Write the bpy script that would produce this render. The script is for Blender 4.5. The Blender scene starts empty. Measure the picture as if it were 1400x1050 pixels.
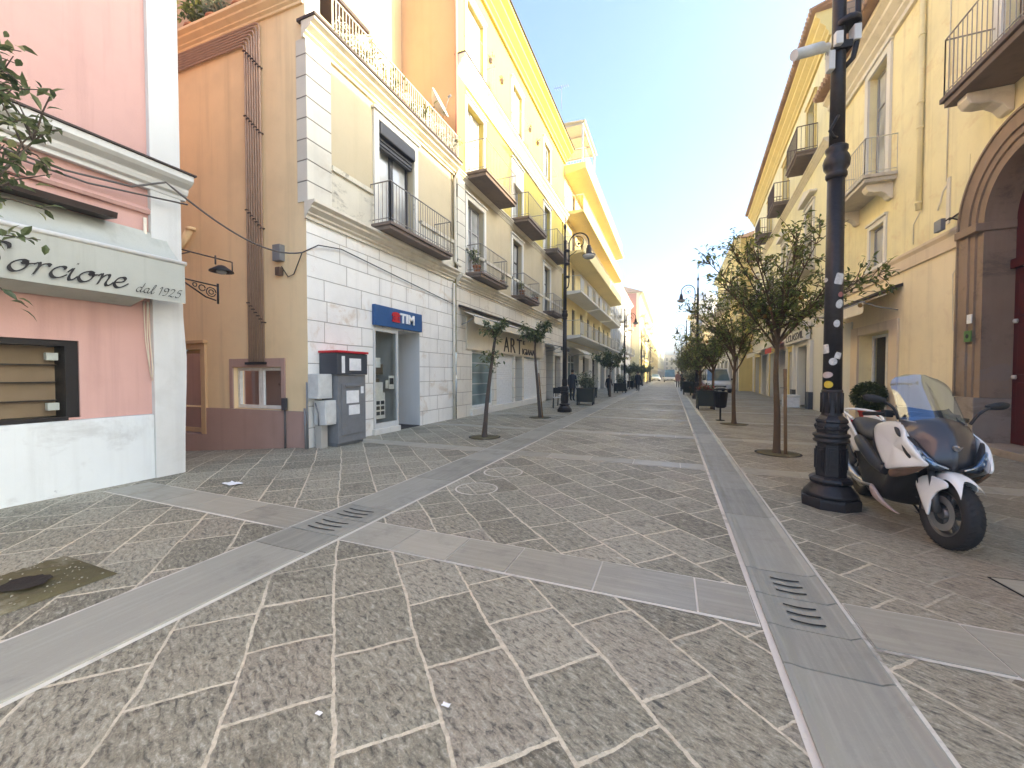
import bpy, bmesh, math, random
from mathutils import Vector, Matrix, Euler
R = math.radians
rnd = random.Random(7)
scene = bpy.context.scene
col = scene.collection

# ------------------------------------------------------------------ camera
cam_data = bpy.data.cameras.new("camera")
cam_data.sensor_width = 36.0
cam_data.lens = 36.0 * 540.0 / 1400.0
cam_data.clip_end = 3000.0
cam_data.clip_start = 0.05
cam = bpy.data.objects.new("camera", cam_data)
col.objects.link(cam)
cam.location = (0, 0, 1.45)
cam.rotation_euler = (R(90 - 1.379), 0, R(21.978))
scene.camera = cam

# ------------------------------------------------------------------ sky, sun, exposure
SUN_EL, SUN_AZ = 19.0, 80.0            # azimuth measured from +Y towards +X
world = bpy.data.worlds.new("World")
scene.world = world
world.use_nodes = True
wn = world.node_tree
for n in list(wn.nodes): wn.nodes.remove(n)
sky = wn.nodes.new('ShaderNodeTexSky')
sky.sky_type = 'NISHITA'
sky.sun_disc = False
sky.sun_elevation = R(SUN_EL)
sky.sun_rotation = R(SUN_AZ)
sky.altitude = 50
sky.air_density = 0.7
sky.dust_density = 5.0
sky.ozone_density = 6.0
bg = wn.nodes.new('ShaderNodeBackground')
bg.inputs['Strength'].default_value = 0.15
wo = wn.nodes.new('ShaderNodeOutputWorld')
wn.links.new(sky.outputs[0], bg.inputs['Color'])
wn.links.new(bg.outputs[0], wo.inputs['Surface'])

sun_data = bpy.data.lights.new("sun", 'SUN')
sun_data.energy = 2.0
sun_data.angle = R(0.5)
sun_data.color = (1.0, 0.90, 0.74)
sun = bpy.data.objects.new("sun", sun_data)
col.objects.link(sun)
sv = Vector((math.sin(R(SUN_AZ)) * math.cos(R(SUN_EL)), math.cos(R(SUN_AZ)) * math.cos(R(SUN_EL)), math.sin(R(SUN_EL))))
sun.rotation_euler = sv.to_track_quat('Z', 'Y').to_euler()
sun.location = (30, 10, 40)

vs = scene.view_settings
vs.view_transform = 'Standard'
vs.look = 'None'
vs.exposure = 2.88
vs.use_white_balance = True
vs.white_balance_temperature = 8800
vs.white_balance_tint = 5
vs.gamma = 1.0
scene.cycles.max_bounces = 8
scene.cycles.diffuse_bounces = 5
scene.cycles.glossy_bounces = 4
scene.cycles.transmission_bounces = 6
scene.cycles.transparent_max_bounces = 12

# ------------------------------------------------------------------ helpers: materials
class NT:
    def __init__(s, name):
        s.mat = bpy.data.materials.new(name); s.mat.use_nodes = True
        s.t = s.mat.node_tree
        for n in list(s.t.nodes): s.t.nodes.remove(n)
        s.out = s.t.nodes.new('ShaderNodeOutputMaterial')
        s._tc = None
    def n(s, typ, props=None, **ins):
        nd = s.t.nodes.new(typ)
        for k, v in (props or {}).items(): setattr(nd, k, v)
        for k, v in ins.items():
            sock = nd.inputs[int(k[1:])] if (k[0] == 'i' and k[1:].isdigit()) else nd.inputs[k.replace('_', ' ')]
            if isinstance(v, bpy.types.NodeSocket): s.t.links.new(v, sock)
            else: sock.default_value = v
        return nd
    def obj(s):
        if not s._tc: s._tc = s.t.nodes.new('ShaderNodeTexCoord')
        return s._tc.outputs['Object']
    def scale(s, v, sc):
        return s.n('ShaderNodeMapping', None, Vector=v, Scale=sc).outputs[0]
    def noise(s, v, sc, det=4, rough=.55, dist=0.0):
        return s.n('ShaderNodeTexNoise', None, Vector=v, Scale=sc, Detail=det, Roughness=rough, Distortion=dist)
    def ramp(s, fac, stops, interp='LINEAR'):
        nd = s.n('ShaderNodeValToRGB', None, Fac=fac)
        cr = nd.color_ramp; cr.interpolation = interp
        while len(cr.elements) < len(stops): cr.elements.new(0.5)
        for e, (p, c) in zip(cr.elements, stops):
            e.position = p
            e.color = (c, c, c, 1) if isinstance(c, (int, float)) else (*c[:3], 1)
        return nd.outputs[0]
    def mix(s, fac, a, b, mode='MIX'):
        nd = s.n('ShaderNodeMix', {'data_type': 'RGBA', 'blend_type': mode})
        for sock, v in ((nd.inputs[0], fac), (nd.inputs[6], a), (nd.inputs[7], b)):
            if isinstance(v, bpy.types.NodeSocket): s.t.links.new(v, sock)
            elif isinstance(v, (int, float)): sock.default_value = v if sock == nd.inputs[0] else (v, v, v, 1)
            else: sock.default_value = (*v[:3], 1)
        return nd.outputs[2]
    def math(s, op, a, b=0.0, c=None, clamp=False):
        nd = s.t.nodes.new('ShaderNodeMath'); nd.operation = op; nd.use_clamp = clamp
        for i, v in enumerate((a, b, c)):
            if v is None: continue
            if isinstance(v, bpy.types.NodeSocket): s.t.links.new(v, nd.inputs[i])
            else: nd.inputs[i].default_value = v
        return nd.outputs[0]
    def bump(s, h, strength=.3, dist=.01, normal=None):
        kw = dict(Height=h, Strength=strength, Distance=dist)
        if normal is not None: kw['Normal'] = normal
        return s.n('ShaderNodeBump', None, **kw).outputs[0]
    def bsdf(s, color, rough=.8, normal=None, metal=0.0, spec=.4, **kw):
        b = s.t.nodes.new('ShaderNodeBsdfPrincipled')
        for nm, v in (('Base Color', color), ('Roughness', rough), ('Metallic', metal), ('Specular IOR Level', spec), ('Normal', normal), *[(k.replace('_', ' '), x) for k, x in kw.items()]):
            if v is None: continue
            if isinstance(v, bpy.types.NodeSocket): s.t.links.new(v, b.inputs[nm])
            elif isinstance(v, (tuple, list)): b.inputs[nm].default_value = (*v[:3], 1)
            else: b.inputs[nm].default_value = v
        s.t.links.new(b.outputs[0], s.out.inputs['Surface'])
        return b

def dk(c, k): return tuple(x * k for x in c)

def plaster(name, c, var=.14, streak=.25, rough=.85, bump=.25, stain=None, stain_amt=0.0, patch=None, patch_amt=0.0):
    """painted plaster: cloudy tone, rain streaks, fine grain; stain = dark blotches, patch = flaked areas"""
    m = NT(name); o = m.obj()
    big = m.noise(o, .55, 5, .6).outputs[0]
    mid = m.noise(o, 3.1, 6, .65).outputs[0]
    cc = m.ramp(big, [(.3, dk(c, 1 - var)), (.5, c), (.72, tuple(min(1, x * (1 + var * .5)) for x in c))])
    cc = m.mix(m.math('MULTIPLY', m.ramp(mid, [(.5, 0.0), (.75, 1.0)]), var * 1.6), cc, dk(c, .78))
    st = m.noise(m.scale(o, (2.6, 2.6, .12)), 1.7, 5, .6).outputs[0]
    cc = m.mix(m.math('MULTIPLY', m.ramp(st, [(.52, 0.0), (.78, 1.0)]), streak), cc, dk((c[0] * .9, c[1] * .86, c[2] * .8), .6))
    if stain:
        sn = m.noise(m.scale(o, (1.0, 1.0, 1.5)), 1.3, 8, .72, .4).outputs[0]
        cc = m.mix(m.math('MULTIPLY', m.ramp(sn, [(.54, 0.0), (.66, 1.0)]), stain_amt), cc, stain)
    if patch:
        pn = m.noise(o, 1.1, 7, .62, .5).outputs[0]
        cc = m.mix(m.math('MULTIPLY', m.ramp(pn, [(.6, 0.0), (.615, 1.0)]), patch_amt), cc, patch)
    g = m.noise(o, 55, 3, .6).outputs[0]
    h = m.math('ADD', m.math('MULTIPLY', mid, 1.5), m.math('MULTIPLY', g, .35))
    m.bsdf(cc, rough, m.bump(h, bump, .012), spec=.25)
    return m.mat

def ashlar(name, c, axes='yz', bw=1.0, rh=.42, joint=(.25, .22, .18), jw=.012, var=.1, stain=(.45, .33, .22), stain_amt=.5, shift=(0, 0), bump=.8):
    """painted block-work with joints, worn and flaking in places"""
    m = NT(name); o = m.obj()
    sx = m.n('ShaderNodeSeparateXYZ', None, i0=o)
    wob = m.noise(o, 1.4, 3).outputs[1]
    u = sx.outputs[{'x': 0, 'y': 1, 'z': 2}[axes[0]]]; v = sx.outputs[2]
    vec = m.n('ShaderNodeCombineXYZ', None, i0=m.math('ADD', u, shift[0]), i1=m.math('ADD', v, shift[1])).outputs[0]
    vec = m.n('ShaderNodeVectorMath', {'operation': 'MULTIPLY_ADD'}, i0=wob, i1=(.02, .02, 0), i2=vec).outputs[0]
    br = m.n('ShaderNodeTexBrick', {'offset': .42, 'offset_frequency': 2, 'squash': .8, 'squash_frequency': 3}, Vector=vec, Color1=(1, 1, 1, 1), Color2=(.82, .82, .82, 1), Mortar=(0, 0, 0, 1),
             Scale=1.0, Mortar_Size=jw, Mortar_Smooth=.35, Bias=-.3, Brick_Width=bw, Row_Height=rh)
    big = m.noise(o, .9, 6, .62).outputs[0]
    cc = m.ramp(big, [(.3, dk(c, 1 - var)), (.52, c), (.75, tuple(min(1, x * 1.05) for x in c))])
    cc = m.mix(1.0, cc, m.mix(.5, (1, 1, 1), br.outputs[0]), 'MULTIPLY')
    sn = m.noise(o, 1.5, 8, .7, .6).outputs[0]
    cc = m.mix(m.math('MULTIPLY', m.ramp(sn, [(.56, 0.0), (.68, 1.0)]), stain_amt), cc, stain)
    st = m.noise(m.scale(o, (3, 3, .15)), 1.5, 5, .6).outputs[0]
    cc = m.mix(m.math('MULTIPLY', m.ramp(st, [(.55, 0.0), (.8, 1.0)]), .3), cc, dk(c, .55))
    cc = m.mix(m.math('MULTIPLY', br.outputs[1], .85), cc, joint)
    g = m.noise(o, 40, 4, .6).outputs[0]
    h = m.math('ADD', m.math('MULTIPLY', br.outputs[1], -1.0), m.math('ADD', m.math('MULTIPLY', g, .12), m.math('MULTIPLY', sn, .35)))
    m.bsdf(cc, .85, m.bump(h, bump, .02), spec=.25)
    return m.mat

def simple(name, c, rough=.5, metal=0.0, spec=.4, var=.12, bump=.08, nscale=9.0, **kw):
    m = NT(name); o = m.obj()
    nz = m.noise(o, nscale, 5, .6).outputs[0]
    cc = m.ramp(nz, [(.25, dk(c, 1 - var)), (.75, tuple(min(1, x * (1 + var)) for x in c))])
    rr = m.ramp(nz, [(.2, max(0.03, rough - .08)), (.8, min(1, rough + .1))])
    m.bsdf(cc, rr, m.bump(nz, bump, .01) if bump else None, metal, spec, **kw)
    return m.mat

def glass_dark(name, tint=(.05, .06, .07), rough=.04, spec=.8):
    m = NT(name); o = m.obj()
    nz = m.noise(o, .9, 2).outputs[0]
    cc = m.ramp(nz, [(.3, dk(tint, .6)), (.7, dk(tint, 1.6))])
    wav = m.noise(o, 1.2, 2).outputs[0]
    m.bsdf(cc, rough, m.bump(wav, .06, .05), 0, spec, IOR=1.7)
    return m.mat

def glass_clear(name, tint=(.9, .95, .95), refl=.2):
    m = NT(name)
    tr = m.n('ShaderNodeBsdfTransparent', None, Color=(*tint, 1))
    gl = m.n('ShaderNodeBsdfGlossy', None, Color=(1, 1, 1, 1), Roughness=.02)
    lw = m.n('ShaderNodeLayerWeight', None, Blend=refl)
    mx = m.n('ShaderNodeMixShader', None, i0=lw.outputs[0], i1=tr.outputs[0], i2=gl.outputs[0])
    m.t.links.new(mx.outputs[0], m.out.inputs['Surface'])
    return m.mat

# ------------------------------------------------------------------ helpers: geometry
class Fr:
    """local frame on a wall: u along it, n out of it, z up"""
    def __init__(s, o, u, n):
        s.o = Vector(o); s.u = Vector((u[0], u[1], 0)).normalized(); s.nn = Vector((n[0], n[1], 0)).normalized()
    def __call__(s, u, n, z):
        p = s.o + s.u * u + s.nn * n
        return (p.x, p.y, p.z + z)
W0 = Fr((0, 0, 0), (1, 0), (0, 1))

class MB:
    def __init__(s): s.v = []; s.f = []; s.m = []; s.s = []
    def add(s, vs, fs, mi=0, smooth=False):
        b = len(s.v); s.v.extend([tuple(p) for p in vs])
        for f in fs:
            s.f.append(tuple(i + b for i in f)); s.m.append(mi); s.s.append(smooth)
        return s
    def quad(s, a, b, c, d, mi=0): return s.add([a, b, c, d], [(0, 1, 2, 3)], mi)
    def box(s, fr, u0, u1, n0, n1, z0, z1, mi=0, bev=0.0):
        if bev > 0:
            return s.bbox(fr, u0, u1, n0, n1, z0, z1, mi, bev)
        p = [fr(u, n, z) for z in (z0, z1) for n in (n0, n1) for u in (u0, u1)]
        return s.add(p, [(0, 1, 3, 2), (4, 6, 7, 5), (0, 4, 5, 1), (2, 3, 7, 6), (0, 2, 6, 4), (1, 5, 7, 3)], mi)
    def bbox(s, fr, u0, u1, n0, n1, z0, z1, mi, b):
        bm = bmesh.new(); bmesh.ops.create_cube(bm, size=1)
        for v in bm.verts:
            v.co = Vector(((u0 + u1) / 2 + v.co.x * (u1 - u0), (n0 + n1) / 2 + v.co.y * (n1 - n0), (z0 + z1) / 2 + v.co.z * (z1 - z0)))
        bmesh.ops.bevel(bm, geom=bm.edges[:] , offset=b, segments=2, affect='EDGES', profile=.6)
        bm.verts.index_update()
        vs_ = [fr(*v.co) for v in bm.verts]; fs = [[v.index for v in f.verts] for f in bm.faces]
        bm.free(); return s.add(vs_, fs, mi)
    def prism(s, fr, poly, n0, n1, mi=0):
        """poly of (u,z) extruded along n"""
        k = len(poly)
        vs_ = [fr(u, n0, z) for u, z in poly] + [fr(u, n1, z) for u, z in poly]
        fs = [tuple(range(k)), tuple(range(2 * k - 1, k - 1, -1))] + [(i, (i + 1) % k, k + (i + 1) % k, k + i) for i in range(k)]
        return s.add(vs_, fs, mi)
    def profile(s, fr, prof, u0, u1, mi=0, caps=True):
        """closed polygon of (n,z) extruded along u"""
        k = len(prof)
        vs_ = [fr(u0, n, z) for n, z in prof] + [fr(u1, n, z) for n, z in prof]
        fs = [(i, (i + 1) % k, k + (i + 1) % k, k + i) for i in range(k)]
        if caps: fs += [tuple(range(k)), tuple(range(2 * k - 1, k - 1, -1))]
        return s.add(vs_, fs, mi)
    def tube(s, pts, r, seg=6, mi=0, smooth=True, cap=True):
        pts = [Vector(p) for p in pts]; k = len(pts)
        rr = r if isinstance(r, (list, tuple)) else [r] * k
        vs_ = []; prev = None
        for i, p in enumerate(pts):
            d = (pts[min(i + 1, k - 1)] - pts[max(i - 1, 0)])
            if d.length < 1e-9: d = Vector((0, 0, 1))
            d.normalize()
            if prev is None:
                a = d.orthogonal().normalized()
            else:
                a = prev - d * prev.dot(d)
                if a.length < 1e-6: a = d.orthogonal()
                a.normalize()
            prev = a; b = d.cross(a)
            for j in range(seg):
                t = 2 * math.pi * j / seg
                vs_.append(p + (a * math.cos(t) + b * math.sin(t)) * rr[i])
        fs = [(i * seg + j, i * seg + (j + 1) % seg, (i + 1) * seg + (j + 1) % seg, (i + 1) * seg + j) for i in range(k - 1) for j in range(seg)]
        s.add(vs_, fs, mi, smooth)
        if cap: s.add(vs_[:seg], [tuple(range(seg))], mi); s.add(vs_[-seg:], [tuple(range(seg))], mi)
        return s
    def lathe(s, c, prof, seg=16, mi=0, smooth=True, phase=0.0):
        c = Vector(c); vs_ = []; k = len(prof)
        for r, z in prof:
            for j in range(seg):
                t = 2 * math.pi * (j + phase) / seg
                vs_.append((c.x + r * math.cos(t), c.y + r * math.sin(t), c.z + z))
        fs = [(i * seg + j, i * seg + (j + 1) % seg, (i + 1) * seg + (j + 1) % seg, (i + 1) * seg + j) for i in range(k - 1) for j in range(seg)]
        s.add(vs_, fs, mi, smooth)
        s.add(vs_[:seg], [tuple(range(seg))], mi); s.add(vs_[-seg:], [tuple(range(seg))], mi)
        return s
    def loft(s, rings, mi=0, smooth=True, cap=True, closed=True):
        k = len(rings[0]); vs_ = [p for r_ in rings for p in r_]
        rng = range(k) if closed else range(k - 1)
        fs = [(i * k + j, i * k + (j + 1) % k, (i + 1) * k + (j + 1) % k, (i + 1) * k + j) for i in range(len(rings) - 1) for j in rng]
        s.add(vs_, fs, mi, smooth)
        if cap and closed: s.add(rings[0], [tuple(range(k))], mi); s.add(rings[-1], [tuple(range(k))], mi)
        return s
    def build(s, name, mats, parent=None, recalc=True, sub=0, bevel=0.0):
        if not isinstance(mats, (list, tuple)): mats = [mats]
        root = parent
        while root is not None and root.parent is not None: root = root.parent
        off = root.location if root is not None else Vector((0, 0, 0))
        me = bpy.data.meshes.new(name)
        me.from_pydata([(p[0] - off[0], p[1] - off[1], p[2] - off[2]) for p in s.v], [], s.f)
        for m in mats: me.materials.append(m)
        me.polygons.foreach_set('material_index', s.m)
        me.polygons.foreach_set('use_smooth', s.s)
        if recalc:
            bm = bmesh.new(); bm.from_mesh(me)
            bmesh.ops.remove_doubles(bm, verts=bm.verts, dist=1e-5)
            bmesh.ops.recalc_face_normals(bm, faces=bm.faces)
            bm.to_mesh(me); bm.free()
        me.update()
        ob = bpy.data.objects.new(name, me); col.objects.link(ob)
        if parent is not None: ob.parent = parent
        if bevel:
            md = ob.modifiers.new('bevel', 'BEVEL'); md.width = bevel; md.segments = 2; md.limit_method = 'ANGLE'; md.angle_limit = R(40)
        if sub:
            md = ob.modifiers.new('subdivision', 'SUBSURF'); md.levels = sub; md.render_levels = sub
        return ob

def tag(o, label, cat, group=None, kind=None):
    if label: o['label'] = label
    if cat: o['category'] = cat
    if group: o['group'] = group
    if kind: o['kind'] = kind
    return o
def thing(name, label, cat, loc=(0, 0, 0), group=None):
    o = bpy.data.objects.new(name, None); o.empty_display_size = .2
    col.objects.link(o); o.location = loc
    return tag(o, label, cat, group)
def structure(o): o['kind'] = 'structure'; return o
def copy_tree(o, parent=None):
    c = o.copy(); col.objects.link(c)
    if parent is not None: c.parent = parent
    for ch in [x for x in bpy.data.objects if x.parent == o]: copy_tree(ch, c)
    return c
def place(root, loc, rz=0, sc=1.0, label=None, first=False):
    o = root if first else copy_tree(root)
    o.location = loc; o.rotation_euler = (0, 0, rz); o.scale = (sc, sc, sc)
    if label: o['label'] = label
    return o

def grid_wall(mb, fr, u0, u1, z0, z1, ops, mi=0, n=0.0, rmi=None):
    """wall with openings (ua,ub,za,zb,depth) cut out, reveals run inwards by depth"""
    us = sorted({u0, u1, *[x for o in ops for x in (o[0], o[1]) if u0 < x < u1]})
    zs = sorted({z0, z1, *[x for o in ops for x in (o[2], o[3]) if z0 < x < z1]})
    for i in range(len(us) - 1):
        for j in range(len(zs) - 1):
            cu, cz = (us[i] + us[i + 1]) / 2, (zs[j] + zs[j + 1]) / 2
            if any(o[0] < cu < o[1] and o[2] < cz < o[3] for o in ops): continue
            mb.quad(fr(us[i], n, zs[j]), fr(us[i + 1], n, zs[j]), fr(us[i + 1], n, zs[j + 1]), fr(us[i], n, zs[j + 1]), mi)
    for a, b, c, d, dep in [(o[0], o[1], o[2], o[3], o[4]) for o in ops if o[4] > 0]:
        k = mi if rmi is None else rmi
        mb.quad(fr(a, n, c), fr(a, n - dep, c), fr(a, n - dep, d), fr(a, n, d), k)
        mb.quad(fr(b, n, c), fr(b, n - dep, c), fr(b, n - dep, d), fr(b, n, d), k)
        mb.quad(fr(a, n, d), fr(b, n, d), fr(b, n - dep, d), fr(a, n - dep, d), k)
        mb.quad(fr(a, n, c), fr(b, n, c), fr(b, n - dep, c), fr(a, n - dep, c), k)

def shell(mb, fr, u0, u1, depth, z0, z1, mi=0, roof_mi=None, ends=True):
    """back, ends and top that close a facade into a building"""
    if ends:
        mb.quad(fr(u0, 0, z0), fr(u0, -depth, z0), fr(u0, -depth, z1), fr(u0, 0, z1), mi)
        mb.quad(fr(u1, 0, z0), fr(u1, -depth, z0), fr(u1, -depth, z1), fr(u1, 0, z1), mi)
    mb.quad(fr(u0, -depth, z0), fr(u1, -depth, z0), fr(u1, -depth, z1), fr(u0, -depth, z1), mi)
    mb.quad(fr(u0, 0, z1), fr(u1, 0, z1), fr(u1, -depth, z1), fr(u0, -depth, z1), mi if roof_mi is None else roof_mi)

CORNICE = [(0, 0), (.06, 0), (.06, .1), (.12, .16), (.12, .22), (.24, .34), (.24, .42), (.34, .5), (.34, .6), (0, .6)]
def cornice(mb, fr, u0, u1, z0, h, proj, mi=0):
    mb.profile(fr, [(n * proj / .34, z0 + z * h / .6) for n, z in CORNICE], u0, u1, mi)

def window(parent, fr, ua, ub, za, zb, dep, fmat, gmat, leaves=2, transom=None, surround=None, smat=None, fw=.06, sill=False, name='window', inset=0.0):
    """frame in the opening, one mesh; the panes together are its sub-part; optional plaster surround"""
    mb = MB(); n0, n1 = -dep + .02, -dep + .085
    z1 = zb
    mb.box(fr, ua + .004, ua + fw, n0, n1, za + .004, zb - .004)
    mb.box(fr, ub - fw, ub - .004, n0, n1, za + .004, zb - .004)
    mb.box(fr, ua + fw, ub - fw, n0, n1, zb - fw, zb - .004)
    mb.box(fr, ua + fw, ub - fw, n0, n1, za + .004, za + fw * 1.4)
    for k in range(1, leaves):
        uc = ua + (ub - ua) * k / leaves
        mb.box(fr, uc - fw * .75, uc + fw * .75, n0, n1 + .012, za + fw * 1.4, zb - fw)
    for t in (transom if isinstance(transom, (list, tuple)) else ([transom] if transom else [])):
        zt = za + (zb - za) * t
        segs = [ua + fw] + [ua + (ub - ua) * k / leaves for k in range(1, leaves)] + [ub - fw]
        for k in range(len(segs) - 1):
            a = segs[k] + (0 if k == 0 else fw * .75); b = segs[k + 1] - (0 if k == len(segs) - 2 else fw * .75)
            mb.box(fr, a, b, n0 + .004, n1 - .004, zt - fw * .4, zt + fw * .4)
    w = mb.build(name, fmat, parent)
    g = MB(); g.quad(fr(ua + fw * .5, n0 + .03, za + .02), fr(ub - fw * .5, n0 + .03, za + .02), fr(ub - fw * .5, n0 + .03, zb - .02), fr(ua + fw * .5, n0 + .03, zb - .02))
    g.build('pane', gmat, w, recalc=False)
    if surround:
        sw, sp = surround
        sb = MB(); bz = za
        sb.box(fr, ua - sw, ua - .003, 0.002, sp, bz, zb + .003); sb.box(fr, ub + .003, ub + sw, 0.002, sp, bz, zb + .003)
        sb.box(fr, ua - sw, ub + sw, 0.002, sp, zb + .003, zb + sw)
        sb.box(fr, ua - sw * 1.25, ub + sw * 1.25, 0.002, sp + .05, zb + sw, zb + sw + .06)
        if sill: sb.box(fr, ua - sw * 1.2, ub + sw * 1.2, .002, sp + .07, za - .09, za)
        sb.build('surround', smat, w)
    return w

def balcony(parent, fr, ua, ub, z, proj, th, rail_h, smat, rmat, bar=.11, r=.009, brackets=None, bmat=None, knob=False):
    """slab with moulded edge; its railing and its brackets are sub-parts"""
    mb = MB()
    mb.box(fr, ua, ub, .003, proj, z - th * .45, z)
    mb.box(fr, ua + .05, ub - .05, .003, proj - .05, z - th, z - th * .45 - .002)
    sl = mb.build('balcony', smat, parent, bevel=.008)
    rb = MB(); e = .05; zt = z + rail_h
    path = [fr(ua + e, .0, zt), fr(ua + e, proj - e, zt), fr(ub - e, proj - e, zt), fr(ub - e, .0, zt)]
    for i in range(3):
        rb.tube([path[i], path[i + 1]], r * 1.9, 6)
        a = (path[i][0], path[i][1], z + .09); b = (path[i + 1][0], path[i + 1][1], z + .09)
        rb.tube([a, b], r * 1.3, 5)
        L = (Vector(path[i + 1]) - Vector(path[i])).length; k = max(1, int(L / bar))
        for j in range(k + 1):
            p = Vector(path[i]).lerp(Vector(path[i + 1]), j / k)
            rb.tube([(p.x, p.y, z), (p.x, p.y, zt)], r * (1.5 if j in (0, k) else 1), 4, cap=False)
            if knob and 0 < j < k: rb.lathe((p.x, p.y, z + rail_h * .55), [(.001, -.03), (r * 2.4, 0), (.001, .03)], 5)
    rb.build('railing', rmat, sl, recalc=False)
    if brackets:
        for uc in brackets:
            kb = MB()
            prof = [(.003, z - th), (proj * .8, z - th), (proj * .8, z - th - .1), (proj * .72, z - th - .2), (proj * .55, z - th - .24), (proj * .35, z - th - .24), (proj * .2, z - th - .32), (.08, z - th - .44), (.003, z - th - .46)]
            kb.profile(fr, prof, uc - .14, uc + .14)
            kb.build('bracket', bmat or smat, sl, bevel=.02)
    return sl

def text_mesh(txt, size=1.0, bold=0.0):
    cu = bpy.data.curves.new('lettering', 'FONT'); cu.body = txt; cu.size = size; cu.extrude = 0.0; cu.offset = bold
    cu.resolution_u = 4
    ob = bpy.data.objects.new('lettering', cu); col.objects.link(ob)
    dg = bpy.context.evaluated_depsgraph_get(); dg.update()
    me = bpy.data.meshes.new_from_object(ob.evaluated_get(dg))
    vs_ = [tuple(v.co) for v in me.vertices]; fs = [tuple(p.vertices) for p in me.polygons]
    bpy.data.objects.remove(ob); bpy.data.curves.remove(cu); bpy.data.meshes.remove(me)
    return vs_, fs
def put_text(mb, fr, txt, u0, u1, z0, z1, n, mi=0, bold=0.0, th=0.0):
    """lettering stretched to fill u0..u1 x z0..z1 on a wall frame"""
    vs_, fs = text_mesh(txt, 1.0, bold)
    x0 = min(v[0] for v in vs_); x1 = max(v[0] for v in vs_); y0 = min(v[1] for v in vs_); y1 = max(v[1] for v in vs_)
    f = lambda v, nn: fr(u0 + (v[0] - x0) / (x1 - x0) * (u1 - u0), nn, z0 + (v[1] - y0) / (y1 - y0) * (z1 - z0))
    mb.add([f(v, n + th) for v in vs_], fs, mi)
    if th > 0:
        # side walls from boundary edges
        cnt = {}
        for fc in fs:
            for i in range(len(fc)):
                a, b = fc[i], fc[(i + 1) % len(fc)]
                cnt[(min(a, b), max(a, b))] = cnt.get((min(a, b), max(a, b)), 0) + 1
        for (a, b), c in cnt.items():
            if c == 1: mb.quad(f(vs_[a], n), f(vs_[b], n), f(vs_[b], n + th), f(vs_[a], n + th), mi)

def spline(pts, k=6, closed=False):
    """Catmull-Rom through points of any dimension"""
    out = []; N = len(pts)
    for i in range(N if closed else N - 1):
        g = (lambda j: pts[j % N]) if closed else (lambda j: pts[max(0, min(N - 1, j))])
        p0, p1, p2, p3 = g(i - 1), g(i), g(i + 1), g(i + 2)
        for s_ in range(k):
            t = s_ / k
            out.append(tuple(.5 * (2 * b + (c - a) * t + (2 * a - 5 * b + 4 * c - d) * t * t + (3 * b - a - 3 * c + d) * t ** 3) for a, b, c, d in zip(p0, p1, p2, p3)))
    if not closed: out.append(tuple(pts[-1]))
    return out
# ------------------------------------------------------------------ materials
M = {}
M['pink'] = plaster('pink_plaster', (.58, .345, .30), .13, .38)
M['white_paint'] = plaster('white_paint', (.62, .62, .59), .08, .3, stain=(.5, .49, .45), stain_amt=.35)
M['blind_white'] = simple('white_roller_blind', (.80, .80, .78), .6)
M['white_worn'] = plaster('white_worn_paint', (.66, .69, .68), .1, .3, stain=(.40, .40, .38), stain_amt=.45, patch=(.36, .38, .40), patch_amt=.75)
M['orange'] = plaster('orange_plaster', (.86, .66, .40), .13, .35)
M['orange_dull'] = plaster('pink_brown_plinth', (.46, .30, .25), .12, .25)
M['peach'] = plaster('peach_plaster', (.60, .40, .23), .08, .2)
M['cream'] = plaster('cream_plaster', (.53, .445, .30), .1, .2)
M['cream_light'] = plaster('pale_cream_plaster', (.72, .68, .58), .08, .25)
M['mould'] = plaster('mould_stained_plaster', (.66, .61, .49), .12, .5, stain=(.12, .10, .08), stain_amt=.85)
M['trim'] = plaster('plaster_trim', (.74, .68, .56), .08, .3, stain=(.34, .28, .2), stain_amt=.35)
M['trim_white'] = plaster('white_trim', (.74, .71, .64), .06, .3)
M['yellow'] = plaster('yellow_plaster', (.74, .58, .24), .1, .25)
M['yellow_sun'] = plaster('sun_toned_yellow_plaster', (.54, .42, .115), .1, .3)  # yellow for the sunlit upper floors, base colour darkened to offset the sun
M['peach_low'] = plaster('peach_wall_plaster', (.87, .73, .50), .08, .3, stain=(.66, .48, .32), stain_amt=.3)
M['yellow_pale'] = plaster('pale_yellow_plaster', (.84, .77, .50), .1, .32)
M['yellow_deep'] = plaster('golden_plaster', (.80, .65, .33), .08, .2)
M['yellow_right'] = plaster('warm_yellow_plaster', (.87, .76, .46), .14, .45, stain=(.70, .50, .26), stain_amt=.45)
M['ochre_band'] = plaster('pale_band_plaster', (.72, .58, .42), .1, .3)
M['grey_white'] = plaster('grey_white_plaster', (.66, .66, .64), .08, .25)
M['salmon'] = plaster('salmon_plaster', (.62, .28, .2), .1, .2)
M['ashlar_white'] = ashlar('white_painted_blocks', (.88, .86, .80), 'yz', 1.05, .425, joint=(.42, .38, .33), jw=.009, stain=(.60, .47, .33), stain_amt=.62, shift=(.3, .02))
M['ashlar_cream'] = ashlar('cream_painted_blocks', (.80, .74, .63), 'yz', .9, .43, joint=(.4, .33, .26), jw=.009, stain=(.5, .38, .26), stain_amt=.4)
M['quoin'] = ashlar('grooved_quoin', (.70, .66, .56), 'yz', 3.0, .40, jw=.014, stain=(.45, .38, .28), stain_amt=.3, shift=(.9, 0))
M['tufa'] = ashlar('raw_tufa_masonry', (.30, .2, .13), 'xz', .4, .22, joint=(.16, .12, .09), jw=.02, var=.3, stain=(.4, .32, .25), stain_amt=.6)
M['portal'] = plaster('brown_portal_stone', (.34, .24, .165), .25, .4, bump=.6, stain=(.11, .08, .06), stain_amt=.6, patch=(.30, .24, .2), patch_amt=.5)
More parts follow.
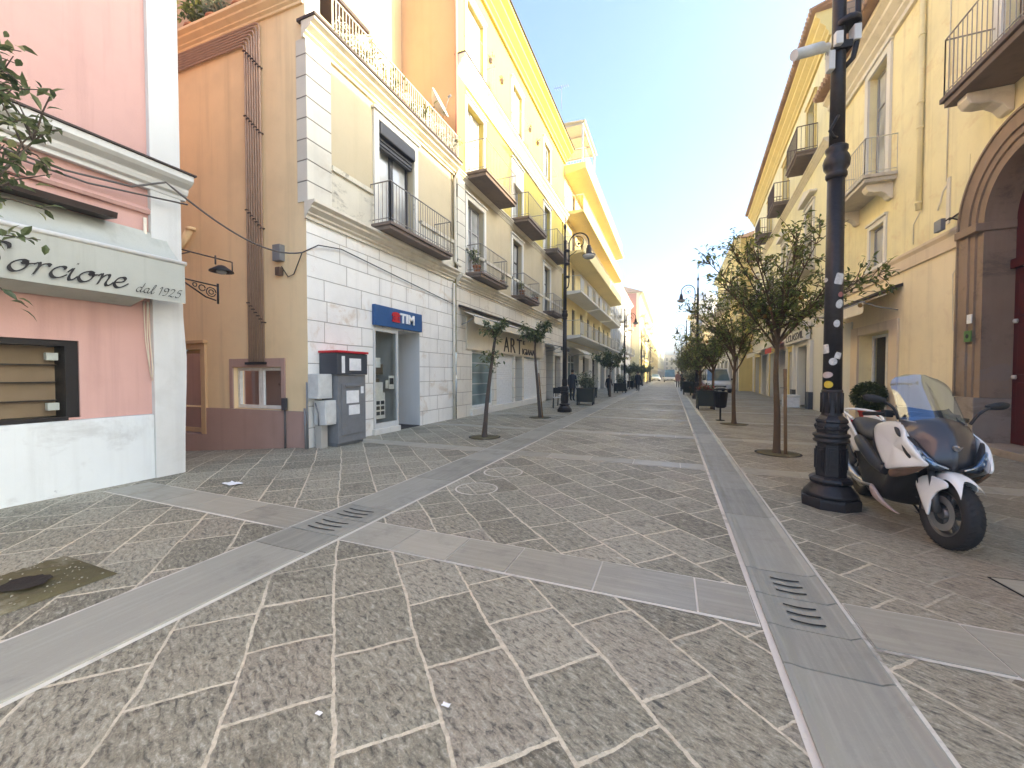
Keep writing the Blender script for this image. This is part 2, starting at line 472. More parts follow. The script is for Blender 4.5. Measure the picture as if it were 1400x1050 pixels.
M['portal_light'] = plaster('grey_brown_portal_base', (.36, .29, .23), .25, .4, bump=.6, stain=(.14, .11, .08), stain_amt=.6)
M['stone_slab'] = plaster('balcony_stone', (.22, .17, .14), .2, .4, stain=(.08, .06, .05), stain_amt=.5)
M['stone_pale'] = plaster('pale_balcony_stone', (.58, .53, .45), .15, .4, stain=(.2, .17, .13), stain_amt=.6)
M['iron'] = simple('black_iron', (.022, .020, .020), .45, .3, bump=.15, nscale=30)
M['lamp_iron'] = simple('painted_cast_iron', (.028, .024, .024), .42, .2, bump=.35, nscale=24, var=.3)
M['rail_white'] = simple('pale_painted_railing', (.55, .52, .46), .55, .1, nscale=20)
M['rail_beige'] = simple('beige_painted_railing', (.40, .35, .29), .5, .2, nscale=20)
M['glass_shop'] = glass_clear('shop_pane_glass', (.8, .85, .85), .05)
M['grit'] = simple('pale_grit', (.30, .27, .20), .9)
M['rail_grey'] = simple('grey_painted_railing', (.28, .26, .24), .5, .3, nscale=20)
M['frame_dark'] = simple('dark_window_frame', (.045, .042, .042), .45)
M['frame_brown'] = simple('brown_window_frame', (.12, .075, .05), .5)
M['frame_white'] = simple('white_window_frame', (.72, .71, .67), .5)
M['frame_grey'] = simple('grey_window_frame', (.32, .31, .30), .5)
M['glass'] = glass_dark('window_glass', (.10, .115, .12))
M['glass_pale'] = glass_dark('curtained_glass', (.42, .43, .42), .06)
M['glass_teal'] = glass_dark('shop_glass', (.16, .22, .22), .03)
M['glass_clear'] = glass_clear('clear_glass')
M['roller'] = simple('dark_roller_shutter', (.05, .05, .055), .5)
M['shutter_grey'] = simple('grey_shutter', (.36, .36, .36), .6)
M['shutter_brown'] = simple('brown_shutter', (.16, .10, .07), .6)
M['canvas'] = plaster('awning_canvas', (.44, .45, .40), .12, .5, bump=.1, stain=(.42, .43, .38), stain_amt=.5)
M['canvas_cream'] = plaster('cream_awning_canvas', (.74, .66, .52), .08, .25, bump=.1)
M['canvas_red'] = simple('red_awning_canvas', (.5, .05, .035), .8)
M['canvas_dark'] = simple('dark_awning_canvas', (.06, .055, .05), .8)
M['dark_metal'] = simple('dark_brown_metal', (.05, .035, .03), .5, .3)
M['black'] = simple('black_lettering', (.02, .018, .018), .6)
M['ink'] = simple('brown_black_lettering', (.05, .035, .03), .6)
M['blue_sign'] = simple('blue_sign_panel', (.015, .09, .24), .35, bump=0)
M['red_sign'] = simple('red_sign_emblem', (.55, .02, .03), .4, bump=0)
M['white_sign'] = simple('white_sign_letters', (.85, .85, .85), .4, bump=0)
M['grey_metal'] = simple('grey_painted_metal', (.20, .205, .21), .5, .1)
M['dark_grey_metal'] = simple('dark_grey_painted_metal', (.06, .065, .075), .45, .1)
M['box_white'] = simple('white_meter_box', (.62, .63, .60), .55)
M['concrete'] = plaster('concrete', (.46, .43, .38), .15, .3)
M['lead'] = simple('weathered_copper_pipe', (.44, .31, .23), .55, .2, nscale=5)
M['terracotta'] = simple('terracotta', (.42, .17, .08), .8)
M['tile'] = plaster('roof_tile', (.42, .27, .18), .3, .4, stain=(.16, .12, .09), stain_amt=.6)
M['door_red'] = simple('dark_red_door', (.085, .012, .012), .5, nscale=6, var=.3)
M['interior'] = simple('dim_shop_interior', (.14, .11, .08), .8)
M['interior_dark'] = simple('dark_interior', (.035, .03, .028), .85)
M['cardboard'] = plaster('cardboard_sheets', (.30, .20, .13), .2, .2)
M['paper'] = simple('white_paper', (.8, .8, .78), .7, bump=0)
M['cable'] = simple('grey_cable', (.10, .09, .085), .6)
M['cable_dark'] = simple('dark_cable', (.03, .028, .026), .6)
M['yellow_wall_in'] = plaster('ochre_inner_wall', (.45, .29, .05), .2, .2)

# ------------------------------------------------------------------ ground materials
def paving_mat():
    m = NT('lava_stone_paving'); o = m.obj()
    lo = m.noise(o, 1.1, 3).outputs[1]; hi = m.noise(o, 19, 4, .65).outputs[1]
    v = m.n('ShaderNodeVectorMath', {'operation': 'MULTIPLY_ADD'}, i0=lo, i1=(.10, .10, 0), i2=o).outputs[0]
    v = m.n('ShaderNodeVectorMath', {'operation': 'MULTIPLY_ADD'}, i0=hi, i1=(.022, .022, 0), i2=v).outputs[0]
    v = m.n('ShaderNodeMapping', {'vector_type': 'POINT'}, Vector=v, Location=(.13, .02, 0), Rotation=(0, 0, R(-135))).outputs[0]
    br = m.n('ShaderNodeTexBrick', {'offset': .45, 'offset_frequency': 2, 'squash': .78, 'squash_frequency': 3}, Vector=v, Color1=(1, 1, 1, 1), Color2=(0, 0, 0, 1), Mortar=(.5, .5, .5, 1),
             Scale=1.0, Mortar_Size=m.ramp(m.noise(o, 1.9, 3).outputs[0], [(.3, .006), (.62, .012), (.75, .018)]), Mortar_Smooth=.3, Bias=0.0, Brick_Width=.58, Row_Height=.42)
    # per-slab tone
    tone = m.ramp(br.outputs[0], [(0, (.20, .18, .125)), (.3, (.285, .262, .188)), (.6, (.34, .31, .225)), (.85, (.41, .375, .28)), (1, (.32, .275, .205))])
    big = m.noise(o, .33, 4).outputs[0]
    tone = m.mix(m.ramp(big, [(.35, 0.0), (.7, .45)]), tone, (.25, .215, .145))
    # chisel marks: rotated stretched noise, two scales
    ch = m.noise(m.scale(m.n('ShaderNodeMapping', None, Vector=o, Rotation=(0, 0, R(25))).outputs[0], (1, 2.6, 1)), 17, 5, .68, .6).outputs[0]
    fine = m.noise(o, 85, 3, .7).outputs[0]
    cc = m.mix(m.ramp(ch, [(.34, .9), (.5, 0.0)]), tone, (.055, .05, .043))
    cc = m.mix(m.ramp(ch, [(.53, 0.0), (.68, .9)]), cc, (.50, .465, .37))
    cc = m.mix(m.ramp(fine, [(.3, .35), (.55, 0.0)]), cc, (.05, .045, .04))
    cc = m.mix(m.ramp(fine, [(.56, 0.0), (.72, .55)]), cc, (.54, .5, .4))
    # blotches of dirt, moss and spilled lime
    st = m.noise(o, 1.7, 7, .68, .5).outputs[0]
    cc = m.mix(m.ramp(st, [(.57, 0.0), (.68, .5)]), cc, (.085, .075, .05))
    lime = m.noise(o, 2.6, 8, .75, .4).outputs[0]
    # joints: pale lime mortar, worn away here and there
    wear = m.noise(o, .8, 6, .65).outputs[0]
    jc = m.ramp(m.noise(o, 30, 4, .7).outputs[0], [(.3, (.44, .38, .27)), (.6, (.68, .60, .45))])
    jc = m.mix(m.ramp(wear, [(.54, 0.0), (.66, .75)]), jc, (.2, .18, .14))
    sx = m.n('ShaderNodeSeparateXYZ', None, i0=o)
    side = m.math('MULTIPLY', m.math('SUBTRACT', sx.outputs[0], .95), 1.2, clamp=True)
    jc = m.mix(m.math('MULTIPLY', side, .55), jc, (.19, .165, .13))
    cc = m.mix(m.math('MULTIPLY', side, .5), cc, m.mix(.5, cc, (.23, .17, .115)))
    # crumbled mortar spreading over slab edges
    br2 = m.n('ShaderNodeTexBrick', {'offset': .45, 'offset_frequency': 2, 'squash': .78, 'squash_frequency': 3}, Vector=v, Color1=(1, 1, 1, 1), Color2=(0, 0, 0, 1), Mortar=(.5, .5, .5, 1),
              Scale=1.0, Mortar_Size=.035, Mortar_Smooth=1.0, Bias=0.0, Brick_Width=.58, Row_Height=.42)
    halo = m.math('MULTIPLY', br2.outputs[1], m.ramp(lime, [(.56, 0.0), (.68, .55)]))
    cc = m.mix(halo, cc, (.55, .51, .44))
    cc = m.mix(br.outputs[1], cc, jc)
    h = m.math('ADD', m.math('MULTIPLY', ch, 1.1), m.math('MULTIPLY', fine, .3))
    h = m.math('SUBTRACT', h, m.math('MULTIPLY', br2.outputs[1], .55))
    h = m.math('ADD', h, m.math('MULTIPLY', br.outputs[0], 1.2))
    rr = m.ramp(big, [(.3, .5), (.7, .68)])
    m.bsdf(cc, rr, m.bump(h, .75, .014), spec=.45)
    return m.mat

def smooth_stone(name, c, streak_axis=1):
    m = NT(name); o = m.obj()
    isl = m.n('ShaderNodeNewGeometry').outputs['Random Per Island']
    base = m.ramp(isl, [(0, dk(c, .82)), (.5, c), (1, dk(c, 1.16))])
    sc = (14, .7, 1) if streak_axis == 1 else (.7, 14, 1)
    st = m.noise(m.scale(o, sc), 2.0, 5, .65).outputs[0]
    cc = m.mix(m.ramp(st, [(.45, 0.0), (.75, .45)]), base, dk(c, 1.5))
    n2 = m.noise(o, 2.2, 7, .7, .3).outputs[0]
    cc = m.mix(m.ramp(n2, [(.55, 0.0), (.7, .55)]), cc, dk(c, .62))
    f = m.noise(o, 70, 3, .7).outputs[0]
    cc = m.mix(m.ramp(f, [(.6, 0.0), (.8, .35)]), cc, dk(c, 1.7))
    m.bsdf(cc, m.ramp(n2, [(.3, .36), (.7, .58)]), m.bump(m.math('ADD', f, m.math('MULTIPLY', st, .8)), .22, .006), spec=.5)
    return m.mat
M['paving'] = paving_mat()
M['kerb'] = smooth_stone('smooth_grey_stone', (.28, .27, .222), 1)
M['band'] = smooth_stone('smooth_beige_grey_stone', (.31, .288, .228), 0)
M['mortar'] = plaster('lime_mortar', (.66, .61, .52), .3, .1, bump=.6, stain=(.22, .19, .15), stain_amt=.8)
M['slot'] = simple('drain_slot_dark', (.008, .008, .008), .8, bump=0)
M['soil'] = plaster('mossy_soil', (.12, .10, .05), .45, .1, bump=1.0, stain=(.32, .29, .21), stain_amt=.75)
M['hole_shade'] = plaster('hole_shade_soil', (.03, .022, .017), .4, .1, bump=1.0, stain=(.09, .07, .04), stain_amt=.4)

# ------------------------------------------------------------------ ground
def build_ground():
    xs = [-400, -60, -14, -12, -10, -8, -6.85, -4, 0, 4, 8, 20, 60, 400]
    ys = [-60, -10, 0, 2, 3.55, 5.75, 8, 12, 20, 30, 45, 60, 90, 150, 300, 900]
    mb = MB()
    def hz(x, y): return -.085 * max(0.0, min(6.0, -6.85 - x)) if y < 9 else 0.0
    vs_ = [(x, y, hz(x, y)) for y in ys for x in xs]; k = len(xs)
    mb.add(vs_, [(j * k + i, j * k + i + 1, (j + 1) * k + i + 1, (j + 1) * k + i) for j in range(len(ys) - 1) for i in range(k - 1)])
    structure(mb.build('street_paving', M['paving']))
    # smooth drain strips along the street: bed of mortar, slabs on it
    rg = random.Random(3)
    for x0, x1, nm in ((-3.32, -2.72, 'drain_strip'), (.53, .97, 'drain_strip')):
        bed = MB(); bed.quad((x0 - .035, -6, .003), (x1 + .035, -6, .003), (x1 + .035, 330, .003), (x0 - .035, 330, .003))
        structure(bed.build('mortar_bed', M['mortar'], recalc=False))
        mb = MB(); y = -6.0; marks = [2.30, 2.64, 2.99, 3.36]
        while y < 320:
            L = rg.uniform(.85, 1.45) if y < 70 else 6.0
            nxt = y + L
            for mk in marks:
                if y < mk - .02 < nxt or (y < mk and nxt > mk - .35 and nxt < mk): nxt = mk; break
            a, b = y + .006, nxt - .006; h = .011 + rg.uniform(-.001, .001)
            if x0 > 0:
                prof = [(x0, .004), (x0, h + .006), (x0 + .03, h + .008), (x0 + .08, h), (x1 - .12, h), (x1 - .055, h + .0), (x1 - .012, h + .020), (x1, h + .014), (x1, .004)]
            else:
                prof = [(x0, .004), (x0, h), (x0 + .014, h + .004), (x0 + .3, h), (x1 - .014, h + .004), (x1, h), (x1, .004)]
            mb.add([(x, a, z) for x, z in prof] + [(x, b, z) for x, z in prof],
                   [(i, i + 1, len(prof) + i + 1, len(prof) + i) for i in range(len(prof) - 1)] + [tuple(range(len(prof))), tuple(range(2 * len(prof) - 1, len(prof) - 1, -1))])
            y = nxt
        structure(mb.build(nm, M['kerb']))
        # drain grates: three curved slots per slab, flat strips with their shade put into the colour
        for y0 in (2.64, 2.99):
            g = MB()
            for q in range(3):
                yc = y0 + .085 + q * .085 + (0.0)
                for t in range(6):
                    f0, f1 = t / 6, (t + 1) / 6
                    xa, xb = x0 + .13 + f0 * (x1 - x0 - .27), x0 + .13 + f1 * (x1 - x0 - .27)
                    ba, bb = -.014 * math.sin(math.pi * f0), -.014 * math.sin(math.pi * f1)
                    zt = .0175
                    g.quad((xa, yc + ba - .008, zt), (xb, yc + bb - .008, zt), (xb, yc + bb + .008, zt), (xa, yc + ba + .008, zt))
            ob = g.build('drain_slot', M['slot'], recalc=False)
            ob['kind'] = 'structure'
    # cross bands of smooth slabs every few metres
    k = 0; y = 2.62
    seq = [(2.62, 3.05), (6.62, 6.98), (9.72, 10.08)] + [(13.3 + 3.55 * i, 13.64 + 3.55 * i) for i in range(40)]
    bed = MB(); mb = MB()
    for ya, yb in seq:
        for xa, xb in ((-6.5, -3.36), (-2.68, .49), (1.01, 5.5)):
            bed.quad((xa, ya - .02, .0035), (xb, ya - .02, .0035), (xb, yb + .02, .0035), (xa, yb + .02, .0035))
            x = xa
            while x < xb - .05:
                L = min(rg.uniform(.45, .85), xb - x)
                if xb - x - L < .3: L = xb - x
                mb.box(W0, x + .006, x + L - .006, ya + rg.uniform(-.006, .006), yb + rg.uniform(-.006, .006), .004, .0085 + rg.uniform(-.001, .001))
                x += L
    structure(bed.build('band_bed', M['mortar'], recalc=False))
    structure(mb.build('paving_band', M['band']))
    # pale paved strip at the foot of the left facades
build_ground()

def round_cover(x, y, r, label):
    t = thing('manhole_cover', label, 'manhole cover', (x, y, 0), 'round covers in the centre lane')
    a = MB(); n = 40
    for i in range(n):
        t0, t1 = 2 * math.pi * i / n, 2 * math.pi * (i + 1) / n
        for r0, r1 in ((r, r + .022), (r * .86, r * .86 + .01)):
            a.quad(*[(x + q * math.cos(tt), y + q * math.sin(tt), .0045) for q, tt in ((r0, t0), (r1, t0), (r1, t1), (r0, t1))])
    a.build('rim', M['mortar'], t, recalc=False)
    b = MB(); b.lathe((x, y, 0), [(r * .995, .001), (r * .995, .004), (r * .98, .006), (.001, .006)], 40, smooth=False)
    b.build('disc', M['paving'], t)
    # the rim sits just above the disc
    return t
round_cover(-2.30, 5.35, .27, 'round stone manhole cover with pale rim, farther one beside the left drain strip')
round_cover(-2.28, 4.45, .25, 'round stone manhole cover with pale rim, nearer one beside the left drain strip')

def tree_pit():
    t = thing('tree_pit', 'square bare tree pit of mossy soil with a dark hole in the left foreground', 'tree pit', (-3.95, 1.3, 0))
    mb = MB(); n = 26; x0, x1, y0, y1 = -4.45, -3.72, .78, 1.56
    rg = random.Random(5)
    def h(x, y):
        d = math.hypot(x + 4.05, (y - 1.22) * 1.1)
        return .011 + .016 * rg.random() - (0.0 if d > .16 else .0) + .012 * max(0, 1 - abs(d - .24) / .1)
    vs_ = [(x0 + (x1 - x0) * i / n, y0 + (y1 - y0) * j / n, h(x0 + (x1 - x0) * i / n, y0 + (y1 - y0) * j / n)) for j in range(n + 1) for i in range(n + 1)]
    vs_ = [(x, y, .004 if (abs(x - x0) < .001 or abs(x - x1) < .001 or abs(y - y0) < .001 or abs(y - y1) < .001) else z) for x, y, z in vs_]
    mb.add(vs_, [(j * (n + 1) + i, j * (n + 1) + i + 1, (j + 1) * (n + 1) + i + 1, (j + 1) * (n + 1) + i) for j in range(n) for i in range(n)], 0, True)
    mb.build('soil', M['soil'], t)
    hb = MB(); k = 26; ring = [(-4.05 + (.12 + .03 * rg.random()) * math.cos(2 * math.pi * q / k), 1.22 + (.10 + .025 * rg.random()) * math.sin(2 * math.pi * q / k)) for q in range(k)]
    hb.add([(x, y, .034 + .01 * rg.random()) for x, y in ring] + [(-4.05 + (x + 4.05) * .7, 1.22 + (y - 1.22) * .7, .03) for x, y in ring] + [(-4.05, 1.22, .028)], [(q, (q + 1) % k, k + (q + 1) % k, k + q) for q in range(k)] + [(k + q, k + (q + 1) % k, 2 * k) for q in range(k)], 0, True)
    hb.build('hole', M['hole_shade'], t)  # flat dark patch on the soil, the hole's shade put into its colour
    cb = MB()
    for q in range(160):
        x, y = rg.uniform(x0 + .02, x1 - .02), rg.uniform(y0 + .02, y1 - .02)
        if math.hypot(x + 4.05, y - 1.22) < .15: continue
        r = rg.uniform(.003, .008); cb.lathe((x, y, h(x, y) + .004), [(.001, -r * .6), (r, 0), (r * .6, r * .6), (.001, r * .7)], 5, smooth=False)
    o = cb.build('gravel', M['grit'], t); o['kind'] = 'stuff'
tree_pit()
def iron_cover():
    t = thing('access_cover', 'rectangular stone access cover with dark joint near the scooter wheel', 'access cover', (2.3, 3.55, 0))
    mb = MB(); fr = Fr((2.18, 3.35, 0), (1, .12), (-.12, 1))
    mb.box(fr, 0, .62, 0, .5, .001, .008); mb.build('slab', M['band'], t)
    f = MB()
    for a, b, c, d in ((-.013, .633, -.013, -.003), (-.013, .633, .503, .513), (-.013, -.003, -.003, .503), (.623, .633, -.003, .503)):
        f.box(fr, a, b, c, d, .001, .006)
    f.build('joint', M['slot'], t)
iron_cover()
def scraps():
    rg = random.Random(11)
    for i, (x, y, s, lb) in enumerate(((-5.35, 3.42, .14, 'crumpled white paper scrap on paving by the alley mouth'), (-0.90, 1.46, .022, 'small white paper bit on centre paving, right one'), (-1.38, 1.22, .018, 'small white paper bit beside the wide joint, left one'))):
        mb = MB(); n = 4
        vs_ = [(x + s * (a / n - .5) * 1.6 + rg.uniform(-.1, .1) * s, y + s * (b / n - .5) + rg.uniform(-.1, .1) * s, .008 + rg.random() * s * .12) for b in range(n + 1) for a in range(n + 1)]
        mb.add(vs_, [(b * 5 + a, b * 5 + a + 1, (b + 1) * 5 + a + 1, (b + 1) * 5 + a) for b in range(n) for a in range(n)])
        tag(mb.build('paper_scrap', M['paper'], recalc=False), lb, 'litter')
scraps()
# ================================================================== LEFT SIDE
# ------------------------------------------------------------------ pink building
def pink_building():
    t = thing('pink_building', 'pink plastered building with white corner pilaster and cornice at left edge', 'building', (-6.75, 0, 0))
    fr = Fr((-6.75, 0, 0), (0, 1), (1, 0))
    mb = MB(); grid_wall(mb, fr, -4, 3.28, .9, 11, [(.7, 2.515, .925, 1.86, .32)])  # wall stops short out of view, shaped to let more light in
    fe = Fr((-6.75, 3.6, 0), (-1, 0), (0, 1))
    mb.quad(fe(0, 0, -.2), fe(9, 0, -1.2), fe(9, 0, 11), fe(0, 0, 11))
    mb.quad(fr(-4, 0, 11), fr(3.6, 0, 11), fr(3.6, -9, 11), fr(-4, -9, 11))
    mb.quad(fr(-4, 0, 0), fr(-4, -9, 0), fr(-4, -9, 11), fr(-4, 0, 11))
    mb.build('wall', M['pink'], t)
    mb = MB(); mb.box(fr, -4, 3.24, -.1, .045, -.02, .895); mb.build('plinth', M['white_worn'], t, bevel=.01)
    mb = MB()
    prof = [(3.24, 0.0), (3.24, 11)]
    # slightly bellied pilaster
    zs = [0, .6, 1.3, 1.7, 2.3, 3.4, 5, 8, 11]; out = [3.595, 3.605, 3.63, 3.64, 3.605, 3.60, 3.60, 3.60, 3.60]
    ring = lambda z, b: [fr(3.24, .07, z), fr(b, .07, z), fr(b, -.4, z), fr(3.24, -.4, z)]
    mb.loft([ring(z, b) for z, b in zip(zs, out)], smooth=False)
    mb.build('pilaster', M['white_paint'], t)
    mb = MB()
    pf = [(.0, 4.0), (.08, 4.0), (.08, 4.05), (.13, 4.07), (.15, 4.12), (.15, 4.15), (.24, 4.2), (.28, 4.24), (.28, 4.32), (0, 4.32)]
    mb.profile(fr, pf, -4, 3.665)
    mb.build('cornice', M['white_paint'], t, bevel=.006)
    mb = MB(); mb.box(fr, -4, 3.69, -.02, .305, 4.323, 4.345); mb.build('flashing', M['dark_metal'], t)
    mb = MB(); mb.profile(fr, [(.0, 3.66), (.05, 3.66), (.07, 3.70), (.03, 3.74), (0, 3.76)], -4, 3.24); mb.build('string_moulding', M['pink'], t)
    # window with dark frame and shelves
    mb = MB(); d = -.3
    mb.box(fr, 2.40, 2.512, d, -.02, .928, 1.857); mb.box(fr, .7, 2.40, d, -.02, 1.79, 1.857); mb.box(fr, .7, 2.40, d, .03, .90, .945)
    w = mb.build('window', M['iron'], t)
    mb = MB(); mb.quad(fr(.7, d + .02, .94), fr(2.4, d + .02, .94), fr(2.4, d + .02, 1.79), fr(.7, d + .02, 1.79)); mb.build('cardboard_backing', M['cardboard'], w, recalc=False)
    mb = MB()
    for z in (1.14, 1.36, 1.57): mb.box(fr, .7, 2.39, d + .03, d + .1, z - .012, z + .004)
    mb.build('shutter_rail', M['dark_metal'], w)
    mb = MB(); mb.quad(fr(.7, -.07, .946), fr(2.4, -.07, .946), fr(2.4, -.07, 1.788), fr(.7, -.07, 1.788)); mb.build('pane', M['glass_clear'], w, recalc=False)
    mb = MB()
    for z in (1.06, 1.66): mb.box(fr, 2.28, 2.38, -.19, -.12, z - .04, z + .05, bev=.006)
    mb.build('bracket_box', M['white_paint'], w)
    # rusty downpipe beside pilaster and loose cables
    mb = MB(); mb.tube([fr(3.19, .03, 2.55), fr(3.19, .03, 3.6)], .02, 6)
    mb.tube([fr(3.18, .06, 2.45), fr(3.17, .07, 2.0), fr(3.19, .07, 1.5), fr(3.215, .07, 1.36), fr(3.225, .07, 1.5), fr(3.2, .06, 2.0), fr(3.19, .06, 2.45)], .006, 5)
    mb.tube([fr(3.14, .06, 2.45), fr(3.15, .07, 1.9), fr(3.20, .07, 1.42), fr(3.22, .07, 1.45)], .006, 5)
    mb.build('hanging_wire', M['canvas_cream'], t)
    return t
pink_building()

SCRIPT = {
 'S': ([[(1.05, 1.55), (.95, 1.85), (.6, 1.9), (.3, 1.6), (.45, 1.2), (.8, .85), (.85, .4), (.5, .02), (.1, .1), (-.1, .45), (.1, .6)]], 1.15),
 'o': ([[(.72, .9), (.45, 1.0), (.14, .7), (.06, .3), (.3, 0), (.6, .2), (.74, .6), (.64, .92), (.5, .85), (.62, .72), (.95, .82)]], .98),
 'r': ([[(0, .78), (.2, 1.0), (.26, .7), (.16, 0)], [(.2, .45), (.36, .85), (.58, 1.02), (.72, .9), (.66, .78)]], .82),
 'c': ([[(.62, .8), (.58, .98), (.38, 1.0), (.12, .7), (.05, .3), (.26, 0), (.55, .1), (.8, .4)]], .8),
 'i': ([[(-.02, .62), (.18, 1.0), (.12, .3), (.2, 0), (.38, .12), (.52, .4)], [(.27, 1.42), (.31, 1.5)]], .52),
 'n': ([[(0, .75), (.16, 1.0), (.2, .7), (.12, 0)], [(.16, .45), (.36, .9), (.55, 1.0), (.6, .75), (.52, .25), (.62, 0), (.8, .15), (.92, .4)]], .92),
 'e': ([[(.1, .42), (.45, .55), (.6, .8), (.46, 1.0), (.2, .85), (.05, .35), (.26, 0), (.55, .1), (.85, .5)]], .85),
 'd': ([[(.62, .85), (.42, 1.0), (.12, .7), (.06, .25), (.28, 0), (.55, .3), (.75, 1.0), (.9, 1.85)], [(.9, 1.85), (.66, .6), (.66, .05), (.85, .1), (1.0, .35)]], 1.02),
 'a': ([[(.62, .85), (.42, 1.0), (.12, .7), (.06, .25), (.28, 0), (.55, .3), (.7, 1.0)], [(.7, 1.0), (.6, .4), (.66, 0), (.82, .12), (.95, .4)]], .95),
 'l': ([[(0, .3), (.35, 1.1), (.5, 1.7), (.38, 1.85), (.22, 1.3), (.12, .4), (.22, 0), (.42, .12), (.55, .4)]], .56),
 ' ': ([], .5),
 '1': ([[(.08, 1.25), (.4, 1.65), (.25, 0)]], .62),
 '9': ([[(.75, 1.3), (.55, 1.6), (.2, 1.4), (.2, 1.0), (.45, .85), (.72, 1.15), (.8, 1.5), (.72, .7), (.45, .1), (.1, .05)]], .95),
 '2': ([[(.15, 1.25), (.35, 1.6), (.7, 1.5), (.68, 1.1), (.35, .5), (.05, .05), (.3, .12), (.6, -.02), (.85, .15)]], 1.0),
 '5': ([[(.85, 1.6), (.4, 1.58), (.25, 1.0), (.55, 1.02), (.75, .7), (.6, .15), (.25, 0), (.05, .2)]], .95),
}
def script_text(mb, fr, txt, u0, z0, xh, n, width, slant=.42, nib=R(40), adv=1.0):
    x = 0.0
    nx, nz = math.cos(nib) * width / 2, math.sin(nib) * width / 2
    q = 0
    for ch in txt:
        st, a = SCRIPT[ch]
        for s_ in st:
            pts = spline([(x + px + py * slant * .6, py) for px, py in s_], 6)
            P = [(u0 + px * xh * adv, z0 + py * xh) for px, py in pts]
            q += 1; off = n + .0004 * (q % 4)
            for (ua, za), (ub, zb) in zip(P[:-1], P[1:]):
                mb.quad(fr(ua - nx, off, za - nz), fr(ua + nx, off, za + nz), fr(ub + nx, off, zb + nz), fr(ub - nx, off, zb - nz))
                h = width * .12
                mb.quad(fr(ua - h, off + .0002, za + h), fr(ua + h, off + .0002, za - h), fr(ub + h, off + .0002, zb - h), fr(ub - h, off + .0002, zb + h))
        x += a
    return x * xh * adv

def pink_awning():
    t = thing('shop_awning', 'white canvas awning with black script lettering on the pink building', 'awning', (-6.75, 1.5, 3.0))
    fr = Fr((-6.75, 0, 0), (0, 1), (1, 0))
    # sagging top
    rows = []; nu = 22; rg = random.Random(4)
    for j in range(7):
        f = j / 6; row = []
        for i in range(nu + 1):
            u = -1.5 + 4.92 * i / nu
            sag = -.03 * math.sin(f * math.pi) * (1 + .9 * math.sin(i * 1.3) + .5 * math.sin(i * 2.9 + j)) - .05 * math.sin(f * math.pi)
            row.append(fr(u, .02 + .36 * f, 3.42 - .40 * f ** 1.15 + sag))
        rows.append(row)
    mb = MB(); mb.loft(rows, smooth=True, closed=False)
    # side flap
    mb.add([rows[j][-1] for j in range(7)] + [fr(3.42, .38, 2.9), fr(3.42, .02, 2.9)], [tuple(range(9))])
    mb.build('canopy', M['canvas'], t, recalc=False)
    mb = MB(); mb.tube([fr(-1.5, .40, 3.0), fr(3.47, .40, 3.0)], .032, 8); mb.build('front_bar', M['white_paint'], t)
    rows = []
    for j in range(5):
        f = j / 4
        rows.append([fr(-1.5 + 4.95 * i / 40, .412 + .012 * f * math.sin(i * .8), 2.985 - .545 * f) for i in range(41)])
    mb = MB(); mb.loft(rows, smooth=True, closed=False); v = mb.build('valance', M['canvas'], t, recalc=False)
    mb = MB()
    script_text(mb, fr, 'S', 1.60, 2.515, .15, .432, .040, adv=1.2)
    script_text(mb, fr, 'orcione', 1.83, 2.52, .135, .432, .038, adv=1.22)
    script_text(mb, fr, 'dal 1925', 2.885, 2.505, .066, .432, .015, adv=1.15)
    mb.build('lettering', M['black'], v, recalc=False)
    mb = MB(); mb.profile(fr, [(.0, 3.43), (.3, 3.40), (.32, 3.47), (0, 3.52)], -1.5, 2.78); mb.build('cover_board', M['dark_metal'], t)
    mb = MB(); mb.profile(fr, [(.05, 2.36), (.40, 2.44), (.40, 2.455), (.05, 2.375)], -1.5, 3.0); mb.build('inner_flap', M['canvas'], t)
pink_awning()

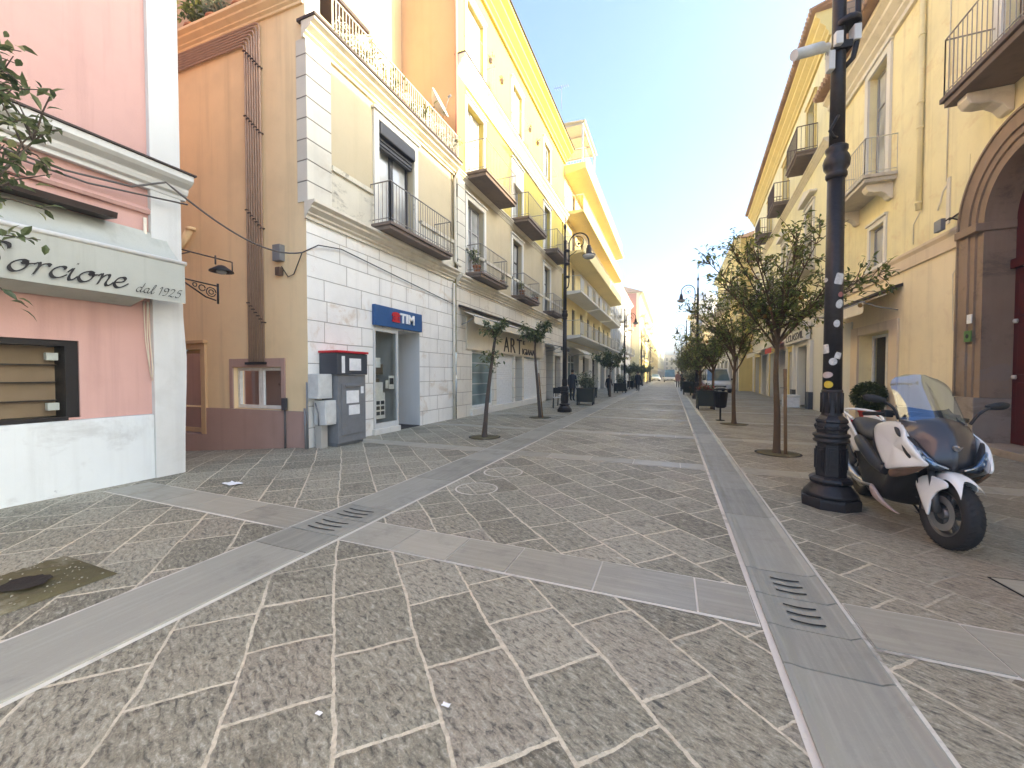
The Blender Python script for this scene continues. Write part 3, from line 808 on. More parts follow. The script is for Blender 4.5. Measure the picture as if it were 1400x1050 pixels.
# ------------------------------------------------------------------ corner building: orange alley wall + white street facade
AL = Fr((-6.6, 5.68, 0), (-1, -.04), (.04, -1))          # alley wall, u runs away from the street
WF = Fr((-6.6, 0, 0), (0, 1), (1, 0))                       # street facade, u = world y
def corner_building():
    t = thing('corner_building', 'three storey corner building with orange alley side and white block shopfront', 'building', (-6.6, 8.5, 0))
    # alley side
    mb = MB(); grid_wall(mb, AL, 0, 14, .72, 8.75, [(.68, 2.06, .73, 1.60, .16), (3.02, 4.4, .73, 2.02, .2)], n=0.0)
    mb.build('alley_wall', M['orange'], t)
    mb = MB(); pz = lambda u: .72 - .0 * u
    grid_wall(mb, AL, 0, 3.02, -1.5, .717, [], n=.035); mb.quad(AL(0, 0, .717), AL(3.02, 0, .717), AL(3.02, .035, .717), AL(0, .035, .717))
    grid_wall(mb, AL, 4.4, 14, -1.5, .717, [], n=.035)
    grid_wall(mb, AL, 3.02, 4.4, -1.5, .12, [], n=.035)
    mb.quad(AL(3.02, .035, .12), AL(3.02, -.2, .12), AL(3.02, -.2, .717), AL(3.02, .035, .717))
    mb.quad(AL(3.02, .035, .12), AL(4.4, .035, .12), AL(4.4, -.2, .12), AL(3.02, -.2, .12))
    mb.build('alley_plinth', M['orange_dull'], t)
    mb = MB(); cornice(mb, AL, -.0, 14, 8.55, .30, .22); mb.build('alley_cornice', M['orange'], t)
    # alley window (yellow room behind)
    w = window(t, AL, 3.04, 4.4, .14, 2.0, .18, M['peach'], M['glass_clear'], 1, None, (.14, .05), M['peach'], .07, False, 'alley_window')
    mb = MB(); mb.quad(AL(3.0, -.6, .0), AL(4.5, -.6, .0), AL(4.5, -.6, 2.2), AL(3.0, -.6, 2.2)); mb.box(AL, 3.1, 3.5, -.55, -.4, .2, 1.0); mb.build('room_wall', M['yellow_wall_in'], w)
    # niche cabinet
    mb = MB(); mb.box(AL, .68, 2.06, .002, .03, 1.605, 1.78); mb.box(AL, .58, .677, .002, .03, .725, 1.78); mb.box(AL, 2.063, 2.16, .002, .03, .725, 1.78)
    mb.build('niche_surround', M['orange_dull'], t)
    c = MB()
    for a, b in ((.69, 1.36), (1.375, 2.05)):
        c.box(AL, a, a + .06, -.13, -.08, .74, 1.595); c.box(AL, b - .06, b, -.13, -.08, .74, 1.595)
        c.box(AL, a + .06, b - .06, -.13, -.08, 1.53, 1.595); c.box(AL, a + .06, b - .06, -.13, -.08, .74, .81)
    cab = c.build('cabinet_doors', M['frame_white'], t)
    mb = MB(); mb.quad(AL(.74, -.11, .8), AL(2.0, -.11, .8), AL(2.0, -.11, 1.54), AL(.74, -.11, 1.54)); mb.build('pane', M['glass_clear'], cab, recalc=False)
    mb = MB(); mb.quad(AL(.66, -.5, .7), AL(2.1, -.5, .7), AL(2.1, -.5, 1.7), AL(.66, -.5, 1.7))
    mb.tube([AL(1.15, -.4, .8), AL(1.15, -.4, 1.2), AL(.9, -.35, 1.25)], .025, 6); mb.tube([AL(1.25, -.4, 1.25), AL(.85, -.4, 1.22)], .03, 6); mb.lathe(AL(.85, -.35, 1.2), [(.05, -.05), (.05, .05)], 8)
    mb.build('valve', M['orange_dull'], cab)
    # ground floor street facade: painted blocks
    mb = MB(); grid_wall(mb, WF, 5.68, 11.25, -.02, 4.47, [(7.50, 8.40, .0, 2.60, .8), (8.44, 9.38, -.02, 2.60, 1.1)], rmi=1); mb.build('ground_floor_wall', [M['ashlar_white'], M['grey_white']], t)
    # first floor
    mb = MB(); grid_wall(mb, WF, 5.68, 11.25, 5.76, 7.92, [(7.72, 9.12, 4.9, 7.56, .28)]); mb.build('first_floor_wall', M['cream'], t)
    mb = MB(); grid_wall(mb, WF, 6.26, 11.25, 4.80, 5.66, [(7.72, 9.12, 4.79, 7.56, .049)], n=.05); mb.box(WF, 6.26, 7.45, -.05, .10, 5.66, 5.76); mb.box(WF, 9.39, 11.25, -.05, .10, 5.66, 5.76)
    mb.build('parapet_panel', M['mould'], t)
    mb = MB(); mb.box(WF, 5.66, 6.255, -.2, .07, 4.80, 7.90); mb.build('quoin', M['quoin'], t, bevel=.008)
    mb = MB(); cornice(mb, WF, 5.64, 11.27, 4.47, .335, .27); mb.build('string_course', M['trim'], t)
    mb = MB(); cornice(mb, WF, 5.62, 11.27, 7.88, .30, .34); mb.build('cornice', M['trim'], t)
    mb = MB(); mb.box(WF, 5.60, 11.27, -.1, .37, 8.185, 8.235); mb.build('cornice_flashing', M['dark_metal'], t)
    # body closing the block
    mb = MB(); mb.quad(WF(5.68, 0, 8.18), WF(11.25, 0, 8.18), WF(11.25, -14, 8.18), WF(5.68, -14, 8.18)); mb.quad(WF(11.25, 0, 0), WF(11.25, -14, 0), WF(11.25, -14, 8.18), WF(11.25, 0, 8.18))
    mb.build('terrace_floor', M['concrete'], t)
    mb = MB(); grid_wall(mb, Fr((-8.6, 0, 0), (0, 1), (1, 0)), 5.9, 13.6, 8.18, 16.2, [(7.1, 8.1, 8.2, 10.4, .2)]); mb.quad((-8.6, 5.9, 8.18), (-14, 5.9, 8.18), (-14, 5.9, 16.2), (-8.6, 5.9, 16.2)); mb.quad((-8.6, 5.9, 16.2), (-14, 5.9, 16.2), (-14, 13.6, 16.2), (-8.6, 13.6, 16.2))
    mb.build('attic_wall', M['peach'], t)
    mb = MB(); mb.quad((-8.75, 7.1, 8.2), (-8.75, 8.1, 8.2), (-8.75, 8.1, 10.4), (-8.75, 7.1, 10.4)); mb.build('attic_door', M['interior_dark'], t)
    mb = MB(); mb.box(WF, 5.70, 6.05, -.30, .02, 8.19, 9.75); mb.build('terrace_pier', M['grey_white'], t, bevel=.01)
    # terrace railing, pale bars with woven screen behind
    rb = MB(); n = .24
    for k in range(4):
        u = 6.15 + k * (11.15 - 6.15) / 3; rb.tube([WF(u, n, 8.23), WF(u, n, 9.02)], .018, 6)
    rb.tube([WF(6.15, n, 9.0), WF(11.15, n, 9.0)], .02, 6); rb.tube([WF(6.15, n, 8.32), WF(11.15, n, 8.32)], .012, 5)
    for k in range(56):
        u = 6.15 + k * 5.0 / 55; rb.tube([WF(u, n, 8.24), WF(u, n, 9.0)], .0095, 4, cap=False)
    rg = random.Random(21)
    for k in range(120):                                        # scroll infill
        u = rg.uniform(6.2, 11.1); z = rg.uniform(8.36, 8.78); r = rg.uniform(.04, .08)
        rb.tube([WF(u + r * math.cos(a), n + .004, z + r * math.sin(a)) for a in [i * .9 for i in range(7)]], .006, 4, cap=False)
    rb.build('terrace_railing', M['rail_white'], t, recalc=False)
    # first floor french window with rolled shutter
    w = window(t, WF, 7.72, 9.12, 4.90, 7.56, .26, M['frame_dark'], M['glass_pale'], 2, None, (.17, .055), M['trim_white'], .085)
    mb = MB(); mb.box(WF, 7.73, 9.11, -.16, .10, 7.22, 7.52, bev=.03)
    for q in range(5): mb.box(WF, 7.75, 9.09, -.14 , -.02 + .025 * (q % 2), 6.98 + q * .05, 7.025 + q * .05)
    mb.build('roller_shutter', M['roller'], w)
    balcony(t, WF, 7.42, 10.2, 4.98, .62, .16, .93, M['stone_slab'], M['rail_grey'], .105, .008)
    # shop entrance: display case and recessed door
    s = MB()
    for a, b, c, d in ((7.505, 7.57, .14, 2.59), (8.35, 8.418, .14, 2.59)): s.box(WF, a, b, -.12, .02, c, d)
    s.box(WF, 7.57, 8.35, -.12, .02, 2.50, 2.59); s.box(WF, 7.57, 8.35, -.12, .02, .14, .26)
    sf = s.build('shop_display', M['white_paint'], t)
    mb = MB(); mb.quad(WF(7.57, -.02, .26), WF(8.35, -.02, .26), WF(8.35, -.02, 2.5), WF(7.57, -.02, 2.5)); mb.build('pane', M['glass_clear'], sf, recalc=False)
    mb = MB(); mb.quad(WF(7.5, -.75, .14), WF(8.42, -.75, .14), WF(8.42, -.75, 2.6), WF(7.5, -.75, 2.6));
    mb.box(WF, 7.62, 7.95, -.6, -.2, 1.0, 1.35); mb.box(WF, 7.8, 8.2, -.5, -.3, 1.45, 1.72)
    mb.build('display_back', M['interior'], sf)
    rg = random.Random(2); mb = MB()
    for a, b, c, d in ((7.60, 7.82, 1.62, 1.86), (8.12, 8.33, 1.08, 1.42), (7.62, 7.98, .36, 1.0), (8.0, 8.1, 1.1, 1.3), (7.64, 7.9, 1.0, 1.26)):
        mb.box(WF, a, b, -.06, -.05, c, d)
    mb.build('poster', M['paper'], sf)
    mb = MB()
    for q in range(3):
        for p_ in range(2): mb.box(WF, 7.66 + p_ * .16, 7.78 + p_ * .16, -.049, -.045, .45 + q * .13, .54 + q * .13)
    mb.box(WF, 8.15, 8.3, -.049, -.045, 1.2, 1.36)
    mb.build('poster_print', M['dark_grey_metal'], sf)
    mb = MB(); mb.box(WF, 7.46, 8.42, -.12, .09, -.01, .135); mb.build('doorstep', M['trim_white'], t, bevel=.012)
    mb = MB(); mb.box(WF, 8.43, 9.37, -1.12, -1.06, .0, 2.58); d = mb.build('door', M['grey_white'], t)
    mb = MB(); mb.box(WF, 8.50, 9.30, -1.058, -1.045, .6, 2.2); mb.build('pane', M['glass'], d)
    mb = MB(); mb.box(WF, 8.45, 9.36, -.9, .0, .004, .02); mb.build('doormat', M['interior_dark'], t)
    # downpipe between the two buildings
    mb = MB(); mb.tube([WF(11.20, .06, 0), WF(11.20, .06, 4.4)], .045, 8); mb.tube([WF(11.2, .30, 4.9), WF(11.2, .12, 5.1), WF(11.2, .10, 7.7), WF(11.2, .30, 8.0)], .045, 8); mb.build('downpipe', M['trim'], t)
    return t
corner_building()

def phone_sign():
    t = thing('shop_sign', 'blue sign with red emblem and white TIM letters above white doorway', 'sign', (-6.55, 8.4, 2.9))
    mb = MB(); mb.box(WF, 7.47, 9.37, .005, .10, 2.63, 3.12); mb.build('panel', M['blue_sign'], t, bevel=.01)
    mb = MB(); put_text(mb, WF, 'TIM', 8.38, 8.98, 2.78, 3.03, .101, 0, .03, .03); mb.build('lettering', M['white_sign'], t)
    mb = MB()
    arc = [(8.22 + .145 * math.cos(a) , 2.965 + .065 * math.sin(a)) for a in [math.pi * i / 8 for i in range(9)]]
    mb.prism(WF, arc + [(8.075, 2.965)][:0], .101, .125)
    mb.box(WF, 8.075, 8.365, .101, .125, 2.915, 2.955); mb.box(WF, 8.10, 8.365, .101, .124, 2.855, 2.895); mb.box(WF, 8.075, 8.365, .101, .125, 2.775, 2.835)
    mb.box(WF, 8.17, 8.27, .1015, .126, 2.775, 2.965)
    mb.build('emblem', M['red_sign'], t)
phone_sign()

def kiosk():
    t = thing('vending_machine', 'grey wall vending machine with red top and paper notices at white corner', 'vending machine', (-6.4, 6.35, 0))
    fr = WF
    mb = MB(); mb.box(fr, 5.98, 6.74, .02, .46, .06, 1.44, bev=.012); mb.box(fr, 6.0, 6.72, .02, .40, 0, .06); mb.build('lower_cabinet', M['grey_metal'], t)
    mb = MB(); mb.box(fr, 6.06, 6.66, .461, .475, .22, 1.26); mb.box(fr, 6.14, 6.56, .475, .50, 1.20, 1.25); d = mb.build('door', M['grey_metal'], t, bevel=.004)
    mb = MB(); mb.box(fr, 6.18, 6.52, .476, .482, .86, 1.12); mb.box(fr, 6.24, 6.54, .476, .482, .62, .82); mb.box(fr, 6.58, 6.66, .476, .482, 1.05, 1.2); mb.build('notice', M['paper'], d)
    mb = MB(); mb.box(fr, 5.93, 6.76, .02, .50, 1.445, 1.88, bev=.015); u = mb.build('upper_cabinet', M['dark_grey_metal'], t)
    mb = MB(); mb.box(fr, 6.24, 6.56, .501, .51, 1.53, 1.78); mb.box(fr, 6.04, 6.12, .501, .506, 1.48, 1.82); mb.build('screen', M['paper'], u)
    mb = MB(); mb.box(fr, 5.92, 6.77, .0, .53, 1.885, 1.93); mb.build('top_cover', M['red_sign'], t, bevel=.01)
kiosk()
def meter_boxes():
    t = thing('utility_box', 'stacked white utility boxes on concrete post beside the vending machine', 'utility box', (-6.4, 5.75, 0))
    fr = WF
    mb = MB(); mb.box(fr, 5.62, 5.95, .06, .34, .98, 1.46, bev=.012); b = mb.build('upper_box', M['box_white'], t)
    mb = MB(); mb.box(fr, 5.65, 5.92, .341, .348, 1.02, 1.42); mb.build('lid', M['box_white'], b, bevel=.004)
    mb = MB(); mb.box(fr, 5.72, 6.0, .10, .40, .46, .94, bev=.012); b = mb.build('lower_box', M['box_white'], t)
    mb = MB(); mb.box(fr, 5.75, 5.98, .401, .408, .5, .9); mb.build('lid', M['box_white'], b, bevel=.004)
    mb = MB(); mb.box(fr, 5.74, 5.90, .10, .26, -.01, .46, bev=.01); mb.build('post', M['concrete'], t)
    mb = MB()
    mb.tube([fr(5.60, .06, .0), fr(5.60, .06, 1.3)], .018, 6); mb.tube([fr(5.66, .2, .9), fr(5.66, .28, .7), fr(5.7, .24, .45)], .014, 6)
    mb.tube([fr(5.55, .07, .02), fr(5.55, .05, .8)], .02, 6); mb.build('conduit', M['grey_metal'], t)
meter_boxes()

def alley_fixtures():
    # bundle of conduits running along under the cornice and down the wall
    t = thing('pipe_bundle', 'bundle of thin brown pipes bending down the orange alley wall', 'pipes', AL(1.3, 0, 1.68))
    for k in range(7):
        u = 1.12 + k * .068; z = 8.50 - (6 - k) * .0 - k * .0 - (k) * .055; mb = MB()
        pts = [AL(u, .045, 1.70), AL(u, .045, z - .10), AL(u + .03, .045, z - .03), AL(u + .10, .045, z), AL(13, .045, z)]
        mb.tube(pts, .020, 7); mb.build('pipe', M['lead'], t)
    for z0 in (2.5, 4.4, 6.3, 7.6):
        for k in range(7):
            u = 1.12 + k * .068; mb = MB(); mb.box(AL, u - .03, u + .03, 0, .076, z0 + k * .07, z0 + k * .07 + .02); mb.build('clip', M['dark_metal'], t)
    mb = MB(); mb.box(AL, 1.06, 1.60, .0, .1, 1.655, 1.705); mb.build('end_bracket', M['iron'], t)
    # old street lamp on its arm
    t = thing('wall_lamp', 'small black lamp hanging from a rusty arm across the alley mouth', 'lamp', (-6.75, 3.6, 3.3))
    X = -6.74
    mb = MB(); mb.tube([(X, 3.58, 3.30), (X, 4.36, 3.30)], .012, 6); mb.tube([(X, 4.36, 3.30), (X, 4.36, 3.13)], .010, 6); mb.tube([(X, 4.10, 3.34), (X, 4.10, 3.20)], .012, 6); mb.tube([(X, 3.6, 3.22), (X, 3.75, 3.30)], .01, 5); mb.build('arm', M['dark_metal'], t)
    mb = MB(); mb.lathe((X, 4.19, 3.10), [(.02, .11), (.05, .10), (.09, .07), (.165, .02), (.17, .0), (.15, .0), (.08, .04), (.02, .06)], 18); mb.build('shade', M['iron'], t)
    mb = MB(); mb.lathe((X, 4.19, 3.10), [(.001, -.04), (.05, -.03), (.08, .0), (.06, .03)], 14); mb.build('bulb_glass', M['glass_pale'], t)
    t = thing('iron_bracket', 'scrolled black iron sign bracket below the small alley lamp', 'bracket', (-6.75, 3.6, 2.8))
    mb = MB(); Q = lambda y, z: (X, y, z)
    mb.tube([Q(3.60, 2.88), Q(4.12, 2.86)], .012, 6); mb.tube([Q(3.60, 2.86), Q(3.78, 2.76), Q(3.95, 2.66), Q(4.10, 2.63)], .012, 6); mb.tube([Q(4.13, 2.90), Q(4.13, 2.58)], .016, 6)
    for (cu, cz, r) in ((4.03, 2.75, .07), (4.03, 2.75, .035), (3.90, 2.79, .045), (3.80, 2.82, .028)):
        mb.tube([Q(cu + r * math.cos(q), cz + r * math.sin(q)) for q in [i * .6 for i in range(11)]], .008, 5)
    mb.build('scrollwork', M['iron'], t)
    t = thing('vent_pipe', 'orange flue pipe stub slanting out of the alley wall', 'pipe', AL(3.5, 0, 4.5))
    mb = MB(); mb.tube([AL(3.6, .12, 4.15), AL(3.17, .12, 4.62)], .075, 10); mb.build('flue', M['orange'], t)
    mb = MB(); mb.lathe(AL(3.15, .12, 4.62), [(.09, -.03), (.09, .03), (.001, .05)], 10); mb.build('cap', M['orange'], t)
    t = thing('junction_box', 'grey junction box on the orange wall near the white corner', 'junction box', AL(.66, 0, 3.7))
    mb = MB(); mb.box(AL, .56, .76, .0, .12, 3.70, 4.02, bev=.01); mb.build('case', M['grey_metal'], t)
    mb = MB(); mb.box(AL, .60, .72, .0, .1, 3.42, 3.58, bev=.008); mb.build('lower_case', M['frame_brown'], t)
    t = thing('overhead_cable', 'sagging grey cable from pink cornice across the alley to white corner', 'cable', (-6.5, 4.6, 3.9))
    A = Vector((-6.44, 3.3, 4.08)); B = Vector((-6.62, 5.6, 3.80)); pts = []
    for i in range(25):
        f = i / 24; p = A.lerp(B, f); p.z -= .42 * 4 * f * (1 - f) * (.8 + .4 * f) * .62; pts.append(p)
    mb = MB(); mb.tube([(-6.66, .5, 3.92), (-6.66, 2.4, 3.86), (-6.6, 3.0, 3.92)] + pts, .014, 6)
    mb.tube([(-6.66, .5, 3.86), (-6.66, 2.6, 3.80), (-6.55, 3.62, 3.92)], .012, 5)
    mb.build('span', M['cable'], t)
    mb = MB(); mb.tube([(-6.62, 5.6, 3.80), AL(.3, .03, 3.42), AL(.45, .03, 3.38), AL(.62, .03, 3.6)], .01, 5)
    mb.tube([(-6.62, 5.6, 3.80), (-6.53, 5.9, 4.02), (-6.55, 6.5, 4.12), (-6.55, 8.5, 3.95), (-6.55, 11.2, 3.72), (-6.45, 14, 3.60), (-6.45, 20, 3.6)], .012, 5)
    mb.build('wall_run', M['cable_dark'], t)
    t = thing('house_conduit', 'upright grey conduit with switch box at foot of the orange wall', 'conduit', AL(.55, 0, 0))
    mb = MB(); mb.tube([AL(.55, .06, -.1), AL(.55, .06, .78)], .02, 7); mb.build('tube', M['cable'], t)
    mb = MB(); mb.box(AL, .5, .6, .036, .1, .74, .98, bev=.008); mb.build('switch_box', M['dark_grey_metal'], t)
alley_fixtures()
# ------------------------------------------------------------------ yellow palazzo with the long shop
YF = Fr((-6.5, 0, 0), (0, 1), (1, 0))
def yellow_building():
    t = thing('yellow_building', 'tall yellow building with three bays of balconied windows above a cream shop', 'building', (-6.5, 18, 0))
    U0, U1 = 11.28, 25.1
    bays = [(12.0, 13.27), (16.13, 17.28), (20.70, 21.85)]
    mb = MB(); grid_wall(mb, YF, U0, U1, -.02, 4.35, [(12.35, 14.15, .25, 2.28, .18), (14.45, 16.35, .0, 2.28, .2), (16.5, 17.4, .0, 2.28, .5), (17.6, 20.1, .25, 2.28, .2), (21.2, 22.6, 0, 3.0, .5), (23.0, 24.3, 0, 2.6, .4)])
    mb.build('ground_floor_wall', M['ashlar_cream'], t)
    mb = MB(); grid_wall(mb, YF, U0, U1, 4.35, 8.05, [(a, b, 4.88, 7.40, .28) for a, b in bays]); mb.build('first_floor_wall', M['cream'], t)
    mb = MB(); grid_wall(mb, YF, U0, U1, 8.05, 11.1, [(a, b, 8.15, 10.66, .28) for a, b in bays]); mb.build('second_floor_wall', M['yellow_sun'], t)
    mb = MB(); grid_wall(mb, YF, U0, U1, 11.1, 15.0, [(a, b, 11.72, 14.1, .22) for a, b in bays])
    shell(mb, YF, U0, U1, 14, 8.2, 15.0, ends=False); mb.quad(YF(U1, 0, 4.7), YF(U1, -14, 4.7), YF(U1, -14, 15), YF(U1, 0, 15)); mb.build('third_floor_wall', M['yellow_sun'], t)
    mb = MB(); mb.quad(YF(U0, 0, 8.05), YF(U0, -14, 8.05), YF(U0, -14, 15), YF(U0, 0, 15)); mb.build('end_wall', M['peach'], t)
    mb = MB(); cornice(mb, YF, U0, U1, 4.36, .34, .24); cornice(mb, YF, U0, U1, 7.86, .2, .16); mb.build('string_course', M['trim'], t)
    mb = MB(); cornice(mb, YF, U0 - .03, U1, 11.1, .55, .36); mb.build('middle_cornice', M['trim'], t)
    mb = MB(); mb.box(YF, U0 - .04, U1, -.02, .38, 11.652, 11.70); mb.build('cornice_flashing', M['dark_metal'], t)
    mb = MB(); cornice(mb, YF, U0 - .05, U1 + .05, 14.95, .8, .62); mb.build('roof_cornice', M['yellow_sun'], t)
    mb = MB(); mb.box(YF, U0 - .05, U1 + .05, -.1, .68, 15.752, 15.80); mb.build('gutter', M['dark_metal'], t)
    mb = MB(); mb.box(YF, U0, U0 + .5, .0, .06, 4.71, 7.84); mb.build('quoin', M['quoin'], t, bevel=.006)
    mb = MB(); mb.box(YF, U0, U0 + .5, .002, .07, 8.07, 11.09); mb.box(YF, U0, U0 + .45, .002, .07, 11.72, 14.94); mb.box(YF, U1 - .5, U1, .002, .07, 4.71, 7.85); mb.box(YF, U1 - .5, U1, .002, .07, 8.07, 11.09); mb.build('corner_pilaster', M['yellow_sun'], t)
    mb = MB(); mb.box(YF, U0 + .5, U1, -.02, .05, 5.62, 5.72); mb.build('sill_band', M['trim'], t)
    for i, (a, b) in enumerate(bays):
        window(t, YF, a, b, 4.90, 7.40, .26, M['frame_dark'] if i != 0 else M['frame_grey'], M['glass_pale'], 2, .66, (.16, .05), M['trim_white'], .07)
        window(t, YF, a, b, 8.17, 10.66, .26, M['frame_white'] if i == 0 else M['frame_grey'], M['glass_pale'], 2, .62, (.16, .05), M['trim_white'], .07)
        window(t, YF, a, b, 11.74, 14.1, .2, M['frame_white'], M['glass_pale'] if i < 2 else M['glass'], 2, None, (.15, .05), M['trim_white'], .07)
        balcony(t, YF, a - .12, b + .95, 4.90, .62, .16, .92, M['stone_slab'], M['rail_grey'], .11, .008)
        balcony(t, YF, a - .20, b + 1.3, 8.20, .85, .2, 1.0, M['stone_slab'], M['rail_grey'], .12, .008)
        rb = MB()
        zt = 12.7; n = .42
        rb.tube([YF(a - .15, 0, zt), YF(a - .15, n, zt), YF(b + .15, n, zt), YF(b + .15, 0, zt)], .012, 5)
        for k in range(12): rb.tube([YF(a - .15 + k * (b - a + .3) / 11, n, 11.72), YF(a - .15 + k * (b - a + .3) / 11, n, zt)], .007, 4, cap=False)
        rb.build('window_guard', M['rail_grey'], t, recalc=False)
    mb = MB(); mb.box(YF, 16.14, 17.27, -.20, .04, 9.85, 10.64); mb.build('roller_blind', M['cream_light'], t)
    mb = MB(); mb.tube([YF(11.22, .06, 8.3), YF(11.22, .06, 14.9)], .05, 8); mb.build('downpipe', M['salmon'], t)
    # shop front
    def framed(a, b, z0, z1, gm, d=.15, nm='shop_window', div=1):
        w = window(t, YF, a, b, z0, z1, d, M['frame_white'], gm, div, None, None, None, .06, name=nm); return w
    w = framed(12.36, 14.14, .26, 2.27, M['glass_teal'])
    mb = MB()
    for z in (.7, 1.1, 1.5, 1.85): mb.box(YF, 12.45, 14.05, -.105, -.095, z, z + .03)
    mb.build('shelf_edge', M['glass_pale'], w)
    for a, b in ((14.46, 16.34), (17.61, 20.09)):
        mb = MB(); z = .02 if a < 15 else .26
        while z < 2.2:
            mb.box(YF, a, b, -.16, -.10, z, z + .085); z += .09
        mb.build('roller_blind', M['blind_white'], t)
    framed(16.51, 17.39, .01, 2.27, M['glass_teal'], .45, 'shop_door', 1)
    mb = MB(); mb.box(YF, 23.02, 24.28, -.35, -.3, 0, 2.59); mb.build('house_door', M['frame_brown'], t)
    mb = MB(); mb.box(YF, 21.22, 22.58, -.48, -.42, 0, 2.98); mb.build('bar_door', M['interior_dark'], t)
    mb = MB(); mb.box(YF, 12.2, 20.3, .003, .09, -.01, .24); mb.build('shop_plinth', M['trim_white'], t, bevel=.01)
    mb = MB(); mb.box(YF, 11.9, 20.5, .003, .05, 2.33, 3.42); mb.build('shop_fascia', M['canvas_cream'], t)
    return t
yellow_building()
def chimney_block(fr, u0, u1, n0, n1, z0, z1): pass

def artisan_sign():
    t = thing('shop_sign', 'tall narrow dark letters reading ARTIGIANA on the cream shop fascia', 'sign', (-6.44, 16, 2.4))
    n = .052; mb = MB()
    put_text(mb, YF, 'A', 15.05, 15.62, 2.40, 3.02, n, 0, -.012, .03)
    put_text(mb, YF, 'R', 15.80, 16.35, 2.40, 3.02, n, 0, -.012, .03)
    put_text(mb, YF, 'T', 16.55, 17.15, 2.37, 3.04, n, 0, -.012, .03)
    put_text(mb, YF, 'IGIANA', 17.25, 19.0, 2.38, 2.66, n, 0, -.01, .03)
    put_text(mb, YF, 'E', 17.32, 17.60, 2.84, 3.02, n, 0, 0, .03)
    mb.build('lettering', M['ink'], t)
artisan_sign()

def side_awning(name, label, fr, u0, u1, z, n1, drop, val, cm, hood=True, curve=0.0, group=None):
    t = thing('shop_awning', label, 'awning', fr((u0 + u1) / 2, .2, z), group)
    rows = []
    for j in range(6):
        f = j / 5
        rows.append([fr(u0 + (u1 - u0) * i / 16, .03 + (n1 - .03) * f, z - drop * f - .02 * math.sin(f * math.pi) * (1 + math.sin(i * 2.1)) + curve * math.sin(f * math.pi)) for i in range(17)])
    mb = MB(); mb.loft(rows, smooth=True, closed=False); mb.build('canopy', cm, t, recalc=False)
    rows = [[fr(u0 + (u1 - u0) * i / 32, n1 + .01 + .012 * f * math.sin(i * .9), z - drop - val * f - (.02 * abs(math.sin(i * .8)) if f == 1 else 0)) for i in range(33)] for f in (0, .5, 1)]
    mb = MB(); mb.loft(rows, smooth=True, closed=False); mb.build('valance', cm, t, recalc=False)
    mb = MB(); mb.tube([fr(u0, n1, z - drop), fr(u1, n1, z - drop)], .025, 6)
    for u in (u0 + .1, u1 - .1): mb.tube([fr(u, .04, z - drop - .25), fr(u, n1 * .55, z - drop * .5 - .3), fr(u, n1, z - drop)], .018, 5)
    mb.build('frame', M['frame_grey'], t)
    if hood:
        mb = MB(); mb.profile(fr, [(.01, z + .05), (.22, z + .0), (.24, z + .06), (.01, z + .13)], u0 - .05, u1 + .05); mb.build('hood', M['dark_metal'], t)
    return t
side_awning('a', 'long cream retracted awning with dark hood over the ARTIGIANA shop', YF, 11.45, 20.2, 3.62, .55, .26, .24, M['canvas_cream'])
side_awning('b', 'short dark awning over the bar door beside the left street lamp', YF, 20.9, 22.9, 3.2, .9, .22, .2, M['canvas_dark'], False)

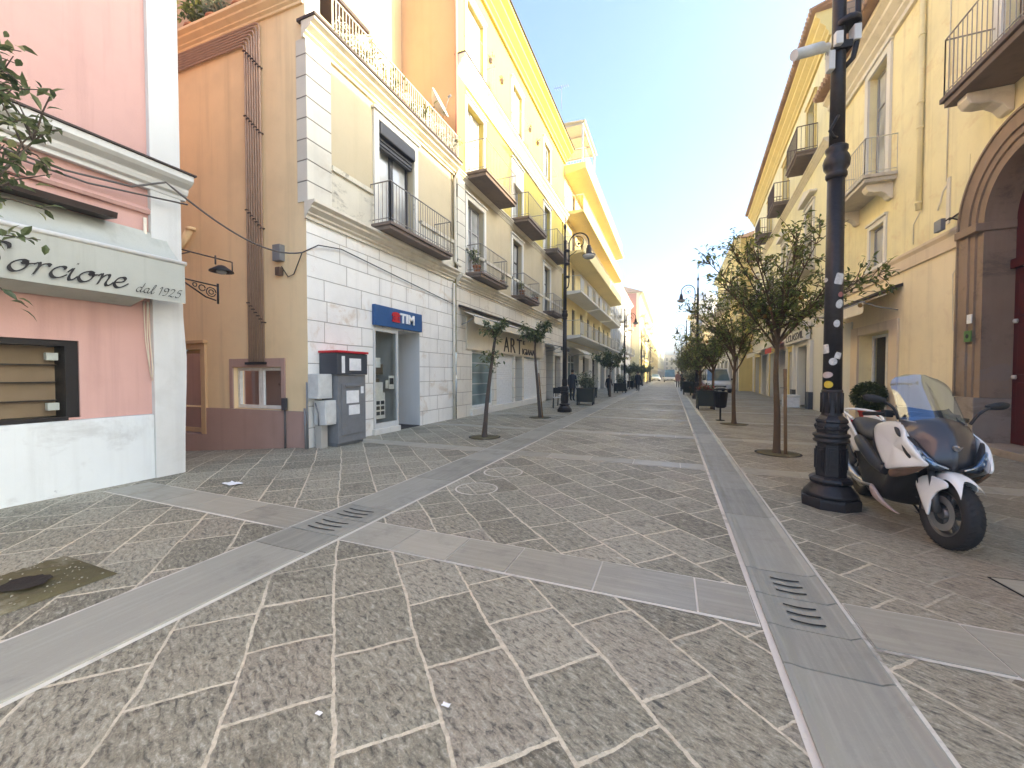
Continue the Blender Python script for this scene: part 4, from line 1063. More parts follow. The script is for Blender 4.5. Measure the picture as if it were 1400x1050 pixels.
# ------------------------------------------------------------------ golden block with long balconies
def balcony_block():
    t = thing('balcony_building', 'golden yellow apartment block with long full width balconies and a roof terrace', 'building', (-6.5, 35, 0))
    U0, U1 = 25.15, 46.0
    f = YF
    cols = [27.3 + 2.72 * k for k in range(7)]
    floors = [4.0, 6.85, 9.4, 11.95]
    ops = [(c, c + .95, z + .1, z + 2.05, .2) for z in floors for c in cols]
    mb = MB(); grid_wall(mb, f, U0, U1, 3.7, 14.6, ops); shell(mb, f, U0, U1, 14, 3.7, 14.6); mb.build('wall', M['yellow_deep'], t)
    mb = MB(); grid_wall(mb, f, U0, U1, -.02, 3.7, [(26.2, 29.6, 0, 2.9, .5), (31, 33.5, 0, 2.9, .5), (35, 38, 0, 2.9, .5), (39.5, 42, 0, 2.9, .5), (43, 45.2, 0, 2.9, .5)]); mb.build('ground_floor_wall', M['trim_white'], t)
    for a, b in ((26.2, 29.6), (31, 33.5), (35, 38), (39.5, 42), (43, 45.2)):
        window(t, f, a, b, .02, 2.9, .45, M['frame_white'] if a < 30 else M['frame_brown'], M['glass_teal'] if a < 30 else M['glass'], 3, .8, None, None, .08, name='shop_window')
    for z in floors:
        for c in cols:
            w = window(t, f, c, c + .95, z + .1, z + 2.05, .18, M['shutter_brown'], M['glass'], 2, None, None, None, .06)
    for i, z in enumerate(floors + [14.55]):
        pr = 1.1 if i < 2 else 1.25
        sm = M['trim_white'] if i < 2 else M['yellow_deep']
        mb = MB()
        if i < 4:
            segs = [(U0 + .0, 32.0), (32.5, 39.2), (39.7, U1)] if i < 2 else [(U0 + .0, U1)]
            for a, b in segs: mb.profile(f, [(.003, z), (pr, z), (pr, z - .12), (pr - .1, z - .16), (.4, z - .24), (.003, z - .26)], a, b)
        else:
            mb.profile(f, [(.003, z + .3), (1.4, z + .3), (1.4, z - .05), (1.2, z - .12), (.003, z - .3)], U0 - .1, U1 + .1)
            z += .3; segs = [(U0, U1)]
            pr = 1.35
        s = mb.build('balcony' if i < 4 else 'roof_slab', sm, t)
        rb = MB(); solid = MB()
        for a, b in segs:
            zt = z + .95
            rb.tube([f(a + .04, .0, zt), f(a + .04, pr - .05, zt), f(b - .04, pr - .05, zt), f(b - .04, 0, zt)], .022, 5)
            k = int((b - a) / .17)
            for q in range(k + 1): rb.tube([f(a + .04 + (b - a - .08) * q / k, pr - .05, z), f(a + .04 + (b - a - .08) * q / k, pr - .05, zt)], .008, 3, cap=False)
            for q in range(8): rb.tube([f(a + .04, .02 + (pr - .07) * q / 7, z), f(a + .04, .02 + (pr - .07) * q / 7, zt)], .008, 3, cap=False)
            if i in (2, 3): solid.box(f, a + .02, b - .02, pr - .04, pr - .01, z + .02, z + .72)
            else:
                st = a
                while st < b - 1.2:
                    solid.box(f, st + .15, min(b, st + 1.25), pr - .075, pr - .06, z + .1, z + .86); st += 2.75
        rb.build('railing', M['rail_white'], s, recalc=False)
        if i < 4: solid.build('parapet_panel', M['yellow_deep'] if i in (2, 3) else M['trim_white'], s)
    # roof terrace: pergola of white posts with a sloping white roof, brown penthouse
    mb = MB()
    for u in (25.4, 29.4):
        for n in (-3.2, 1.15): mb.box(f, u, u + .1, n - .1, n, 14.86, 17.3)
    for n in (-3.2, 1.15): mb.box(f, 25.3, 29.6, n - .1, n, 17.302, 17.42)
    for u in (25.4, 26.8, 28.2, 29.4): mb.box(f, u, u + .08, -3.2, 1.15, 17.423, 17.52)
    p = mb.build('pergola', M['white_paint'], t)
    mb = MB(); mb.add([f(25.2, 1.3, 17.53), f(29.6, 1.3, 17.53), f(29.6, -3.5, 17.78), f(25.2, -3.5, 17.78), f(25.2, 1.3, 17.58), f(29.6, 1.3, 17.58), f(29.6, -3.5, 17.83), f(25.2, -3.5, 17.83)], [(0, 1, 2, 3), (4, 5, 6, 7), (0, 1, 5, 4), (1, 2, 6, 5), (2, 3, 7, 6), (3, 0, 4, 7)]); mb.build('roof_sheet', M['grey_white'], p)
    mb = MB(); mb.box(f, 25.2, 32, -8, -1.2, 14.7, 17.2); mb.box(f, 25.4, 27, -6, -2.2, 17.2, 19.0); mb.box(f, 25.3, 27.1, -6.1, -2.1, 19.0, 19.2)
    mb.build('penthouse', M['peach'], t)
balcony_block()
side_awning('c', 'cream curved awning above the glazed shop under the long balconies', YF, 26.0, 29.9, 3.35, 1.2, .55, .25, M['canvas_cream'], False, .12)

# ------------------------------------------------------------------ pale block with grey shutters
def plain_block(name, label, fr, u0, u1, h, depth, wallm, floors, cols, ww, wh, fm, gm, roof='flat', surround=None, balc=0, shops=3, trimm=None, groundm=None, gh=3.8, roofm=None, shutters=None, railm=None):
    t = thing(name, label, 'building', fr((u0 + u1) / 2, 0, 0))
    trimm = trimm or M['trim']
    step = (u1 - u0) / cols
    wins = [(u0 + step * (k + .5) - ww / 2, u0 + step * (k + .5) + ww / 2, z, z + wh) for z in floors for k in range(cols)]
    mb = MB(); grid_wall(mb, fr, u0, u1, gh, h, [(*w, .2) for w in wins]); shell(mb, fr, u0, u1, depth, -.05, h); mb.build('wall', wallm, t)
    sh = [(u0 + (u1 - u0) * (k + .18) / shops, u0 + (u1 - u0) * (k + .82) / shops, 0, 2.9) for k in range(shops)]
    mb = MB(); grid_wall(mb, fr, u0, u1, -.05, gh, [(*w, .4) for w in sh]); mb.build('ground_floor_wall', groundm or trimm, t)
    for k, w in enumerate(sh): window(t, fr, w[0], w[1], .02, 2.9, .36, M['frame_brown'] if k % 2 else M['frame_grey'], M['glass'] if k % 3 else M['glass_teal'], 3, .8, None, None, .08, name='shop_window')
    for w in wins[:100]:
        wi = window(t, fr, w[0], w[1], w[2], w[3], .18, fm, gm, 2, None, surround, trimm, .06)
        if shutters:
            mb = MB()
            for a, b in ((w[0] - ww * .5 - .02, w[0] - .02), (w[1] + .02, w[1] + ww * .5 + .02)):
                mb.box(fr, a, b, .06, .1, w[2], w[3])
            mb.build('shutter', shutters, wi)
    mb = MB(); cornice(mb, fr, u0, u1, gh - .02, .3, .2)
    for z in floors[1:]: cornice(mb, fr, u0, u1, z - .55, .18, .14)
    mb.build('string_course', trimm, t)
    mb = MB(); cornice(mb, fr, u0 - .1, u1 + .1, h - .5, .52, .5); mb.build('roof_cornice', trimm, t)
    if balc:
        for i, w in enumerate(wins):
            if i % balc == 0: balcony(t, fr, w[0] - .35, w[1] + .35, w[2] + .01, .8, .18, .95, M['stone_pale'], railm or M['rail_grey'], .16, .01)
    if roof == 'tile':
        mb = MB(); e = .55
        mb.add([fr(u0 - .2, e, h + .03), fr(u1 + .2, e, h + .03), fr(u1 - 2, -depth / 2, h + depth * .22), fr(u0 + 2, -depth / 2, h + depth * .22), fr(u0 - .2, -depth - e, h + .03), fr(u1 + .2, -depth - e, h + .03)],
               [(0, 1, 2, 3), (4, 5, 2, 3), (0, 3, 4), (1, 2, 5), (0, 1, 5, 4)])
        mb.build('roof', roofm or M['tile'], t)
    else:
        mb = MB(); mb.box(fr, u0 + .2, u1 - .2, -depth + .2, -.25, h + .0, h + .5); mb.build('roof', M['concrete'], t)
    return t
plain_block('apartment_building', 'pale grey apartment block with narrow shuttered windows between golden block and salmon house', YF, 46.1, 69.5, 12.9, 12, M['grey_white'], [4.6, 8.6], 9, 1.0, 2.6, M['frame_grey'], M['glass_pale'], surround=(.14, .05), balc=2, shops=5, trimm=M['trim_white'], shutters=M['shutter_grey'], railm=M['rail_white'])
FF = Fr((-5.0, 0, 0), (0, 1), (1, 0))
b7 = plain_block('apartment_building', 'tall yellow block with bare salmon end wall and hipped tile roof', FF, 70, 112, 15.3, 14, M['yellow_pale'], [4.6, 8.1, 11.6], 12, 1.1, 2.2, M['frame_brown'], M['glass'], 'tile', (.16, .06), 3, 7, M['yellow'], M['yellow'])
def salmon_end():
    mb = MB(); e = Fr((-5.0, 70, 0), (-1, 0), (0, -1))
    mb.box(e, .6, 13.9, .003, .03, 9.5, 15.2); mb.box(e, 1.4, 13.9, .003, .03, 4, 9.3); mb.build('end_wall', M['salmon'], b7)
salmon_end()
plain_block('apartment_building', 'long pale green yellow block far down the left side of the street', FF, 112.5, 165, 14.5, 14, M['yellow'], [4.6, 8.2, 11.4], 13, 1.1, 2.0, M['frame_grey'], M['glass'], 'flat', None, 0, 8, M['yellow_pale'], M['yellow_pale'])
plain_block('apartment_building', 'hazy cream block at the far left end of the street', FF, 166, 300, 17.5, 14, M['yellow_pale'], [4.6, 8.2, 11.6], 18, 1.3, 2.2, M['frame_grey'], M['glass'], 'flat', None, 0, 8, M['trim_white'], M['trim_white'])

# ================================================================== RIGHT SIDE
RF = Fr((5.6, 0, 0), (0, 1), (-1, 0))
def tile_eave(mb, fr, u0, u1, n_e, z_e, depth, pitch, pitch_step=.21):
    """roof plane of half-round tiles, their ends scalloping the eave"""
    k = int((u1 - u0) / pitch_step)
    zb = z_e + (n_e + depth) * pitch
    mb.quad(fr(u0, n_e, z_e), fr(u1, n_e, z_e), fr(u1, -depth, zb), fr(u0, -depth, zb))
    mb.quad(fr(u0, n_e, z_e - .05), fr(u1, n_e, z_e - .05), fr(u1, 0, z_e - .05), fr(u0, 0, z_e - .05))
    mb.quad(fr(u0, n_e, z_e), fr(u1, n_e, z_e), fr(u1, n_e, z_e - .05), fr(u0, n_e, z_e - .05))
    for i in range(k):
        u = u0 + (i + .5) * (u1 - u0) / k
        a, b = Vector(fr(u, n_e + .07, z_e + .02)), Vector(fr(u, n_e - 2.2, z_e + .02 + 2.2 * pitch))
        mb.tube([a, a.lerp(b, .3), b], [.085, .075, .08], 7)

def arch_poly(cu, cz, r, a0, a1, k): return [(cu + r * math.cos(a0 + (a1 - a0) * i / k), cz + r * math.sin(a0 + (a1 - a0) * i / k)) for i in range(k + 1)]
CU, CZ, RO, RI = 9.45, 4.35, 1.62, 1.06
def right_palazzo():
    t = thing('yellow_palazzo', 'warm yellow palazzo with brown stone arch and tiled eave on the right', 'building', (5.6, 12, 0))
    U0, U1 = 1.0, 18.15  # unseen near end cut short so more light enters the street
    f = RF; H = 11.6
    wins = [(14.45, 15.62, 6.98, 10.5), (9.0, 10.2, 6.85, 10.3), (3.0, 4.2, 6.85, 10.3)]
    top_arch = CZ + RI
    ops = [(*w, .3) for w in wins] + [(14.05, 16.0, -.02, 2.68, .45), (14.5, 15.36, 4.62, 5.82, .2)]
    mb = MB(); oo = ops + [(CU - RO + .02, CU + RO - .02, -.02, CZ + RO - .03, .02)]
    grid_wall(mb, f, U0, U1, 4.17, H, oo)
    shell(mb, f, U0, U1, 12, -.02, H)
    # fill the rectangle corners above the arch
    k = 16; pts = arch_poly(CU, CZ, RO - .03, 0, math.pi, 2 * k)
    zt = CZ + RO - .03
    for (ua, za), (ub, zb) in zip(pts[:-1], pts[1:]): mb.quad(f(ua, 0, za), f(ub, 0, zb), f(ub, 0, zt), f(ua, 0, zt))
    mb.build('wall', M['yellow_right'], t)
    lo = [(14.05, 16.0, -.02, 2.68, 0), (CU - RO + .02, CU + RO - .02, -.02, CZ + RO - .03, 0)]
    mb = MB(); grid_wall(mb, f, U0, U1, -.02, 4.17, lo); mb.build('lower_wall', M['peach_low'], t)
    # portal
    mb = MB()
    def ring(r0, r1, n0, n1, seg=28, zb=1.0):
        inner = [(CU + r0, zb)] + arch_poly(CU, CZ, r0, 0, math.pi, seg) + [(CU - r0, zb)]
        outer = [(CU + r1, zb)] + arch_poly(CU, CZ, r1, 0, math.pi, seg) + [(CU - r1, zb)]
        for i in range(len(inner) - 1):
            a, b, c, d = inner[i], inner[i + 1], outer[i + 1], outer[i]
            mb.quad(f(a[0], n1, a[1]), f(b[0], n1, b[1]), f(c[0], n1, c[1]), f(d[0], n1, d[1]))
            mb.quad(f(a[0], n0, a[1]), f(b[0], n0, b[1]), f(b[0], n1, b[1]), f(a[0], n1, a[1]))
            mb.quad(f(d[0], n0, d[1]), f(c[0], n0, c[1]), f(c[0], n1, c[1]), f(d[0], n1, d[1]))
    ring(RI + .30, RO, -.05, .12); ring(RI + .17, RI + .298, -.05, .085); ring(RI, RI + .168, -.42, .05)
    ring(RO, RO + .04, -.05, .15)
    mb.build('arch_surround', M['portal'], t)
    for s in (-1, 1):
        mb = MB(); a, b = sorted((CU + s * (RI - .0), CU + s * (RO + .03))); mb.box(f, a, b, -.42, .17, -.02, .16); 
        a, b = sorted((CU + s * (RI + .0), CU + s * (RO + .01))); mb.box(f, a, b, -.42, .14, .16, .995)
        mb.build('pier_base', M['portal_light'], t, bevel=.015)
        mb = MB(); a, b = sorted((CU + s * (RI - .03), CU + s * (RO + .05))); mb.box(f, a, b, -.40, .18, CZ - .14, CZ + .02); mb.build('impost', M['portal'], t, bevel=.015)
    dm = MB(); inner = [(CU + RI - .005, .14)] + arch_poly(CU, CZ, RI - .005, 0, math.pi, 24) + [(CU - RI + .005, .14)]
    dm.prism(f, inner, -.47, -.40)
    d = dm.build('portal_door', M['door_red'], t)
    pm = MB()
    for s in (-1, 1):
        for z0, z1 in ((.35, 1.3), (1.45, 2.4), (2.55, 3.3)):
            a, b = sorted((CU + s * .14, CU + s * .92)); pm.box(f, a, b, -.398, -.375, z0, z1, bev=.012)
    pm.box(f, CU - RI, CU + RI, -.398, -.33, 3.45, 3.62); pm.build('panel', M['door_red'], d)
    for z in (1.4, 2.45):
        pm = MB(); pm.lathe(f(CU + .95, -.36, z), [(.03, -.04), (.04, 0), (.03, .04)], 8); pm.build('hinge', M['rail_white'], d)
    mb = MB(); mb.box(f, CU - RI, CU + RI, -.6, .22, -.02, .13); mb.build('threshold', M['portal_light'], t, bevel=.01)
    # band over the shops
    mb = MB(); mb.profile(f, [(.002, 4.15), (.05, 4.15), (.05, 4.42), (.09, 4.5), (.09, 4.56), (.002, 4.58)], 11.15, U1); mb.build('band_course', M['ochre_band'], t)
    # eave moulding + tiles
    mb = MB(); cornice(mb, f, U0, U1, H - .85, .8, .48); mb.build('eave_cornice', M['trim'], t)
    mb = MB(); tile_eave(mb, f, U0, U1, .72, H + .02, 7, .30); mb.build('roof', M['tile'], t)
    mb = MB(); mb.quad(f(U1, 0, H), f(U1, -12, H), f(U1, -7, H + 2.1), f(U1, -6, H + 2.1)); mb.build('gable', M['tufa'], t)
    # windows and balconies
    w = window(t, f, *wins[0], .26, M['frame_grey'], M['glass_pale'], 2, .72, (.2, .06), M['trim_white'], .08)
    window(t, f, *wins[1], .26, M['frame_brown'], M['glass_pale'], 2, .72, (.2, .06), M['trim_white'], .08)
    window(t, f, *wins[2], .26, M['frame_brown'], M['glass_pale'], 2, .72, (.2, .06), M['trim_white'], .08)
    window(t, f, 14.5, 15.36, 4.62, 5.82, .17, M['frame_grey'], M['glass_pale'], 1, None, (.14, .04), M['trim_white'], .06, True)
    balcony(t, f, 13.85, 16.65, 6.95, .75, .2, 1.0, M['stone_pale'], M['rail_white'], .12, .008, [14.2, 16.3], M['trim'])
    balcony(t, f, 7.6, 10.40, 6.80, .80, .2, 1.1, M['stone_slab'], M['rail_beige'], .12, .008, [8.0, 10.06], M['trim'])
    balcony(t, f, 2.0, 5.2, 6.80, .80, .2, 1.1, M['stone_slab'], M['rail_grey'], .12, .008, [2.4, 4.8], M['trim'])
    # pipes, cables
    mb = MB(); mb.tube([f(12.7, .07, 5.45), f(12.7, .07, 10.9)], .055, 8)
    for z in (5.6, 7.4, 8.0, 9.6): mb.tube([f(12.7, .07, z), f(12.7, .07, z + .05)], .07, 8)
    mb.build('downpipe', M['yellow_right'], t)
    mb = MB(); mb.tube([f(11.75, .02, 5.7), f(11.75, .02, 10.7)], .012, 5); mb.box(f, 11.62, 11.72, .002, .03, 4.75, 5.75)
    mb.tube([f(11.7, .03, 5.6), f(11.8, .05, 5.5), f(11.85, .06, 5.3), f(11.95, .06, 5.15)], .018, 5); mb.tube([f(11.2, .03, 3.8), f(11.45, .02, 3.6), f(11.4, .02, 2.4), f(11.2, .03, 2.3)], .008, 4)
    mb.tube([f(13.0, .02, 4.7), f(13.0, .02, 5.2), f(12.7, .03, 5.4)], .01, 4)
    mb.build('wall_cable', M['trim'], t)
    # shop opening under the awning
    mb = MB()
    mb.box(f, 13.60, 14.045, .003, .05, .0, 2.95); mb.box(f, 16.005, 16.5, .003, .06, 0, 2.95); mb.box(f, 14.045, 16.005, .003, .05, 2.69, 2.95); mb.build('shop_surround', M['ochre_band'], t)
    mb = MB(); mb.box(f, 16.505, 17.5, .003, .045, 0, 3.2); mb.build('shop_pier', M['cream_light'], t)
    w = window(t, f, 14.06, 15.99, .02, 2.67, .40, M['frame_white'], M['glass_shop'], 2, None, None, None, .08, name='shop_window')
    mb = MB(); mb.quad(f(13.9, -2.0, 0), f(16.1, -2.0, 0), f(16.1, -2.0, 2.7), f(13.9, -2.0, 2.7)); mb.quad(f(13.9, -.46, .01), f(16.1, -.46, .01), f(16.1, -2, .01), f(13.9, -2, .01)); mb.quad(f(13.9, -.46, 0), f(13.9, -2, 0), f(13.9, -2, 2.7), f(13.9, -.46, 2.7)); mb.quad(f(16.1, -.46, 0), f(16.1, -2, 0), f(16.1, -2, 2.7), f(16.1, -.46, 2.7)); mb.quad(f(13.9, -.46, 2.69), f(16.1, -.46, 2.69), f(16.1, -2, 2.69), f(13.9, -2, 2.69))
    mb.build('shop_room', M['interior_dark'], w)
    mb = MB(); rg = random.Random(8)
    mb.tube([f(14.2, -1.0, 1.7), f(15.7, -1.0, 1.7)], .015, 6)
    for k in range(11):
        u = 14.3 + k * .13; mb.prism(f, [(u, 1.68), (u + .02, 1.62), (u + .06, .9 + rg.random() * .3), (u - .05, .9 + rg.random() * .2), (u - .02, 1.62)], -1.15, -.85)
    mb.build('clothes_rail', M['rail_white'], w)
    return t
right_palazzo()
side_awning('d', 'retracted cream awning with dark hood over the right shop behind the scooter', Fr((5.6, 0, 0), (0, 1), (-1, 0)), 13.5, 17.3, 3.72, .8, .3, .3, M['canvas_cream'])
def portal_bits():
    f = RF
    t = thing('wall_plaque', 'small green square plaque on the brown portal pier', 'plaque', f(10.72, .13, 2.2))
    mb = MB(); mb.box(f, 10.62, 10.82, .122, .14, 2.10, 2.32, bev=.004); mb.build('plate', simple('green_plaque', (.10, .22, .06), .5, bump=0), t)
    mb = MB(); mb.prism(f, [(10.72 + .045 * math.cos(a), 2.21 + .045 * math.sin(a)) for a in [i * math.pi / 4 for i in range(8)]], .141, .144); mb.build('emblem', M['iron'], t)
    tag_o = MB(); tag_o.box(f, 10.62, 10.76, .122, .135, 2.46, 2.64, bev=.003)
    tag(tag_o.build('notice_plate', M['paper']), 'small white notice plate above the green plaque on the pier', 'plaque')
    t = thing('flood_light', 'small grey floodlight on wall bracket left of the brown arch', 'floodlight', f(11.3, .1, 4.65))
    mb = MB(); mb.box(f, 11.25, 11.5, .25, .33, 4.52, 4.76, bev=.01); mb.build('housing', M['grey_metal'], t)
    mb = MB(); mb.tube([f(11.35, .0, 4.72), f(11.35, .14, 4.78), f(11.35, .26, 4.68)], .015, 6); mb.tube([f(11.2, .02, 4.85), f(11.55, .05, 4.80)], .02, 6); mb.build('bracket', M['dark_metal'], t)
portal_bits()

# ---- second palazzo (slightly turned), then the rest of the row
R2A = (5.37, 18.2); _d = Vector((1.06, 20.9, 0)).normalized()
R2 = Fr((5.37, 18.2, 0), (_d.x, _d.y), (-_d.y, _d.x))
def second_palazzo():
    t = thing('yellow_palazzo', 'taller pale yellow palazzo with scalloped tile eave beyond the black lamp post', 'building', (5.37, 28, 0))
    f = R2; L = 21.0; H = 15.0
    us = [2.05, 7.35, 12.6, 17.4]
    up = [(u, u + 1.2, 10.75, 13.05) for u in us]; mid = [(u, u + 1.2, 6.0, 8.6) for u in us]
    sh = [(2.6, 4.3, 0, 2.75), (5.3, 6.2, 0, 2.6), (7.0, 8.8, 0, 2.8), (10, 12, 0, 2.8), (13.2, 15.2, 0, 2.8), (16.5, 19, 0, 2.8)]
    mb = MB(); grid_wall(mb, f, 0, L, 3.9, H, [(*w, .28) for w in up + mid])
    mb.quad(f(L, 0, 0), f(L, -12, 0), f(L, -12, H), f(L, 0, H)); mb.quad(f(0, 0, H), f(L, 0, H), f(L, -12, H), f(0, -12, H)); mb.build('wall', M['yellow_pale'], t)
    mb = MB(); grid_wall(mb, f, 0, L, -.02, 3.9, [(*w, .4) for w in sh]); mb.build('ground_floor_wall', M['cream_light'], t)
    mb = MB(); mb.quad(f(0, 0, 0), f(0, -12, 0), f(0, -12, H), f(0, 0, H)); mb.build('end_wall', M['tufa'], t)
    for k, w in enumerate(up): 
        window(t, f, *w, .26, M['frame_brown'], M['glass_pale'], 2, .7, (.18, .06), M['yellow'], .08)
        balcony(t, f, w[0] - .45, w[1] + .45, 10.72, .75, .2, 1.0, M['stone_slab'], M['frame_brown'], .12, .011)
    for k, w in enumerate(mid):
        wi = window(t, f, *w, .26, M['frame_brown'], M['glass_pale'], 2, .7, (.18, .06), M['trim_white'], .08)
        mb = MB(); mb.prism(f, [(w[0] - .45, 8.98), (w[1] + .45, 8.98), (w[1] + .45, 9.06), (w[1] - .6 + .0, 9.38), (w[0] - .45, 9.06)], .003, .26); mb.build('hood', M['trim_white'], wi)
        balcony(t, f, w[0] - .4, w[1] + .4, 5.98, .7, .18, 1.0, M['stone_pale'], M['rail_grey'], .12, .01)
    mb = MB(); cornice(mb, f, 0, L, 3.88, .3, .22); cornice(mb, f, 0, L, 10.0, .3, .2); mb.build('string_course', M['trim'], t)
    mb = MB(); cornice(mb, f, 0, L, H - 1.0, .95, .5); mb.build('eave_cornice', M['yellow'], t)
    mb = MB(); tile_eave(mb, f, -.15, L + .1, .62, H + .03, 6, .3); mb.build('roof', M['tile'], t)
    for k, w in enumerate(sh):
        m1 = [M['frame_dark'], M['frame_white'], M['shutter_brown'], M['frame_dark'], M['frame_grey'], M['frame_brown']][k]
        window(t, f, w[0], w[1], .02, w[3] - .01, .36, m1, M['glass_teal'] if k in (0, 3) else M['glass'], 2, None, (.22, .05), M['trim_white'] if k % 2 == 0 else M['yellow'], .07, name='shop_window')
    for u in (1.7, 4.75):
        mb = MB(); mb.box(f, u, u + .35, .003, .12, .72, 2.9); mb.build('shop_pilaster', M['trim_white'], t)
    for u in (1.65, 4.7):
        mb = MB(); mb.box(f, u, u + .45, .003, .16, 0, .718); mb.build('pilaster_base', M['dark_grey_metal'], t)
second_palazzo()
def right_sign():
    f = R2
    t = thing('shop_sign', 'cream shop sign board with moulded top and brown lettering beyond the right tree', 'sign', f(4, .2, 3.0))
    mb = MB(); mb.box(f, 2.0, 6.3, .06, .22, 2.95, 3.5); mb.profile(f, [(.05, 3.5), (.26, 3.5), (.34, 3.6), (.36, 3.7), (.05, 3.72)], 1.9, 6.4); mb.build('board', M['trim_white'], t)
    mb = MB(); g = Fr(f(0, 0, 0), (-_d.x, -_d.y), (-_d.y, _d.x)); put_text(mb, g, 'L.CLASSVIL', -5.9, -2.4, 3.05, 3.38, .222, 0, 0, .02); mb.build('lettering', M['ink'], t)
right_sign()
side_awning('e', 'small red awning with scalloped edge beside the cream right shop sign', R2, 6.9, 9.2, 3.25, .7, .3, .3, M['canvas_red'], False)
side_awning('f', 'pale awning farther along the right shops behind the trees', R2, 12.8, 16.4, 3.3, .9, .35, .28, M['canvas_cream'], False)
R3 = Fr((5.5, 0, 0), (0, 1), (-1, 0))
plain_block('apartment_building', 'ochre house with green gutter just past the scalloped eave on the right', R3, 39.6, 58, 13.3, 12, M['yellow'], [4.6, 8.6], 6, 1.1, 2.2, M['frame_brown'], M['glass'], 'tile', (.15, .05), 1, 5, M['yellow_pale'], M['cream_light'])
plain_block('apartment_building', 'low pinkish house beyond the ochre one, half hidden by street trees', R3, 58.2, 80, 9.5, 12, M['ochre_band'], [4.6], 7, 1.1, 2.2, M['frame_grey'], M['glass'], 'flat', (.15, .05), 0, 5, M['trim'], M['trim'])
plain_block('apartment_building', 'long cream and rose house row at the far right end of the street', R3, 96, 190, 12.0, 12, M['ochre_band'], [4.6, 8.2], 20, 1.1, 2.0, M['frame_grey'], M['glass'], 'flat', None, 0, 8, M['trim_white'], M['trim'])
plain_block('apartment_building', 'pale hazy block closing the right side far away', R3, 190.5, 300, 15, 12, M['grey_white'], [4.6, 8.2, 11], 16, 1.3, 2.0, M['frame_grey'], M['glass'], 'flat', None, 0, 8, M['trim_white'], M['trim'])
plain_block('apartment_building', 'faint cream building closing the view at the street end', Fr((0, 302, 0), (1, 0), (0, -1)), -14, 14, 15, 12, M['trim_white'], [4.6, 8.2, 11], 9, 1.3, 2.0, M['frame_grey'], M['glass'], 'flat', None, 0, 5, M['trim_white'], M['trim'])

def corner_tower():
    t = thing('corner_tower', 'cream stone church tower with cornices and domed lantern in the far right row', 'tower', (6.6, 84, 0))
    c = (5.9, 84, 0); mb = MB()
    def box(a, z0, z1, m): m.box(W0, c[0] - a, c[0] + a, c[1] - a, c[1] + a, z0, z1)
    box(2.6, -.05, 8.1, mb); box(2.5, 8.4, 12.2, mb); mb.build('shaft', M['cream'], t)
    mb = MB()
    for z, h in ((8.1, .3), (12.2, .5)): box(2.9, z, z + h * .5, mb); box(3.1, z + h * .5, z + h, mb)
    mb.build('cornice', M['trim'], t)
    mb = MB()
    for z0, z1 in ((3, 7), (8.9, 11.6)):
        for k in (-1, 1):
            mb.box(W0, c[0] - 2.66, c[0] - 2.4, c[1] + k * 1.1 - .4, c[1] + k * 1.1 + .4, z0, z1); mb.box(W0, c[0] + k * 1.1 - .4, c[0] + k * 1.1 + .4, c[1] - 2.66, c[1] - 2.4, z0, z1)
    mb.build('window', M['glass'], t)
    mb = MB(); mb.lathe((c[0], c[1], 12.7), [(2.2, 0), (2.2, 2.3), (2.45, 2.35), (2.45, 2.6), (2.1, 2.65), (1.8, 3.5), (1.1, 4.2), (.3, 4.6), (.1, 5.4)], 12, smooth=False); mb.build('lantern', M['grey_white'], t)
corner_tower()
